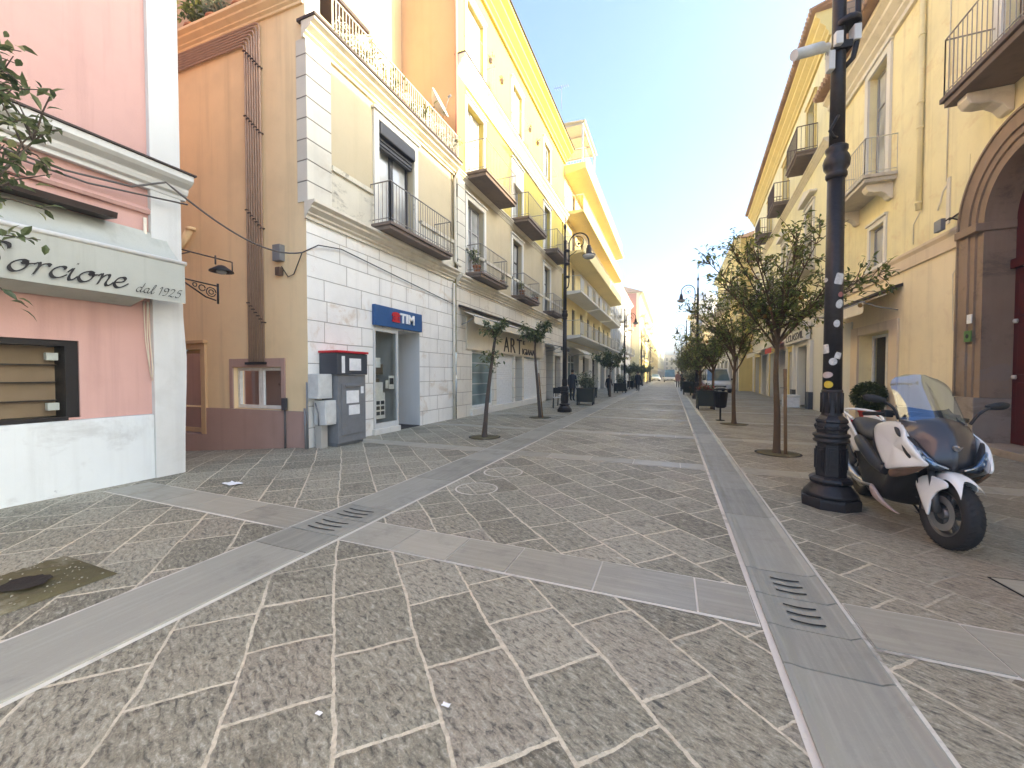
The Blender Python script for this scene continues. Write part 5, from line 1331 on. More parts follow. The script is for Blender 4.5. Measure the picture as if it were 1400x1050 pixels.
# ================================================================== STREET LAMPS
def lamp_proto():
    t = thing('street_lamp', 'x', 'street lamp', (0, 0, 0), 'ornate street lamps along the kerbs')
    oct_ = dict(seg=8, smooth=False, phase=.5)
    mb = MB()
    mb.lathe((0, 0, 0.000), [(0.275, 0.000), (0.278, 0.086), (0.275, 0.107), (0.253, 0.116)], **oct_)
    mb.lathe((0, 0, 0.112), [(0.253, 0.000), (0.241, 0.043), (0.211, 0.077), (0.181, 0.120), (0.169, 0.146)], 24)
    mb.lathe((0, 0, 0.249), [(0.173, 0.000), (0.199, 0.017), (0.207, 0.039), (0.199, 0.060), (0.160, 0.082)], **oct_)
    mb.lathe((0, 0, 0.331), [(0.142, 0.000), (0.145, 0.017), (0.133, 0.344), (0.139, 0.365)], **oct_)
    mb.lathe((0, 0, 0.697), [(0.139, 0.000), (0.160, 0.013), (0.165, 0.034), (0.148, 0.047), (0.156, 0.065), (0.169, 0.077), (0.165, 0.099), (0.135, 0.112)], 24)
    mb.lathe((0, 0, 0.808), [(0.139, 0.000), (0.145, 0.077), (0.137, 0.112)], **oct_)
    mb.lathe((0, 0, 0.920), [(0.144, 0.000), (0.154, 0.017), (0.148, 0.039), (0.106, 0.077), (0.088, 0.086)], **oct_)
    for k in range(8):                                         # relief panels and swags
        a = 2 * math.pi * (k) / 8; ca, sa = math.cos(a), math.sin(a)
        f = Fr((ca * .124, sa * .124, 0), (-sa, ca), (ca, sa))
        mb.box(f, -.035, .035, -.02, .014, .38, .65)
        mb.box(f, -.018, .018, .012, .024, .41, .62)
        mb.tube([f(-.06 + .12 * i / 6, .012, 0.877 - .03 * math.sin(math.pi * i / 6)) for i in range(7)], .009, 5)
        mb.lathe(f(-.066, .012, 0.88), [(.001, -.02), (.016, 0), (.001, .02)], 6)
    mb.build('pedestal', M['lamp_iron'], t)
    mb = MB()
    mb.lathe((0, 0, 0.985), [(0.097, 0), (0.097, .02), (0.091, .05), (0.091, .26), (0.097, .28), (0.091, .30)], 20)
    for k in range(10):
        a = 2 * math.pi * k / 10
        mb.tube([(.092 * math.cos(a), .092 * math.sin(a), 1.03), (.092 * math.cos(a), .092 * math.sin(a), 1.25)], .012, 5)
    mb.lathe((0, 0, 1.28), [(0.087, 0), (0.081, 1.2), (0.078, 2.30)], 20)
    mb.lathe((0, 0, 3.57), [(0.078, 0), (0.097, .03), (0.097, .06), (0.084, .08), (0.114, .13), (0.122, .19), (0.109, .24), (0.088, .28), (0.101, .31), (0.101, .34), (0.067, .37)], 20)
    mb.lathe((0, 0, 3.93), [(0.070, 0), (0.064, 1.0), (0.056, 2.6), (0.059, 2.62), (0.059, 2.66), (0.039, 2.70), (0.033, 3.1), (0.051, 3.14), (0.064, 3.2), (0.051, 3.26), (0.025, 3.3), (0.015, 3.5), (0.003, 3.62)], 16)
    mb.build('shaft', M['lamp_iron'], t)
    mb = MB()
    arm = [(.02, 0, 4.72), (.12, 0, 4.82), (.155, 0, 5.0), (.155, 0, 6.35)] + [(.155 + .38 - .38 * math.cos(a), 0, 6.42 + .40 * math.sin(a)) for a in [math.pi * i / 14 for i in range(15)]] + [(.915, 0, 6.30)]
    mb.tube(arm, .026, 8)
    mb.tube([(.155, 0, 5.9)] + [(.19 + .02 * i + .22 * math.sin(i * .42), 0, 6.0 + .06 * i) for i in range(4)] , .014, 6)
    sp = [(.52 + r_ * math.cos(a), 0, 6.45 + r_ * math.sin(a)) for i in range(20) for a, r_ in [(2.4 - i * .36, .27 - .0105 * i)]]
    mb.tube(sp, .013, 6); mb.lathe((.53, 0, 6.42), [(.001, -.07), (.06, 0), (.001, .07)], 10)
    for z in (5.2, 5.7, 6.2): mb.lathe((.078, 0, z), [(.11, -.03), (.115, 0), (.11, .03)], 12)
    mb.build('scroll_arm', M['lamp_iron'], t)
    mb = MB(); mb.lathe((.915, 0, 5.98), [(.05, .34), (.075, .32), (.07, .26), (.10, .22), (.105, .06), (.13, .02), (.24, -.02), (.245, -.04)], 20)
    l = mb.build('lantern', M['lamp_iron'], t)
    mb = MB(); mb.lathe((.915, 0, 5.98), [(.235, -.04), (.225, -.10), (.16, -.155), (.05, -.18), (.001, -.183)], 20); mb.build('diffuser', M['glass_pale'], l)
    return t
lamp0 = lamp_proto()
place(lamp0, (1.645, 5.36, 0), R(-12), 1, 'tall black street lamp with stickers right beside the parked scooter', True)
L_LB = [((-3.84, 14.98), 0, 'black scroll armed street lamp between the shop awnings on left pavement'), ((-3.84, 36.0), 0, 'second scroll armed lamp down the left pavement beyond the planters'),
        ((-3.84, 57), 0, 'third scroll armed lamp down the left pavement'), ((-3.84, 80), 0, 'distant fourth lamp on the left pavement near the salmon house'),
        ((1.42, 26.1), 180, 'scroll armed lamp at the right kerb rising out of the tree crowns'), ((1.45, 46.5), 180, 'smaller scroll armed lamp beyond the right trees against white sky'),
        ((1.45, 67), 180, 'third distant lamp on the right kerb, silhouetted against the sky'), ((1.45, 90), 180, 'farthest lamp seen on the right kerb')]
for (x, y), a, lb in L_LB: place(lamp0, (x, y, 0), R(a), 1, lb)
def lamp_stickers():
    rg = random.Random(12)
    cx, cy = 1.645, 5.36
    toward = math.atan2(-cy, -cx)
    def sticker(da, z, w, h, m, nm='sticker'):
        r = .0885; mb = MB(); k = 14; tw = rg.uniform(-.3, .3); ex = 4.0 if rg.random() < .55 else 1.0
        pts = []
        for i in range(k):
            t_ = 2 * math.pi * i / k; cx_, sy_ = math.cos(t_), math.sin(t_)
            px_, py_ = (abs(cx_) ** (1 / ex) * (1 if cx_ > 0 else -1)), (abs(sy_) ** (1 / ex) * (1 if sy_ > 0 else -1))
            uu = px_ * w / 2 * math.cos(tw) - py_ * h / 2 * math.sin(tw); zz = z + h / 2 + px_ * w / 2 * math.sin(tw) + py_ * h / 2 * math.cos(tw)
            aa = toward + da + uu / r; pts.append((cx + (r + .001) * math.cos(aa), cy + (r + .001) * math.sin(aa), zz))
        ac = toward + da; mid = (cx + (r + .0035) * math.cos(ac), cy + (r + .0035) * math.sin(ac), z + h / 2)
        mb.add(pts + [mid], [(i, (i + 1) % k, k) for i in range(k)])
        mb.build(nm, m, lamp0, recalc=False)
    W = simple('grubby_sticker_paper', (.52, .50, .46), .7, var=.35, nscale=30)
    ye = simple('yellow_sticker', (.6, .42, .05), .6, bump=0); rd = simple('faded_red_sticker', (.35, .12, .1), .6, bump=0)
    for da, z, w, h, m in ((.55, 1.96, .06, .08, W), (-.62, 1.68, .08, .10, W), (.75, 1.62, .06, .07, W), (.25, 1.55, .075, .08, W), (-.35, 1.41, .11, .07, simple('pinkish_paper', (.5, .4, .36), .8)), (-.2, 1.30, .09, .08, ye), (.75, 2.42, .08, .12, W), (.9, 2.28, .05, .06, rd), (.8, 2.16, .07, .10, W), (-.75, 2.46, .06, .05, W)):
        sticker(da, z, w, h, m)
lamp_stickers()
def cctv():
    t = thing('security_camera', 'pale bullet security camera strapped to the black lamp post', 'camera', (1.62, 5.36, 4.9))
    f = Fr((1.645, 5.36, 0), (1, .2), (.2, -1))
    mb = MB(); mb.box(f, -.09, .09, -.085, .085, 4.92, 5.0, bev=.01); mb.build('strap', M['iron'], t)
    mb = MB(); mb.box(f, -.10, -.03, .087, .14, 4.93, 5.06, bev=.006); mb.build('mount_box', M['box_white'], t)
    mb = MB(); mb.box(f, .092, .16, .0, .10, 4.98, 5.14, bev=.006); mb.build('mount_box', M['box_white'], t)
    mb = MB(); mb.tube([f(-.1, .05, 4.86), f(-.16, .1, 4.90), f(-.22, .12, 4.88)], .022, 7); mb.box(f, -.14, -.08, .02, .1, 4.70, 4.9, bev=.01); mb.build('arm', M['box_white'], t)
    a, b = Vector(f(-.16, .10, 4.93)), Vector(f(-.50, .22, 4.80))
    mb = MB(); mb.tube([a, b], .042, 12); mb.tube([a.lerp(b, .2) + Vector((0, 0, .02)), a.lerp(b, 1.12) + Vector((0, 0, .012))], [.05, .052], 10); c = mb.build('housing', M['box_white'], t)
    mb = MB(); mb.tube([b, b + (b - a) * .02], .034, 12); mb.build('lens', M['glass'], c)
    mb = MB(); mb.tube([(1.62, 5.25, 4.2), (1.58, 5.22, 4.12), (1.54, 5.22, 4.04), (1.57, 5.22, 3.97), (1.61, 5.25, 3.97)], .016, 6); mb.build('cable_loop', M['iron'], t)
cctv()

# ================================================================== TREES
def leaf_mat(name, dark, mid, light):
    m = NT(name); o = m.obj()
    isl = m.n('ShaderNodeNewGeometry').outputs['Random Per Island']
    cc = m.ramp(isl, [(0, dark), (.45, mid), (.8, light), (1.0, (light[0] * 1.5, light[1] * 1.2, light[2]))])
    big = m.noise(o, 2.2, 3).outputs[0]
    cc = m.mix(m.ramp(big, [(.4, 0.0), (.65, .35)]), cc, dark)
    d = m.bsdf(cc, .38, None, 0, .5)
    tl = m.n('ShaderNodeBsdfTranslucent', None, Color=cc)
    mx = m.n('ShaderNodeMixShader', None, i0=.5, i1=d.outputs[0], i2=tl.outputs[0])
    m.t.links.new(mx.outputs[0], m.out.inputs['Surface'])
    return m.mat
M['leaf'] = leaf_mat('orange_tree_leaf', (.07, .095, .022), (.15, .19, .045), (.30, .34, .10))
M['leaf_cool'] = leaf_mat('glossy_green_leaf', (.06, .085, .04), (.12, .16, .07), (.24, .29, .15))
M['leaf_pale'] = leaf_mat('pale_shrub_leaf', (.10, .12, .07), (.22, .25, .16), (.42, .45, .32))
M['bark'] = plaster('brown_bark', (.13, .08, .045), .35, .6, bump=1.2, stain=(.25, .2, .14), stain_amt=.5)
M['bark_grey'] = plaster('grey_bark', (.11, .085, .07), .35, .5, bump=1.2, stain=(.24, .21, .18), stain_amt=.5)
M['stake'] = plaster('wooden_stake', (.25, .15, .08), .25, .5, bump=.5)
M['fruit'] = simple('dull_orange_fruit', (.22, .11, .02), .5)

def add_leaf(mb, p, d, up, L, wd):
    d = d.normalized(); s = d.cross(up)
    if s.length < 1e-4: s = d.orthogonal()
    s.normalize(); n = s.cross(d)
    k1, k2 = wd * .9, wd * .72
    m1 = p + d * L * .34 + n * L * .05; m2 = p + d * L * .68 + n * L * .01; c = p + d * L - n * L * .10
    u1, u2 = n * wd * .35, n * wd * .3
    mb.add([p, m1 + s * k1 + u1, m2 + s * k2 + u2, c, m2 - s * k2 + u2, m1 - s * k1 + u1, m1, m2], [(0, 1, 6), (1, 2, 7, 6), (2, 3, 7), (3, 4, 7), (4, 5, 6, 7), (5, 0, 6)])

def limb_tree(name, label, seed, trunk_pts, trunk_r, crown_c, crown_r, n_limb, n_twig, per_twig, leafL, leafm, barkm, group, stake=None, fruit=0, drop=.25):
    """trunk, branching limbs, twigs carrying leaves; crown stays ragged and open"""
    rg = random.Random(seed)
    base = Vector(trunk_pts[0])
    t = thing(name, label, 'tree', base, group)
    mb = MB(); tp = spline([tuple(p) for p in trunk_pts], 5)
    mb.tube(tp, [trunk_r * (1.25 - .62 * i / (len(tp) - 1)) + (.03 * trunk_r / .07 if i == 0 else 0) for i in range(len(tp))], 9)
    top = Vector(tp[-1]); cc = Vector(crown_c); cr = Vector(crown_r)
    tips = []
    for i in range(n_limb):
        a = 2 * math.pi * (i + rg.random() * .7) / n_limb; el = rg.uniform(-.25, 1.0)
        dirv = Vector((math.cos(a) * math.cos(el), math.sin(a) * math.cos(el), math.sin(el)))
        end = cc + Vector((dirv.x * cr.x, dirv.y * cr.y, dirv.z * cr.z)) * rg.uniform(.62, .95)
        st = top.lerp(Vector(tp[max(0, len(tp) - 5)]), rg.random() * .7)
        m1 = st.lerp(end, .4) + Vector((rg.uniform(-.12, .12), rg.uniform(-.12, .12), rg.uniform(.0, .2)))
        pts = spline([tuple(st), tuple(m1), tuple(end)], 5)
        mb.tube(pts, [trunk_r * .5 * (1 - .8 * k / (len(pts) - 1)) for k in range(len(pts))], 6)
        for p in pts[3:]: tips.append((Vector(p), (end - st).normalized()))
    twigs = []
    for i in range(n_twig):
        p, d0 = rg.choice(tips)
        d = (d0 * .5 + Vector((rg.gauss(0, .7), rg.gauss(0, .7), rg.gauss(.25, .55)))).normalized()
        L = rg.uniform(.18, .5) * (cr.x + cr.z) / 2.2
        e = p + d * L
        q = Vector(((e.x - cc.x) / cr.x, (e.y - cc.y) / cr.y, (e.z - cc.z) / cr.z))
        if q.length > 1.12: continue
        m1 = p.lerp(e, .5) + Vector((0, 0, .03))
        mb.tube([p, m1, e], [.008, .006, .003], 3, cap=False)
        twigs.append((p, m1, e, d))
    mb.build('trunk', barkm, t, recalc=False)
    lb = MB()
    for p, m1, e, d in twigs:
        k = int(per_twig * rg.uniform(.5, 1.4))
        for j in range(k):
            f = rg.uniform(.15, 1.0) ** .7
            b = p.lerp(e, f) + Vector((rg.gauss(0, .02), rg.gauss(0, .02), rg.gauss(0, .02)))
            ld = (d * .5 + Vector((rg.gauss(0, .8), rg.gauss(0, .8), rg.gauss(-drop, .6))))
            if ld.length < .05: continue
            add_leaf(lb, b, ld, Vector((rg.gauss(0, .4), rg.gauss(0, .4), 1)), leafL * rg.uniform(.6, 1.25), leafL * rg.uniform(.16, .25))
    lb.build('crown', leafm, t, recalc=False)
    if fruit:
        for i in range(fruit):
            p, m1, e, d = rg.choice(twigs); fb = MB(); fb.lathe(e - Vector((0, 0, .06)), [(.001, -.038), (.025, -.028), (.036, 0), (.025, .028), (.001, .038)], 8); fb.build('fruit', M['fruit'], t)
    if stake:
        sb = MB(); sb.tube([stake[0], stake[1]], stake[2], 7); s_ = sb.build('stake', M['stake'], t)
        tb = MB(); p = Vector(stake[0]).lerp(Vector(stake[1]), .78); tb.tube([p + Vector((.05 * math.cos(a) - .03, .05 * math.sin(a), 0)) for a in [i * .7 for i in range(10)]], .006, 4); tb.build('tie', M['cable'], s_)
    return t
RT = 'orange trees along the right kerb'; LT = 'young trees along the left drain strip'
T1 = limb_tree('street_tree', 'largest leafy orange tree with double trunk just left of the near lamp post', 31, [(1.80, 8.5, 0), (1.80, 8.5, .7), (1.77, 8.5, 1.5), (1.80, 8.5, 2.3)], .05,
     (1.80, 8.5, 3.12), (1.50, 1.25, 1.10), 16, 500, 9, .10, M['leaf'], M['bark'], RT, ((1.92, 8.42, 0), (1.90, 8.46, 1.55), .028), 9)
limb_tree('street_tree', 'second leafy tree on right kerb behind the largest, single slim trunk', 47, [(1.70, 13.05, 0), (1.68, 13.05, 1.0), (1.72, 13.05, 2.05)], .05,
     (1.35, 13.05, 3.0), (1.28, 1.15, 1.0), 13, 380, 9, .10, M['leaf'], M['bark'], RT, None, 3)
T3 = limb_tree('street_tree', 'third tree in the right kerb row near the second lamp', 53, [(1.6, 18.5, 0), (1.62, 18.5, 1.1), (1.6, 18.5, 1.9)], .055,
     (1.45, 18.5, 2.9), (1.5, 1.4, 1.0), 12, 300, 9, .125, M['leaf'], M['bark'], RT)
LB = ['fourth tree in the right kerb row beside the second lamp', 'fifth tree in the right kerb row', 'sixth tree in the right kerb row', 'seventh tree in the right kerb row, far off', 'eighth small distant tree on the right kerb', 'ninth tiny tree on the right kerb']
for i, y in enumerate((23.2, 28.0, 33.5, 40, 50, 62)):
    place(T3, (1.4 + (i % 2) * .35, y, 0), R(70 * (i + 1)), [.92, 1.05, .95, 1.0, 1.0, 1.05][i], LB[i])
# young trees on the left: thin leaning trunks, tufts of leaves
limb_tree('young_tree', 'thin leaning young tree with few tufts of leaves in front of ARTIGIANA shop', 61, [(-3.98, 8.18, 0), (-3.92, 8.18, .8), (-3.80, 8.18, 1.7), (-3.70, 8.18, 2.35)], .045,
     (-3.70, 8.18, 2.45), (.34, .34, .36), 5, 46, 8, .12, M['leaf_cool'], M['bark_grey'], LT, ((-4.05, 8.2, 0), (-3.87, 8.2, 1.25), .025))
def tuft():
    t = [o for o in bpy.data.objects if o.name == 'young_tree'][0]
    rg = random.Random(5); lb = MB()
    for i in range(95):
        b = Vector((-3.83 + rg.gauss(0, .11), 8.18 + rg.gauss(0, .1), 1.80 + rg.gauss(0, .13)))
        add_leaf(lb, b, Vector((rg.gauss(0, .8), rg.gauss(0, .8), rg.gauss(-.2, .6))), Vector((rg.gauss(0, .4), rg.gauss(0, .4), 1)), .12 * rg.uniform(.6, 1.2), .026)
    lb.tube([(-3.80, 8.18, 1.62), (-3.83, 8.18, 1.80), (-3.86, 8.2, 1.98)], .006, 4); lb.tube([(-3.83, 8.18, 1.78), (-3.98, 8.12, 1.86)], .004, 4); lb.tube([(-3.83, 8.18, 1.80), (-3.70, 8.26, 1.85)], .004, 4)
    lb.build('side_tuft', M['leaf_cool'], t, recalc=False)
tuft()
limb_tree('young_tree', 'slim young tree with round tuft of leaves near the left lamp', 67, [(-4.08, 12.62, 0), (-4.16, 12.62, 1.0), (-4.26, 12.62, 2.2), (-4.22, 12.62, 2.6)], .045,
     (-4.22, 12.62, 2.72), (.56, .56, .62), 7, 95, 9, .15, M['leaf_cool'], M['bark_grey'], LT, ((-3.98, 12.6, 0), (-4.12, 12.6, 1.5), .025))
T5 = limb_tree('young_tree', 'bushy dark green tree beyond the planter on the left pavement', 71, [(-3.7, 26.2, 0), (-3.7, 26.2, 1.2), (-3.7, 26.2, 2.0)], .06,
     (-3.7, 26.2, 2.55), (1.35, 1.3, .75), 9, 210, 10, .17, M['leaf_cool'], M['bark_grey'], LT)
for i, (y, s_, lb) in enumerate(((40, .8, 'small tree farther down the left pavement past the second lamp'), (48, .9, 'next small tree down the left pavement'), (58, .85, 'distant small tree by the third left lamp'), (70, .95, 'far tree in front of the salmon house'))):
    place(T5, (-3.8, y, 0), R(80 * i + 40), s_, lb)
# tree standing just outside the frame on the left, only its twigs reach in
def edge_tree():
    limb_tree('street_tree', 'leafy twigs of a tree reaching in at the left edge beside pink building', 83, [(-4.35, .92, 0), (-4.36, .92, 1.2), (-4.34, .92, 2.0)], .06,
        (-4.34, .93, 2.95), (.60, .60, 1.35), 14, 280, 9, .10, M['leaf_cool'], M['bark_grey'], LT)
edge_tree()
def pit_ring(x, y, label):
    t = thing('tree_pit', label, 'tree pit', (x, y, 0), 'round soil pits at tree feet')
    mb = MB(); mb.lathe((x, y, 0), [(.34, .002), (.33, .010), (.2, .014), (.06, .018)], 20); mb.build('soil', M['soil'], t)
    rb = MB(); n = 26
    for i in range(n):
        a0, a1 = 2 * math.pi * i / n, 2 * math.pi * (i + 1) / n
        rb.quad(*[(x + q * math.cos(a), y + q * math.sin(a), .012) for q, a in ((.335, a0), (.37, a0), (.37, a1), (.335, a1))])
    rb.build('rim', M['slot'], t, recalc=False)
pit_ring(1.82, 8.5, 'round soil pit with dark rim at the foot of the largest tree'); pit_ring(1.7, 13.05, 'round soil pit at the foot of second right tree')
pit_ring(-3.98, 8.18, 'round soil pit at foot of the thin leaning tree'); pit_ring(-4.08, 12.62, 'round soil pit at foot of the slim tree near left lamp')

# ================================================================== BALCONY AND TERRACE PLANTS, DISH
def pot_plant(label, base, pot_r, pot_h, n, spread, height, leafL, lm, seed, group=None, pm=None, stems=5):
    rg = random.Random(seed); b = Vector(base)
    t = thing('potted_plant', label, 'potted plant', b, group)
    mb = MB(); mb.lathe(b, [(pot_r * .7, 0), (pot_r, pot_h * .85), (pot_r * 1.12, pot_h * .86), (pot_r * 1.12, pot_h), (pot_r * .95, pot_h), (pot_r * .9, pot_h * .9)], 12); mb.build('pot', pm or M['terracotta'], t)
    sb = MB(); lb = MB()
    for i in range(stems):
        top = b + Vector((rg.gauss(0, spread * .6), rg.gauss(0, spread * .6), pot_h + height * rg.uniform(.5, 1)))
        st = b + Vector((rg.gauss(0, pot_r * .3), rg.gauss(0, pot_r * .3), pot_h * .9))
        sb.tube([st, st.lerp(top, .5) + Vector((0, 0, .04)), top], .008, 4, cap=False)
        for j in range(n // stems):
            p = st.lerp(top, rg.uniform(.25, 1)) + Vector((rg.gauss(0, spread * .3), rg.gauss(0, spread * .3), rg.gauss(0, .04)))
            add_leaf(lb, p, Vector((rg.gauss(0, 1), rg.gauss(0, 1), rg.gauss(.2, .7))), Vector((0, 0, 1)), leafL * rg.uniform(.6, 1.2), leafL * .2)
    sb.build('stem', M['bark_grey'], t, recalc=False); lb.build('foliage', lm, t, recalc=False)
    return t
pot_plant('leafy green plant in terracotta pot on the first yellow balcony, left end', (-6.2, 12.15, 4.9), .13, .26, 70, .16, .75, .2, M['leaf_cool'], 3)
pot_plant('tiny dark pot plant on the first yellow balcony, right end', (-6.05, 14.0, 4.9), .09, .16, 50, .08, .22, .08, M['leaf'], 4)
pot_plant('dark bushy pot plant on the second yellow balcony, lowest row', (-6.1, 16.3, 4.9), .13, .22, 90, .15, .4, .12, M['leaf'], 5)
pot_plant('low pot plant at far end of second yellow balcony', (-6.05, 17.9, 4.9), .16, .2, 120, .2, .22, .09, M['leaf_pale'], 6)
for i, (x, lb, s_) in enumerate(((-10.0, 'bushy dry shrub in clay pot on the orange wall top, leftmost', .55), (-9.3, 'pale grassy plant in clay pot on the orange wall top, middle', .5), (-8.5, 'tall green shrub in clay pot on the orange wall top, right one', .7), (-7.7, 'small clay pot with sprigs on the orange wall top near the corner', .4))):
    p = AL(-x - 6.6, -.22, 8.87)
    pot_plant(lb, p, .2, .34, 260, .3, s_ * 1.25, .16, M['leaf_pale'] if i % 2 else M['leaf'], 20 + i)
for i, (u, lb) in enumerate(((7.0, 'flowering plant behind terrace railing, near the pale pier'), (8.2, 'dark potted shrub behind the terrace railing, second from the pier'), (9.4, 'terrace shrub behind the railing above the roller shutter'), (10.9, 'yellowish leafy pot plant at far end of the terrace'))):
    pot_plant(lb, WF(u, -.05, 8.19), .18, .28, 420, .42, .62, .12, M['leaf_pale'] if i in (0, 3) else M['leaf'], 40 + i)
for i, (x, y, z, lb) in enumerate(((-6.02, 12.9, 12.75, 'small round plant basket at first top floor window guard'), (-6.02, 13.9, 12.7, 'round plant basket right of first top floor window'), (-6.02, 17.1, 12.72, 'plant basket at middle top floor window guard'), (-6.02, 18.2, 12.7, 'plant basket right of middle top floor window'))):
    pot_plant(lb, (x, y, z - .3), .08, .13, 60, .09, .14, .07, M['leaf_pale'], 60 + i, pm=M['lead'])
def dish():
    c = Vector((-6.75, 10.6, 9.75))
    t = thing('satellite_dish', 'white satellite dish on thin mast at far end of the terrace', 'satellite dish', c)
    mb = MB(); ax = Vector((.75, .1, .35)).normalized(); a = ax.orthogonal().normalized(); b = ax.cross(a); rings = []
    for i in range(7):
        r = .42 * i / 6 + .002; rings.append([c + ax * (.22 * (i / 6) ** 2 - .1) + (a * math.cos(q) + b * math.sin(q)) * r for q in [2 * math.pi * k / 24 for k in range(24)]])
    mb.loft(rings, cap=False); mb.loft([[p - ax * .02 for p in rg_] for rg_ in rings], cap=False); mb.build('reflector', M['white_paint'], t)
    mb = MB(); mb.tube([c - ax * .1 - b * .4, c + ax * .42], .012, 5); mb.tube([c + ax * .38, c + ax * .5], .035, 8); mb.tube([c - ax * .12, (c - ax * .3), (c - ax * .3) + Vector((0, 0, -1.4))], .022, 6); mb.build('mast', M['grey_metal'], t)
dish()
def antenna_umbrella():
    t = thing('terrace_canopy', 'dark brown terrace canopy leaning over the white railing', 'canopy', (-7.6, 7.5, 8.2))
    mb = MB(); mb.prism(Fr((-8.4, 7.3, 0), (1, 0), (0, 1)), [(0, 10.65), (1.0, 10.35), (1.0, 10.43), (0, 10.75)], 0, 1.1); mb.build('sheet', M['dark_metal'], t)
    mb = MB(); mb.prism(Fr((-8.4, 9.8, 0), (1, 0), (0, 1)), [(0, 9.75), (1.3, 9.25), (1.3, 9.32), (0, 9.85)], 0, 3.4); mb.build('lean_to_roof', M['tile'], t)
    mb = MB()
    for y in (9.9, 11.5, 13.0): mb.tube([(-7.2, y, 8.19), (-7.2, y, 9.3)], .03, 6)
    mb.tube([(-7.5, 7.4, 8.19), (-7.5, 7.4, 10.45)], .025, 6); mb.build('post', M['dark_metal'], t)
antenna_umbrella()

def aerial(x, y, z, h, label):
    t = thing('tv_aerial', label, 'aerial', (x, y, z), 'television aerials on the roofs')
    mb = MB(); mb.tube([(x, y, z), (x, y, z + h)], .02, 5); mb.build('mast', M['grey_metal'], t)
    mb = MB(); mb.tube([(x - .5, y, z + h - .1), (x + .5, y, z + h - .1)], .012, 4)
    for k in range(7): mb.tube([(x - .45 + .15 * k, y - .28 + .02 * k, z + h - .1), (x - .45 + .15 * k, y + .28 - .02 * k, z + h - .1)], .008, 4)
    mb.build('antenna', M['grey_metal'], t)
aerial(-7.0, 26.2, 19.2, 1.6, 'thin television aerial on the brown penthouse above the golden block')
aerial(-7.3, 22.5, 15.8, 2.0, 'thin television aerial on roof edge of the tall yellow building')
aerial(6.6, 24, 15.9, 1.8, 'thin television aerial above the scalloped tile eave on the right')
# ================================================================== SCOOTER
def paint(name, c, rough=.22):
    m = NT(name); o = m.obj()
    nz = m.noise(o, 14, 5, .65).outputs[0]
    cc = m.ramp(nz, [(.35, dk(c, .985)), (.7, c)])
    b = m.bsdf(c, rough, None, 0, .5, Coat_Weight=.6, Coat_Roughness=.08)
    return m.mat
M['paint_white'] = paint('pearl_white_paint', (.78, .77, .72))
M['paint_grey'] = paint('dark_slate_paint', (.030, .031, .036), .42)
M['plastic_black'] = simple('black_plastic', (.02, .02, .021), .5, bump=.1, nscale=60)
M['rubber'] = simple('tyre_rubber', (.022, .020, .019), .75, bump=.3, nscale=40)
M['vinyl'] = simple('seat_vinyl', (.045, .047, .05), .45, bump=.2, nscale=50)
M['silver'] = simple('brushed_silver', (.42, .41, .40), .32, .85, bump=0)
M['rim_grey'] = simple('grey_alloy', (.16, .155, .15), .4, .7)
M['lens'] = simple('headlight_glass', (.5, .5, .46), .08, .25, .8, bump=0)
M['amber'] = simple('amber_lens', (.16, .10, .07), .15, bump=0)
M['accent'] = simple('pale_pink_trim', (.52, .40, .36), .35)
def tinted():
    m = NT('blue_tinted_windscreen')
    sx = m.n('ShaderNodeSeparateXYZ', None, i0=m.obj())
    tr = m.n('ShaderNodeBsdfTransparent', None, Color=(.62, .73, .86, 1)); gl = m.n('ShaderNodeBsdfGlossy', None, Color=(.55, .75, 1, 1), Roughness=.05)
    lw = m.n('ShaderNodeLayerWeight', None, Blend=.45)
    mx = m.n('ShaderNodeMixShader', None, i0=m.math('MULTIPLY_ADD', lw.outputs[0], .5, .16), i1=tr.outputs[0], i2=gl.outputs[0])
    m.t.links.new(mx.outputs[0], m.out.inputs['Surface']); return m.mat
M['tint'] = tinted()

def panel(mb, pts, off, th, mi=0, k=5, closed_spline=True, back=True):
    """rounded closed panel: outline pts (3-D), bulging along off"""
    P = [Vector(p) for p in (spline([tuple(p) for p in pts], k, True) if closed_spline else pts)]
    c = sum(P, Vector()) / len(P); o = Vector(off).normalized(); n = len(P)
    rings = [[p - o * th for p in P], P, [p.lerp(c, .05) + o * th * .7 for p in P], [p.lerp(c, .22) + o * th * 1.25 for p in P], [p.lerp(c, .6) + o * th * 1.6 for p in P], [p.lerp(c, .92) + o * th * 1.7 for p in P]]
    mb.loft(rings, mi, True, cap=False)
    mb.add(rings[-1], [tuple(range(n))], mi, True)
    if back: mb.add(rings[0], [tuple(range(n))], mi, False)

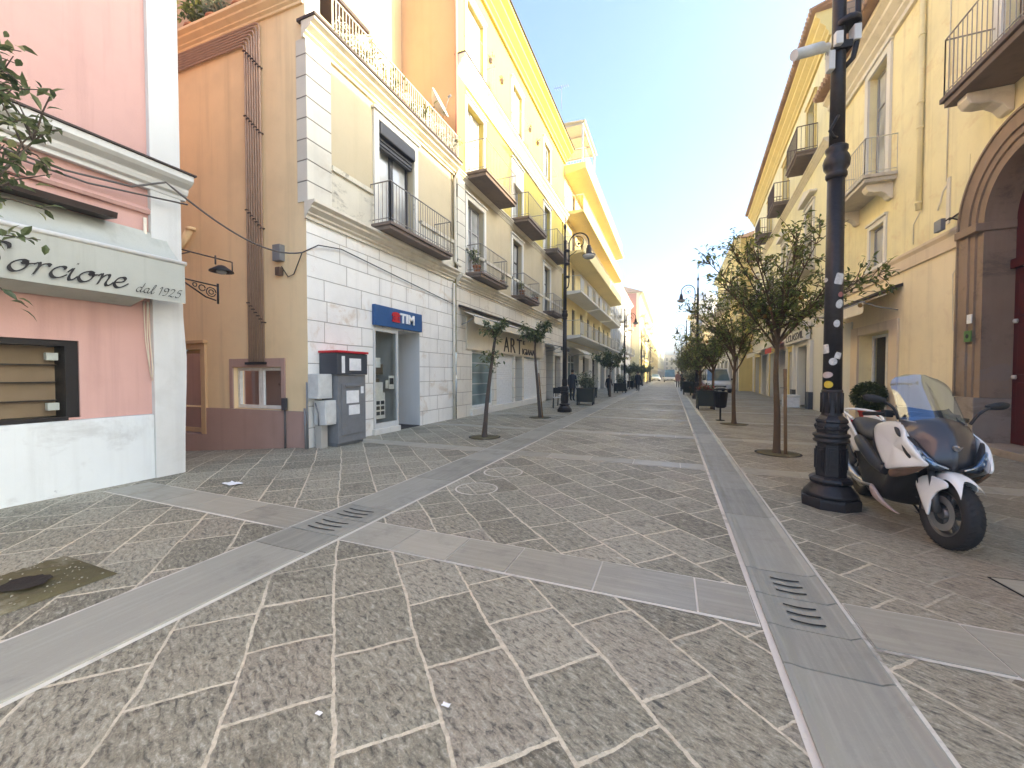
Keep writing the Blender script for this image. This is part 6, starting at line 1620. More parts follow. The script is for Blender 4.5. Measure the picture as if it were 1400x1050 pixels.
def scooter():
    t = thing('scooter', 'white and slate maxi scooter with tinted windscreen parked beside the black lamp post', 'scooter', (0, 0, 0))
    RW = (1.58, .295)                                           # rear axle
    def wheel(nm, y, z, r, w, turn=0.0, tread=True):
        def T(p):
            x, yy, zz = p[0], p[1] - y, p[2]
            return (x * math.cos(turn) - yy * math.sin(turn), x * math.sin(turn) + yy * math.cos(turn) + y, zz)
        n = 40
        prof = [(-.72, r * .66), (-.9, r * .72), (-1, r * .84), (-.86, r * .94), (-.5, r * .99), (0, r), (.5, r * .99), (.86, r * .94), (1, r * .84), (.9, r * .72), (.72, r * .66)]
        mb = MB(); mb.loft([[T((a * w / 2, y + q * math.cos(2 * math.pi * k / n), z + q * math.sin(2 * math.pi * k / n))) for a, q in prof] for k in range(n + 1)], 0, True, cap=False, closed=False)
        for k in range(n):                                     # tread grooves as small ridges
            a = 2 * math.pi * k / n
            for s in (-1, 1):
                p0 = T((s * .08 * w, y + r * 1.001 * math.cos(a), z + r * 1.001 * math.sin(a))); p1 = T((s * .40 * w, y + r * .985 * math.cos(a + .1), z + r * .985 * math.sin(a + .1)))
                mb.tube([p0, p1], .003, 3, cap=False)
        tyre = mb.build(nm, M['rubber'], t)
        mb = MB(); rp = [(-.72, r * .67), (-.6, r * .60), (-.5, r * .57), (.5, r * .57), (.6, r * .60), (.72, r * .67)]
        mb.loft([[T((a * w / 2, y + q * math.cos(2 * math.pi * k / n), z + q * math.sin(2 * math.pi * k / n))) for a, q in rp] for k in range(n + 1)], 0, True, cap=False, closed=False)
        for k in range(5):
            a = 2 * math.pi * k / 5 + .3
            for da in (-.16, .16):
                mb.tube([T((0, y + .04 * math.cos(a), z + .04 * math.sin(a))), T((0, y + r * .6 * math.cos(a + da), z + r * .6 * math.sin(a + da)))], [.022, .013], 6)
        mb.tube([T((-w * .5, y, z)), T((w * .5, y, z))], .045, 12)
        mb.build('rim', M['rim_grey'], tyre)
        mb = MB()
        for s in ((-1, 1) if y < 1 else (-1,)):
            rr = r * .50
            mb.loft([[T((s * w * .46 + q * .002, y + rad * math.cos(2 * math.pi * k / 28), z + rad * math.sin(2 * math.pi * k / 28))) for k in range(28)] for q, rad in ((-1, rr * .62), (-1, rr), (1, rr), (1, rr * .62), (-1, rr * .62))], 0, False, cap=False)
        mb.build('brake_disc', M['silver'], tyre)
        return tyre, T
    fw, TF = wheel('front_wheel', 0, .285, .285, .125, R(7))
    wheel('rear_wheel', RW[0], RW[1], .295, .165)
    # fork and callipers
    mb = MB()
    for s in (-1, 1):
        mb.tube([TF((s * .085, 0, .285)), TF((s * .095, .10, .62))], .026, 8); mb.tube([TF((s * .095, .10, .60)), TF((s * .095, .2, .9))], .02, 8)
        mb.box(Fr(TF((s * .085, .1, 0)), (1, 0), (0, 1)), -.025, .025, -.03, .05, .27, .40)
    mb.build('fork', M['rim_grey'], t)
    # front mudguard: saddle over the wheel with pointed side plates
    mb = MB(); rows = []
    for i in range(15):
        f = i / 14; r = .335 + .02 * math.sin(math.pi * f)
        row = []
        for j in range(11):
            s = -1 + 2 * j / 10; a0 = 112 + 30 * abs(s) ** 1.6; a = R(a0 - (a0 - 40) * f); hw = .098 - .018 * f + .0 * abs(s)
            drop = .05 * abs(s) ** 3 * (1.0 + 1.2 * math.exp(-((f - .72) / .18) ** 2) * 1.6)
            row.append(TF((s * hw * (1 - .12 * abs(s) ** 3), (r - drop) * math.cos(a), .285 + (r - drop) * math.sin(a))))
        rows.append(row)
    mb.loft(rows, 0, True, cap=False, closed=False)
    for s in (-1, 1):
        panel(mb, [TF((s * .098, -.06, .57)), TF((s * .106, .12, .575)), TF((s * .112, .235, .49)), TF((s * .116, .175, .385)), TF((s * .119, .075, .262)), TF((s * .119, .05, .246)), TF((s * .118, .036, .27)), TF((s * .113, .03, .38)), TF((s * .106, -.02, .47)), TF((s * .099, -.10, .525))], (s, 0, 0), .006, k=3)
    mb.build('front_fender', M['paint_white'], t)
    mb = MB()
    for s in (-1, 1):
        for yy, zz in ((.16, .36), (.20, .43)): mb.lathe(TF((s * .138, yy, zz)), [(.001, -.007), (.009, -.004), (.009, .004), (.001, .007)], 8)
    mb.build('bolt', M['plastic_black'], t)
    # dark inner core of the body
    def ring(y, pts): return [(x, y, z) for x, z in pts] + [(-x, y, z) for x, z in reversed(pts)]
    mb = MB()
    mb.loft([ring(.12, [(.02, .60), (.10, .62), (.13, .72), (.10, .9), (.02, .95)]), ring(.22, [(.02, .50), (.20, .52), (.23, .70), (.18, .93), (.02, .98)]), ring(.40, [(.02, .34), (.22, .36), (.25, .6), (.22, .86), (.02, .9)]), ring(.50, [(.02, .22), (.24, .24), (.24, .45), (.18, .72), (.02, .78)]),
             ring(.60, [(.02, .17), (.24, .18), (.24, .32), (.13, .56), (.02, .60)]), ring(.85, [(.02, .16), (.24, .17), (.25, .30), (.14, .54), (.02, .58)]), ring(1.05, [(.02, .16), (.23, .18), (.25, .34), (.19, .66), (.02, .70)]), ring(1.3, [(.02, .3), (.17, .32), (.20, .5), (.18, .72), (.02, .76)]), ring(1.6, [(.02, .5), (.12, .52), (.17, .62), (.15, .76), (.02, .8)]), ring(1.95, [(.02, .66), (.07, .67), (.09, .72), (.08, .8), (.02, .82)])], 0, True)
    mb.build('inner_body', M['plastic_black'], t, sub=1)
    # front cowl, dark slate
    cr = [(.030, .635, .055, .03, .02), (.005, .69, .13, .05, .02), (.005, .76, .175, .09, .03), (.035, .86, .205, .13, .04), (.09, .96, .225, .15, .045), (.17, 1.04, .225, .17, .04), (.24, 1.07, .20, .16, .03)]
    mb = MB(); rows = []
    for yc, zc, xe, by, dz in spline(cr, 3):
        rows.append([(xe * (-1 + 2 * j / 12), yc + by * abs(-1 + 2 * j / 12) ** 1.7 - .02 * max(0, 1 - abs(-1 + 2 * j / 12) * 5), zc - dz * abs(-1 + 2 * j / 12) ** 2) for j in range(13)])
    mb.loft(rows, 0, True, cap=False, closed=False)
    mb.loft([[(x, y + .03, z) for x, y, z in r_] for r_ in rows], 0, True, cap=False, closed=False)
    cowl = mb.build('front_cowl', M['paint_grey'], t)
    mb = MB(); mb.loft([[(x * .10, y, z) for x, y, z in ((-.3, -.022, .855), (0, -.030, .85), (.3, -.022, .855))], [(x * .1, y, z) for x, y, z in ((-.2, -.008, .82), (0, -.014, .81), (.2, -.008, .82))]], 0, False, cap=False, closed=False)
    mb.lathe((0, .005, .84), [(.001, -.022), (.02, -.015), (.022, 0), (.02, .015), (.001, .022)], 10); mb.build('badge', M['silver'], cowl)
    # headlights: dark recess, reflector pods and clear lens each side
    for s in (-1, 1):
        mb = MB(); panel(mb, [(s * .035, -.012, .665), (s * .12, .008, .705), (s * .185, .06, .79), (s * .235, .16, .885), (s * .265, .22, .85), (s * .262, .16, .74), (s * .20, .07, .655), (s * .09, .0, .632)], (s * .75, -.65, .05), .016)
        h = mb.build('headlight', M['plastic_black'], t)
        mb = MB()
        for x, y, z, r in ((.205, .072, .765, .024), (.178, .045, .725, .022), (.125, .012, .688, .017)):
            mb.lathe((s * x, y - .005, z), [(.001, -r), (r * .8, -r * .6), (r, 0), (r * .8, r * .6), (.001, r)], 10)
        mb.tube(spline([(s * .05, -.028, .664), (s * .12, -.008, .692), (s * .19, .05, .735), (s * .235, .10, .80)], 4), .007, 5)
        mb.build('reflector', M['lens'], h)
        mb = MB(); panel(mb, [(s * .06, -.024, .668), (s * .125, -.006, .708), (s * .19, .045, .79), (s * .235, .10, .82), (s * .235, .085, .74), (s * .13, .0, .655)], (s * .7, -.7, .05), .012); mb.build('clear_lens', M['tint'], h)
        # white side panels
        mb = MB(); panel(mb, [(s * .255, .80, .88), (s * .24, .70, .955), (s * .22, .42, .995), (s * .235, .26, .94), (s * .26, .14, .86), (s * .225, -.0, .74), (s * .20, -.05, .675), (s * .27, .16, .605), (s * .285, .36, .545), (s * .29, .42, .565), (s * .29, .62, .72)], (s, -.25, .1), .014, k=4)
        p = mb.build('side_panel', M['paint_white'], t)
        mb = MB(); panel(mb, [(s * .262, .30, .935), (s * .268, .36, .945), (s * .280, .27, .885), (s * .278, .22, .875)], (s, -.2, .1), .006); mb.lathe((s * .318, .39, .585), [(.001, -.014), (.014, -.01), (.016, 0), (.014, .01), (.001, .014)], 10); mb.build('vent', M['plastic_black'], p)
        mb = MB(); panel(mb, [(s * .20, -.03, .665), (s * .27, .16, .60), (s * .285, .34, .54), (s * .27, .33, .48), (s * .22, .14, .55)], (s, -.5, -.1), .012); mb.build('indicator', M['amber'], t)
        # lower skirt and foot board trim
        mb = MB(); panel(mb, [(s * .245, .20, .175), (s * .262, .45, .22), (s * .268, .70, .315), (s * .268, .74, .27), (s * .262, .66, .20), (s * .25, .42, .165)], (s, 0, 0), .010); mb.build('skirt', M['accent'], t)
        mb = MB(); mb.tube(spline([(s * .262, .72, .30), (s * .268, 1.0, .27), (s * .262, 1.2, .29), (s * .24, 1.38, .36)], 5), [.016] * 16, 6); mb.build('step_trim', M['silver'], t)
        mb = MB(); mb.tube(spline([(s * .235, .52, .50), (s * .255, .75, .56), (s * .26, .98, .66), (s * .235, 1.2, .72)], 5), [.045, .05, .052, .054, .055, .056, .056, .057, .058, .058, .057, .056, .055, .054, .05, .045], 8); mb.build('leg_cover', M['vinyl'], t)
        # white rear flank
        mb = MB(); panel(mb, [(s * .215, 1.18, .62), (s * .21, 1.38, .76), (s * .185, 1.66, .87), (s * .13, 1.95, .96), (s * .10, 2.08, .93), (s * .12, 1.98, .82), (s * .19, 1.62, .70), (s * .22, 1.34, .56)], (s, 0, .15), .012); mb.build('tail_panel', M['paint_white'], t)
        mb = MB(); panel(mb, [(s * .235, 1.22, .45), (s * .235, 1.34, .52), (s * .20, 1.7, .68), (s * .19, 1.72, .60), (s * .23, 1.4, .40)], (s, 0, .05), .01); mb.build('lower_tail', M['plastic_black'], t)
    # silencer on the near side
    mb = MB(); mb.tube(spline([(-.20, 1.05, .25), (-.235, 1.25, .30), (-.25, 1.5, .40), (-.26, 1.85, .52)], 5), [.035] * 5 + [.055] * 4 + [.07] * 6 + [.06], 12); e = mb.build('silencer', M['silver'], t)
    mb = MB(); mb.tube([(-.315, 1.3, .36), (-.325, 1.62, .47)], .03, 8); mb.build('heat_shield', M['accent'], e)
    for s in (-1, 1):
        mb = MB(); mb.tube(spline([(s * .262, .80, .86), (s * .30, .62, .70), (s * .30, .42, .57)], 5), .006, 4); mb.build('panel_gap', M['plastic_black'], t)
    mb = MB()
    for s in (-1, 1): mb.tube(spline([(s * .10, .16, .36), (s * .15, .2, .55), (s * .12, .26, .75)], 5), .007, 5)
    mb.build('brake_hose', M['plastic_black'], t)
    # seat with step
    mb = MB()
    sec = [(.92, .115, .70, .76), (1.0, .15, .70, .815), (1.2, .175, .70, .825), (1.36, .18, .71, .84), (1.44, .17, .73, .90), (1.6, .165, .75, .925), (1.82, .12, .78, .93), (1.9, .08, .80, .90)]
    mb.loft([ring(y, [(.02, zb), (w * .9, zb), (w, (zb + zt) / 2), (w * .82, zt - .012), (.02, zt)]) for y, w, zb, zt in sec], 0, True); mb.build('seat', M['vinyl'], t, sub=1)
    mb = MB(); mb.tube(spline([(-.15, 1.68, .90), (-.17, 1.95, .98), (0, 2.08, 1.0), (.17, 1.95, .98), (.15, 1.68, .90)], 5), .016, 8); mb.build('grab_rail', M['paint_white'], t)
    mb = MB(); mb.box(W0, -.09, .09, 2.0, 2.06, .80, .86, bev=.012); mb.build('tail_light', M['red_sign'], t)
    # windscreen: curved sheet over the cowl
    mb = MB(); rows = []
    for i in range(13):
        f = i / 12; z = 1.02 + .43 * f; yc = .165 + .40 * f + .05 * f * f; w = (.228 - .01 * f) * (1 - .0 * f) if f < .7 else (.221) * math.sqrt(max(.02, 1 - ((f - .7) / .315) ** 2))
        rows.append([((-1 + 2 * j / 14) * w, yc + .20 * (abs(-1 + 2 * j / 14) ** 2) * (1 - .3 * f), z - .035 * (1 - f) * (1 - abs(-1 + 2 * j / 14)) ) for j in range(15)])
    mb.loft(rows, 0, True, cap=False, closed=False); mb.build('windscreen', M['tint'], t, recalc=False)
    mb = MB(); mb.loft([[(x * .93, y + .05, z - .06) for x, y, z in rows[0]], [(x * .93, y + .06, z) for x, y, z in rows[1]], [(x * .86, y + .09, z - .02) for x, y, z in rows[4]]], 0, True, cap=False, closed=False)
    mb.build('inner_screen', M['paint_grey'], t, recalc=False)
    mb = MB(); mb.tube([rows[0][j] for j in range(15)], .007, 5); mb.build('screen_trim', M['silver'], t)
    mb = MB(); mb.box(W0, -.16, .16, .36, .46, .99, 1.10, bev=.02); mb.build('dashboard', M['plastic_black'], t)
    # handlebar, levers, mirrors
    mb = MB()
    mb.tube(spline([(-.38, .70, 1.03), (-.24, .60, 1.05), (-.08, .52, 1.06), (.08, .52, 1.06), (.24, .60, 1.05), (.38, .70, 1.03)], 4), .016, 7); hb = mb.build('handlebar', M['plastic_black'], t)
    for s in (-1, 1):
        mb = MB(); mb.tube([(s * .26, .615, 1.05), (s * .39, .705, 1.03)], .020, 8); mb.tube([(s * .25, .56, 1.06), (s * .37, .64, 1.05)], .009, 5); mb.box(W0, s * .24 - .035, s * .24 + .035, .55, .63, 1.02, 1.09, bev=.012); mb.build('grip', M['plastic_black'], hb)
        mb = MB(); mb.tube(spline([(s * .245, .36, 1.02), (s * .29, .35, 1.12), (s * .37, .37, 1.19)], 4), .012, 6)
        panel(mb, [(s * .34, .37, 1.20), (s * .43, .38, 1.235), (s * .50, .40, 1.225), (s * .48, .40, 1.175), (s * .38, .375, 1.165)], (0, -1, .1), .018); mb.build('mirror', M['plastic_black'], t)
    mb = MB(); mb.tube([(.12, .95, .2), (.26, 1.02, .02)], .012, 6); mb.box(W0, .23, .29, .98, 1.06, .003, .014); mb.build('side_stand', M['plastic_black'], t)
    mb = MB()
    for s in (-1, 1): mb.tube([(s * .12, 1.15, .33), (s * .11, 1.58, .295)], .035, 8)
    mb.build('swing_arm', M['plastic_black'], t)
    t.location = (2.15, 4.40, 0)
    t.rotation_euler = Euler((0, R(3.2), R(-1)), 'XYZ')
    return t
scooter()

# ================================================================== PLANTERS, BINS, CHAIR
def planter_proto():
    t = thing('planter', 'x', 'planter', (0, 0, 0), 'dark planters with shrubs along the pavements')
    mb = MB(); w, h = .40, .80
    mb.box(W0, -w, w, -.36, .36, .14, h, bev=.02); mb.build('box', M['planter'], t)
    mb = MB()
    for x in (-1, 1):
        for y in (-1, 1): mb.box(W0, x * .36 - .03, x * .36 + .03, y * .32 - .03, y * .32 + .03, 0, .139)
    mb.build('feet', M['iron'], t)
    mb = MB(); mb.box(W0, -w - .02, w + .02, -.38, .38, h - .06, h + .0, bev=.012); mb.build('rim', M['planter'], t)
    rg = random.Random(9); lb = MB(); sb = MB()
    for i in range(14):
        top = Vector((rg.gauss(0, .22), rg.gauss(0, .2), h + rg.uniform(.35, .9))); st = Vector((rg.gauss(0, .12), rg.gauss(0, .12), h - .05))
        sb.tube([st, st.lerp(top, .5), top], .009, 4, cap=False)
        for j in range(48):
            p = st.lerp(top, rg.uniform(.25, 1.05)) + Vector((rg.gauss(0, .10), rg.gauss(0, .1), rg.gauss(0, .05)))
            add_leaf(lb, p, Vector((rg.gauss(0, 1), rg.gauss(0, 1), rg.gauss(.2, .8))), Vector((0, 0, 1)), .13 * rg.uniform(.6, 1.2), .03)
    sb.build('stem', M['bark_grey'], t, recalc=False); lb.build('shrub', M['leaf_pale'], t, recalc=False)
    return t
M['planter'] = simple('dark_green_planter', (.028, .034, .028), .6)
M['flower'] = leaf_mat('red_flower_petals', (.25, .01, .02), (.45, .03, .05), (.55, .1, .12))
P0 = planter_proto()
place(P0, (-3.83, 19.0, 0), R(5), 1, 'dark planter with pale leafy shrub just past the left lamp post', True)
for i, (x, y, s_, lb) in enumerate(((-4.6, 24.5, .8, 'dark shrub planter against the left shops below the bushy tree'), (-3.75, 32.0, .95, 'planter between bushy tree and second left lamp'), (-3.7, 42, 1, 'farther left planter past the second lamp'), (-3.7, 52, 1, 'distant left planter near third lamp'),
                                   (1.35, 30.5, 1.15, 'leafy planter at right kerb beyond the second right lamp'), (1.3, 37.0, 1.1, 'farther leafy planter at the right kerb'), (1.3, 44, 1.1, 'distant leafy planter at the right kerb'))):
    place(P0, (x, y, 0), R(30 * i), s_, lb)
def flower_planter():
    t = copy_tree(P0); t.location = (1.33, 18.4, 0); t.rotation_euler = (0, 0, R(3)); t.scale = (.82, .9, .98)
    t['label'] = 'low dark planter with red flowers at right kerb behind the bin'
    for ch in [o for o in bpy.data.objects if o.parent == t and o.name.startswith(('shrub', 'stem'))]: bpy.data.objects.remove(ch)
    rg = random.Random(3); lb = MB(); fb = MB()
    for i in range(420):
        p = Vector((rg.gauss(0, .2), rg.gauss(0, .18), .80 + abs(rg.gauss(0, .10))))
        add_leaf(fb if i % 3 == 0 else lb, p, Vector((rg.gauss(0, 1), rg.gauss(0, 1), rg.gauss(.4, .6))), Vector((0, 0, 1)), .10, .03)
    for nm, b, m in (('flowers', fb, M['flower']), ('foliage', lb, M['leaf_cool'])):
        o = b.build(nm, m, None, recalc=False); o.parent = t
flower_planter()
def litter_bin():
    t = thing('litter_bin', 'black litter bin on a single post at the right kerb', 'litter bin', (1.44, 14.0, 0))
    mb = MB(); mb.lathe((1.44, 14, 0), [(.13, 0), (.13, .02), (.03, .03), (.028, .45)], 14); mb.build('post', M['iron'], t)
    mb = MB(); mb.lathe((1.44, 14, 0), [(.12, .40), (.16, .43), (.20, .88), (.205, .90), (.19, .90), (.15, .45), (.02, .45)], 18)
    for k in range(18):
        a = 2 * math.pi * k / 18; mb.tube([(1.44 + .163 * math.cos(a), 14 + .163 * math.sin(a), .44), (1.44 + .204 * math.cos(a), 14 + .204 * math.sin(a), .88)], .008, 4, cap=False)
    mb.build('basket', M['iron'], t)
    mb = MB(); mb.lathe((1.44, 14, 0), [(.21, .96), (.215, .98), (.10, 1.03), (.001, 1.04)], 18)
    for a in (0, 2.1, 4.2): mb.tube([(1.44 + .2 * math.cos(a), 14 + .2 * math.sin(a), .88), (1.44 + .2 * math.cos(a), 14 + .2 * math.sin(a), .97)], .01, 5)
    mb.build('lid', M['iron'], t)
litter_bin()
def bar_chair(x, y, rz, lb, first=None):
    if first: return place(first, (x, y, 0), rz, 1, lb)
    t = thing('bar_chair', lb, 'chair', (0, 0, 0), 'bar chairs beside the left lamp')
    mb = MB(); mb.box(W0, -.21, .21, -.21, .21, .44, .47, bev=.012); mb.build('seat', M['grey_white'], t)
    for sx in (-1, 1):
        for sy in (-1, 1):
            mb = MB(); mb.tube([(sx * .19, sy * .19, .44), (sx * .21, sy * .21, 0)], .014, 6); mb.build('leg', M['iron'], t)
    mb = MB(); mb.box(W0, -.2, .2, .19, .215, .62, .88, bev=.01)
    for sx in (-1, 1): mb.tube([(sx * .18, .2, .46), (sx * .18, .21, .86)], .013, 6)
    mb.build('backrest', M['iron'], t)
    return place(t, (x, y, 0), rz, 1, None, True)
c0 = bar_chair(-4.55, 16.6, R(20), 'pale seated bar chair by the dark door, nearer one')
bar_chair(-4.7, 17.9, R(190), 'pale seated bar chair by the dark door, farther one', c0)
def door_pots():
    t = thing('shop_box', 'white crate on the pavement outside the cream right shop', 'crate', (4.6, 19.9, 0))
    mb = MB(); f = Fr((4.85, 20.6, 0), (0, 1), (-1, 0)); mb.box(f, -.35, .35, -.25, .25, .02, .5, bev=.02); mb.build('crate', M['paper'], t)
    mb = MB(); mb.box(f, -.37, .37, -.27, .27, .46, .56, bev=.015); mb.build('lid', M['box_white'], t)
door_pots()
def shop_bush():
    t = thing('potted_shrub', 'round clipped green bush in red pot before the right shop door', 'potted plant', (5.2, 13.9, 0))
    c = Vector((5.22, 14.2, 0)); mb = MB(); mb.lathe(c, [(.16, 0), (.23, .36), (.25, .38), (.25, .44), (.21, .44), (.2, .40), (.01, .40)], 14); mb.build('pot', M['canvas_red'], t)
    rg = random.Random(6); lb = MB()
    for i in range(4200):
        d = Vector((rg.gauss(0, 1), rg.gauss(0, 1), rg.gauss(0, 1))).normalized(); p = c + Vector((0, 0, .82)) + d * (.40 * rg.uniform(.62, 1.04))
        add_leaf(lb, p, d + Vector((rg.gauss(0, .6), rg.gauss(0, .6), rg.gauss(0, .6))), Vector((rg.gauss(0, 1), rg.gauss(0, 1), 1)), .06, .016)
    lb.build('foliage', leaf_mat('clipped_bush_leaf', (.02, .035, .01), (.05, .075, .02), (.09, .12, .035)), t, recalc=False)
    mb = MB(); mb.tube([c + Vector((0, 0, .4)), c + Vector((0, 0, .9))], .02, 6); mb.build('stem', M['bark'], t)
shop_bush()

# ================================================================== CARS
M['car_white'] = paint('white_car_paint', (.72, .73, .74)); M['car_red'] = paint('dark_red_car_paint', (.20, .02, .03)); M['car_silver'] = paint('silver_car_paint', (.42, .44, .46))
M['car_glass'] = glass_dark('car_glass', (.07, .13, .15), .03)
def car(label, loc, rz, pm, L=4.2, W=1.75, H=1.75, hood=.85, van=True):
    t = thing('parked_car', label, 'car', (0, 0, 0), 'vehicles standing in the street')
    hw = W / 2
    # sections along y (front at -L/2): (y, z_low, z_belt, half width)
    def sec(y, zl, zb, w): return [(x * w, y, z) for x, z in ((-.86, zl), (-.98, zl + .12), (-1, (zl + zb) / 2), (-.95, zb - .03), (-.86, zb), (.86, zb), (.95, zb - .03), (1, (zl + zb) / 2), (.98, zl + .12), (.86, zl))]
    f = -L / 2
    mb = MB(); mb.loft([sec(f, .38, .62, hw * .80), sec(f + .08, .26, .74, hw * .93), sec(f + .35, .22, .84, hw * .98), sec(f + hood, .2, .98, hw), sec(f + L * .5, .2, 1.0, hw), sec(f + L * .85, .2, 1.0, hw), sec(f + L - .1, .26, .98, hw * .96), sec(f + L, .36, .9, hw * .86)], 0, True); mb.build('body', pm, t)
    y0, y1 = f + hood - .05, f + hood + .62; ye, yr = f + L - (.12 if van else .75), f + L - (.22 if van else 1.15)
    wb, wt = hw * .94, hw * .80
    B = lambda y, w, z: [(-w, y, z), (w, y, z)]
    bl, br = B(y0, wb, .97); tl, tr = B(y1, wt, H - .06); bl2, br2 = B(ye, wb, .97); tl2, tr2 = B(yr, wt, H - .06)
    mb = MB(); mb.loft([[(-wt, y1, H - .06), (-wt * .8, y1 + .02, H), (wt * .8, y1 + .02, H), (wt, y1, H - .06)], [(-wt, yr, H - .06), (-wt * .8, yr, H), (wt * .8, yr, H), (wt, yr, H - .06)]], 0, True, cap=False, closed=False)
    for a, b in ((bl, tl), (br, tr), (bl2, tl2), (br2, tr2), (tl, tr), (tl2, tr2), (tl, tl2), (tr, tr2)): mb.tube([a, b], .045, 6)
    for s in (-1, 1):
        for q in (.36, .7):
            ya = y0 + (ye - y0) * q; yb = y1 + (yr - y1) * (q - .04); mb.tube([(s * wb, ya, .97), (s * wt, yb, H - .06)], .04, 6)
    mb.build('roof', pm, t)
    for nm, q in (('windscreen', (bl, br, tr, tl)), ('rear_window', (bl2, br2, tr2, tl2)), ('side_window', (bl, bl2, tl2, tl)), ('side_window', (br, br2, tr2, tr))):
        mb = MB(); mb.quad(*q); mb.build(nm, M['car_glass'], t, recalc=False)
    for s in (-1, 1):
        mb = MB(); panel(mb, [(s * hw * .52, f + .03, .60), (s * hw * .82, f + .12, .64), (s * hw * .93, f + .26, .74), (s * hw * .80, f + .12, .76), (s * hw * .55, f + .05, .70)], (s * .3, -1, 0), .012); mb.build('headlight', M['lens'], t)
        mb = MB(); mb.box(W0, s * (hw + .1) - .09, s * (hw + .1) + .09, y0 + .15, y0 + .24, 1.0, 1.14, bev=.02); mb.build('mirror', M['plastic_black'], t)
        for y in (f + .75, f + L - .8):
            mb = MB(); x = s * (hw - .09)
            mb.loft([[(x + a * .1, y + r * math.cos(2 * math.pi * k / 24), .31 + r * math.sin(2 * math.pi * k / 24)) for k in range(24)] for a, r in ((-1, .2), (-1, .29), (-.6, .31), (.6, .31), (1, .29), (1, .2))], 0, True); w = mb.build('wheel', M['rubber'], t)
            mb = MB(); mb.loft([[(x + s * a, y + r * math.cos(2 * math.pi * k / 18), .31 + r * math.sin(2 * math.pi * k / 18)) for k in range(18)] for a, r in ((.1, .2), (.108, .17), (.104, .05))], 0, False); mb.build('rim', M['silver'], w)
    mb = MB(); mb.box(W0, -hw * .5, hw * .5, f - .01, f + .06, .46, .58); mb.box(W0, -hw * .85, hw * .85, f + .02, f + .12, .24, .36); mb.build('grille', M['plastic_black'], t)
    mb = MB(); mb.box(W0, -.26, .26, f - .03, f - .012, .40, .50); mb.build('number_plate', M['paper'], t)
    t.location = loc; t.rotation_euler = (0, 0, rz); return t
car('white van with teal windscreen facing the camera behind the right planter', (3.35, 36.5, 0), R(3), M['car_white'], 4.4, 1.82, 1.95, .75, True)
car('dark red small car beside the white van behind the flower planter', (1.95, 40.5, 0), R(2), M['car_red'], 3.8, 1.65, 1.45, 1.0, False)
car('white delivery van far down the middle of the street', (-.3, 84, 0), R(0), M['car_white'], 5.0, 2.1, 2.5, .7, True)
car('pale car parked far away on the left of the lane', (-3.3, 92, 0), R(8), M['car_silver'], 4.2, 1.75, 1.5, 1.0, False)

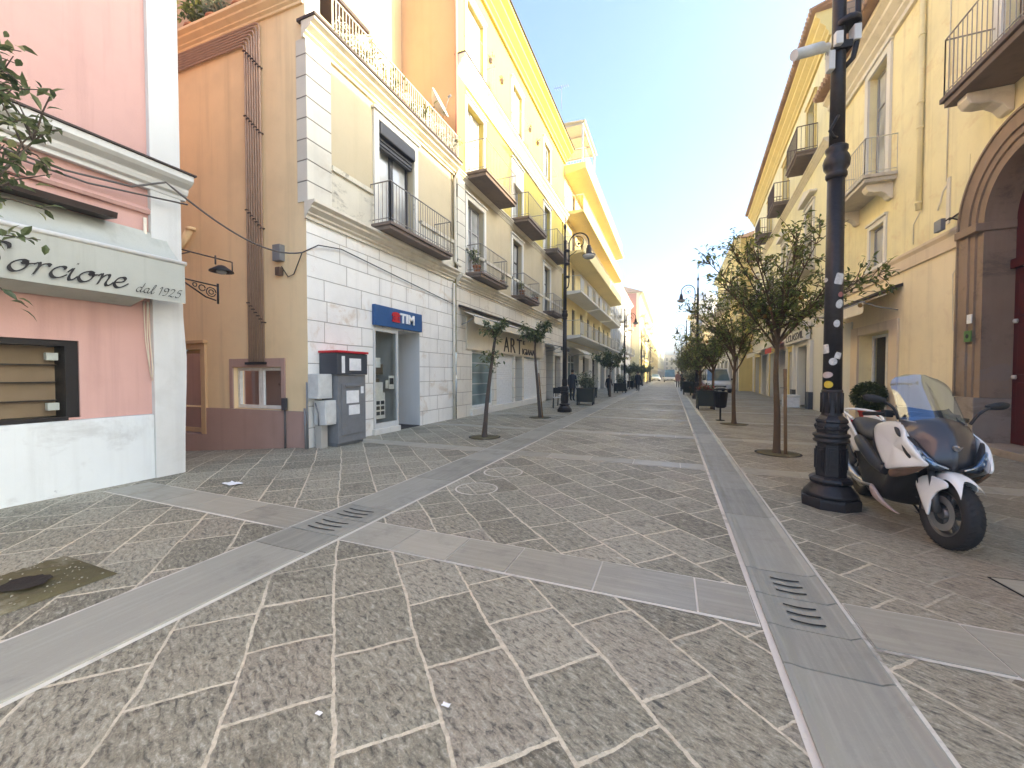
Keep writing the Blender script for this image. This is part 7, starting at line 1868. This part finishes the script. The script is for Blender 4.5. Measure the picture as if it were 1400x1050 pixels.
# ================================================================== PEOPLE
M['skin'] = simple('skin', (.42, .25, .18), .6, bump=0); M['hair'] = simple('dark_hair', (.03, .02, .015), .6)
M['coat_dark'] = simple('dark_blue_grey_coat', (.035, .04, .05), .85); M['coat_grey'] = simple('grey_coat', (.10, .09, .085), .85); M['trousers'] = simple('dark_trousers', (.03, .03, .034), .85); M['coat_rose'] = simple('rose_jacket', (.4, .22, .2), .85); M['shoe'] = simple('dark_shoes', (.02, .018, .016), .6)
def person(label, loc, rz, sc, coat, stride=.16, group=None):
    t = thing('person', label, 'person', (0, 0, 0), 'people on the pavements')
    V = []; E_ = []; RR = []
    def v(p, r): V.append(p); RR.append(r); return len(V) - 1
    def chain(a, pts):
        for p, r in pts:
            b = v(p, r); E_.append((a, b)); a = b
        return a
    pel = v((0, 0, .95), (.155, .115))
    chest = chain(pel, [((0, .0, 1.10), (.145, .105)), ((0, .01, 1.28), (.165, .115)), ((0, .0, 1.42), (.15, .10))])
    neck = chain(chest, [((0, -.01, 1.50), (.058, .058)), ((0, -.02, 1.57), (.07, .08)), ((0, -.02, 1.66), (.078, .098)), ((0, -.015, 1.73), (.055, .07))])
    hands = []
    for s in (-1, 1):
        st = stride * s
        chain(pel, [((s * .10, .01, .88), (.095, .10)), ((s * .105, -st * .5, .50), (.062, .065)), ((s * .105, -st * .9 + .03, .28), (.055, .058)), ((s * .105, -st + .05, .09), (.042, .045)), ((s * .11, -st - .04, .045), (.045, .04)), ((s * .115, -st - .13, .03), (.038, .028))])
        sw = -st * .8
        chain(chest, [((s * .19, .0, 1.40), (.062, .065)), ((s * .235, -sw * .3 + .02, 1.15), (.05, .052)), ((s * .245, -sw * .9 - .04, .92), (.038, .04)), ((s * .245, -sw - .07, .86), (.032, .04)), ((s * .243, -sw - .085, .82), (.022, .036))])
        hands.append((s * .243, -sw - .085, .81, s))
    me = bpy.data.meshes.new('body'); me.from_pydata(V, E_, [])
    ob = bpy.data.objects.new('body', me); col.objects.link(ob)
    sk = ob.modifiers.new('skin', 'SKIN'); sk.use_smooth_shade = True
    for i, r in enumerate(RR): me.skin_vertices[0].data[i].radius = r
    me.skin_vertices[0].data[0].use_root = True
    ss = ob.modifiers.new('s', 'SUBSURF'); ss.levels = 2; ss.render_levels = 2
    dg = bpy.context.evaluated_depsgraph_get(); dg.update()
    nm = bpy.data.meshes.new_from_object(ob.evaluated_get(dg)); bpy.data.objects.remove(ob)
    mb = MB(); vs_ = [tuple(q.co) for q in nm.vertices]
    for p in nm.polygons:
        pass
    def region(c):
        if c[2] < .075: return 3
        if c[2] > 1.50: return 0
        if abs(c[0]) > .2 and c[2] < .90: return 0
        return 1 if c[2] > .80 else 2
    mb.v = vs_; mb.f = [tuple(p.vertices) for p in nm.polygons]; mb.s = [True] * len(mb.f)
    mb.m = [region(p.center) for p in nm.polygons]
    bpy.data.meshes.remove(nm)
    for hx, hy, hz, s in hands:
        for k in range(4): mb.tube([(hx, hy - .026 + .017 * k, hz), (hx - s * .004, hy - .028 + .017 * k, hz - .045), (hx - s * .014, hy - .026 + .017 * k, hz - (.075, .085, .082, .066)[k])], [.009, .008, .006], 5)
        mb.tube([(hx, hy - .03, hz + .03), (hx - s * .01, hy - .055, hz - .0), (hx - s * .016, hy - .058, hz - .03)], [.011, .009, .007], 5)
    mb.lathe((0, -.115, 1.655), [(.001, -.02), (.014, -.012), (.010, .012), (.001, .03)], 6)          # nose
    for s in (-1, 1): mb.lathe((s * .082, -.01, 1.655), [(.001, -.03), (.014, -.01), (.014, .015), (.001, .03)], 6)   # ears
    b = mb.build('body', [M['skin'], coat, M['trousers'], M['shoe']], t, recalc=False)
    mb = MB()
    for s in (-1, 1): mb.lathe((s * .032, -.108, 1.672), [(.001, -.008), (.010, 0), (.001, .008)], 6)
    mb.box(W0, -.025, .025, -.112, -.10, 1.598, 1.606); mb.build('face_features', M['hair'], t)
    mb = MB(); mb.lathe((0, .0, 1.60), [(.072, .0), (.088, .05), (.09, .10), (.07, .15), (.035, .175), (.001, .18)], 14); mb.build('hair', M['hair'], t)
    mb = MB(); mb.loft([[(rx * math.cos(a), ry * math.sin(a) + .005, z) for a in [2 * math.pi * k / 18 for k in range(18)]] for rx, ry, z in ((.205, .15, .70), (.19, .14, .92), (.178, .13, 1.10), (.195, .14, 1.28), (.19, .125, 1.40), (.09, .08, 1.485), (.07, .07, 1.51))], 0, True, cap=False); mb.build('coat', coat, t, recalc=False)
    t.location = loc; t.rotation_euler = (0, 0, rz); t.scale = (sc, sc, sc)
    return t
person('person in dark coat standing behind the left lamp post, back turned', (-5.1, 21.6, 0), R(170), .98, M['coat_dark'], .05)
person('small person in dark clothes walking on the left pavement near the bushy tree', (-3.95, 27.4, 0), R(160), .80, M['coat_dark'], .2)
person('person in grey coat farther down the left pavement', (-3.1, 41, 0), R(20), 1.0, M['coat_grey'], .15)
person('person in dark clothes crossing near the left strip, far off', (-2.7, 36.0, 0), R(-10), .95, M['coat_dark'], .12)
person('person in rose jacket on the right side of the lane, far off', (.65, 47, 0), R(0), 1.0, M['coat_rose'], .15)
person('person in dark coat beside the rose jacket one', (1.1, 48.5, 0), R(15), 1.0, M['coat_dark'], .12)

# ------------------------------------------------------------------ air
def haze():
    m = NT('pale_air'); v = m.n('ShaderNodeVolumePrincipled', None, Color=(.95, .97, 1, 1), Density=0.0024, Anisotropy=.2)
    m.t.links.new(v.outputs[0], m.out.inputs['Volume'])
    mb = MB(); mb.box(W0, -60, 60, -30, 330, -4, 20.6); o = mb.build('haze', m.mat); o['kind'] = 'stuff'
haze()
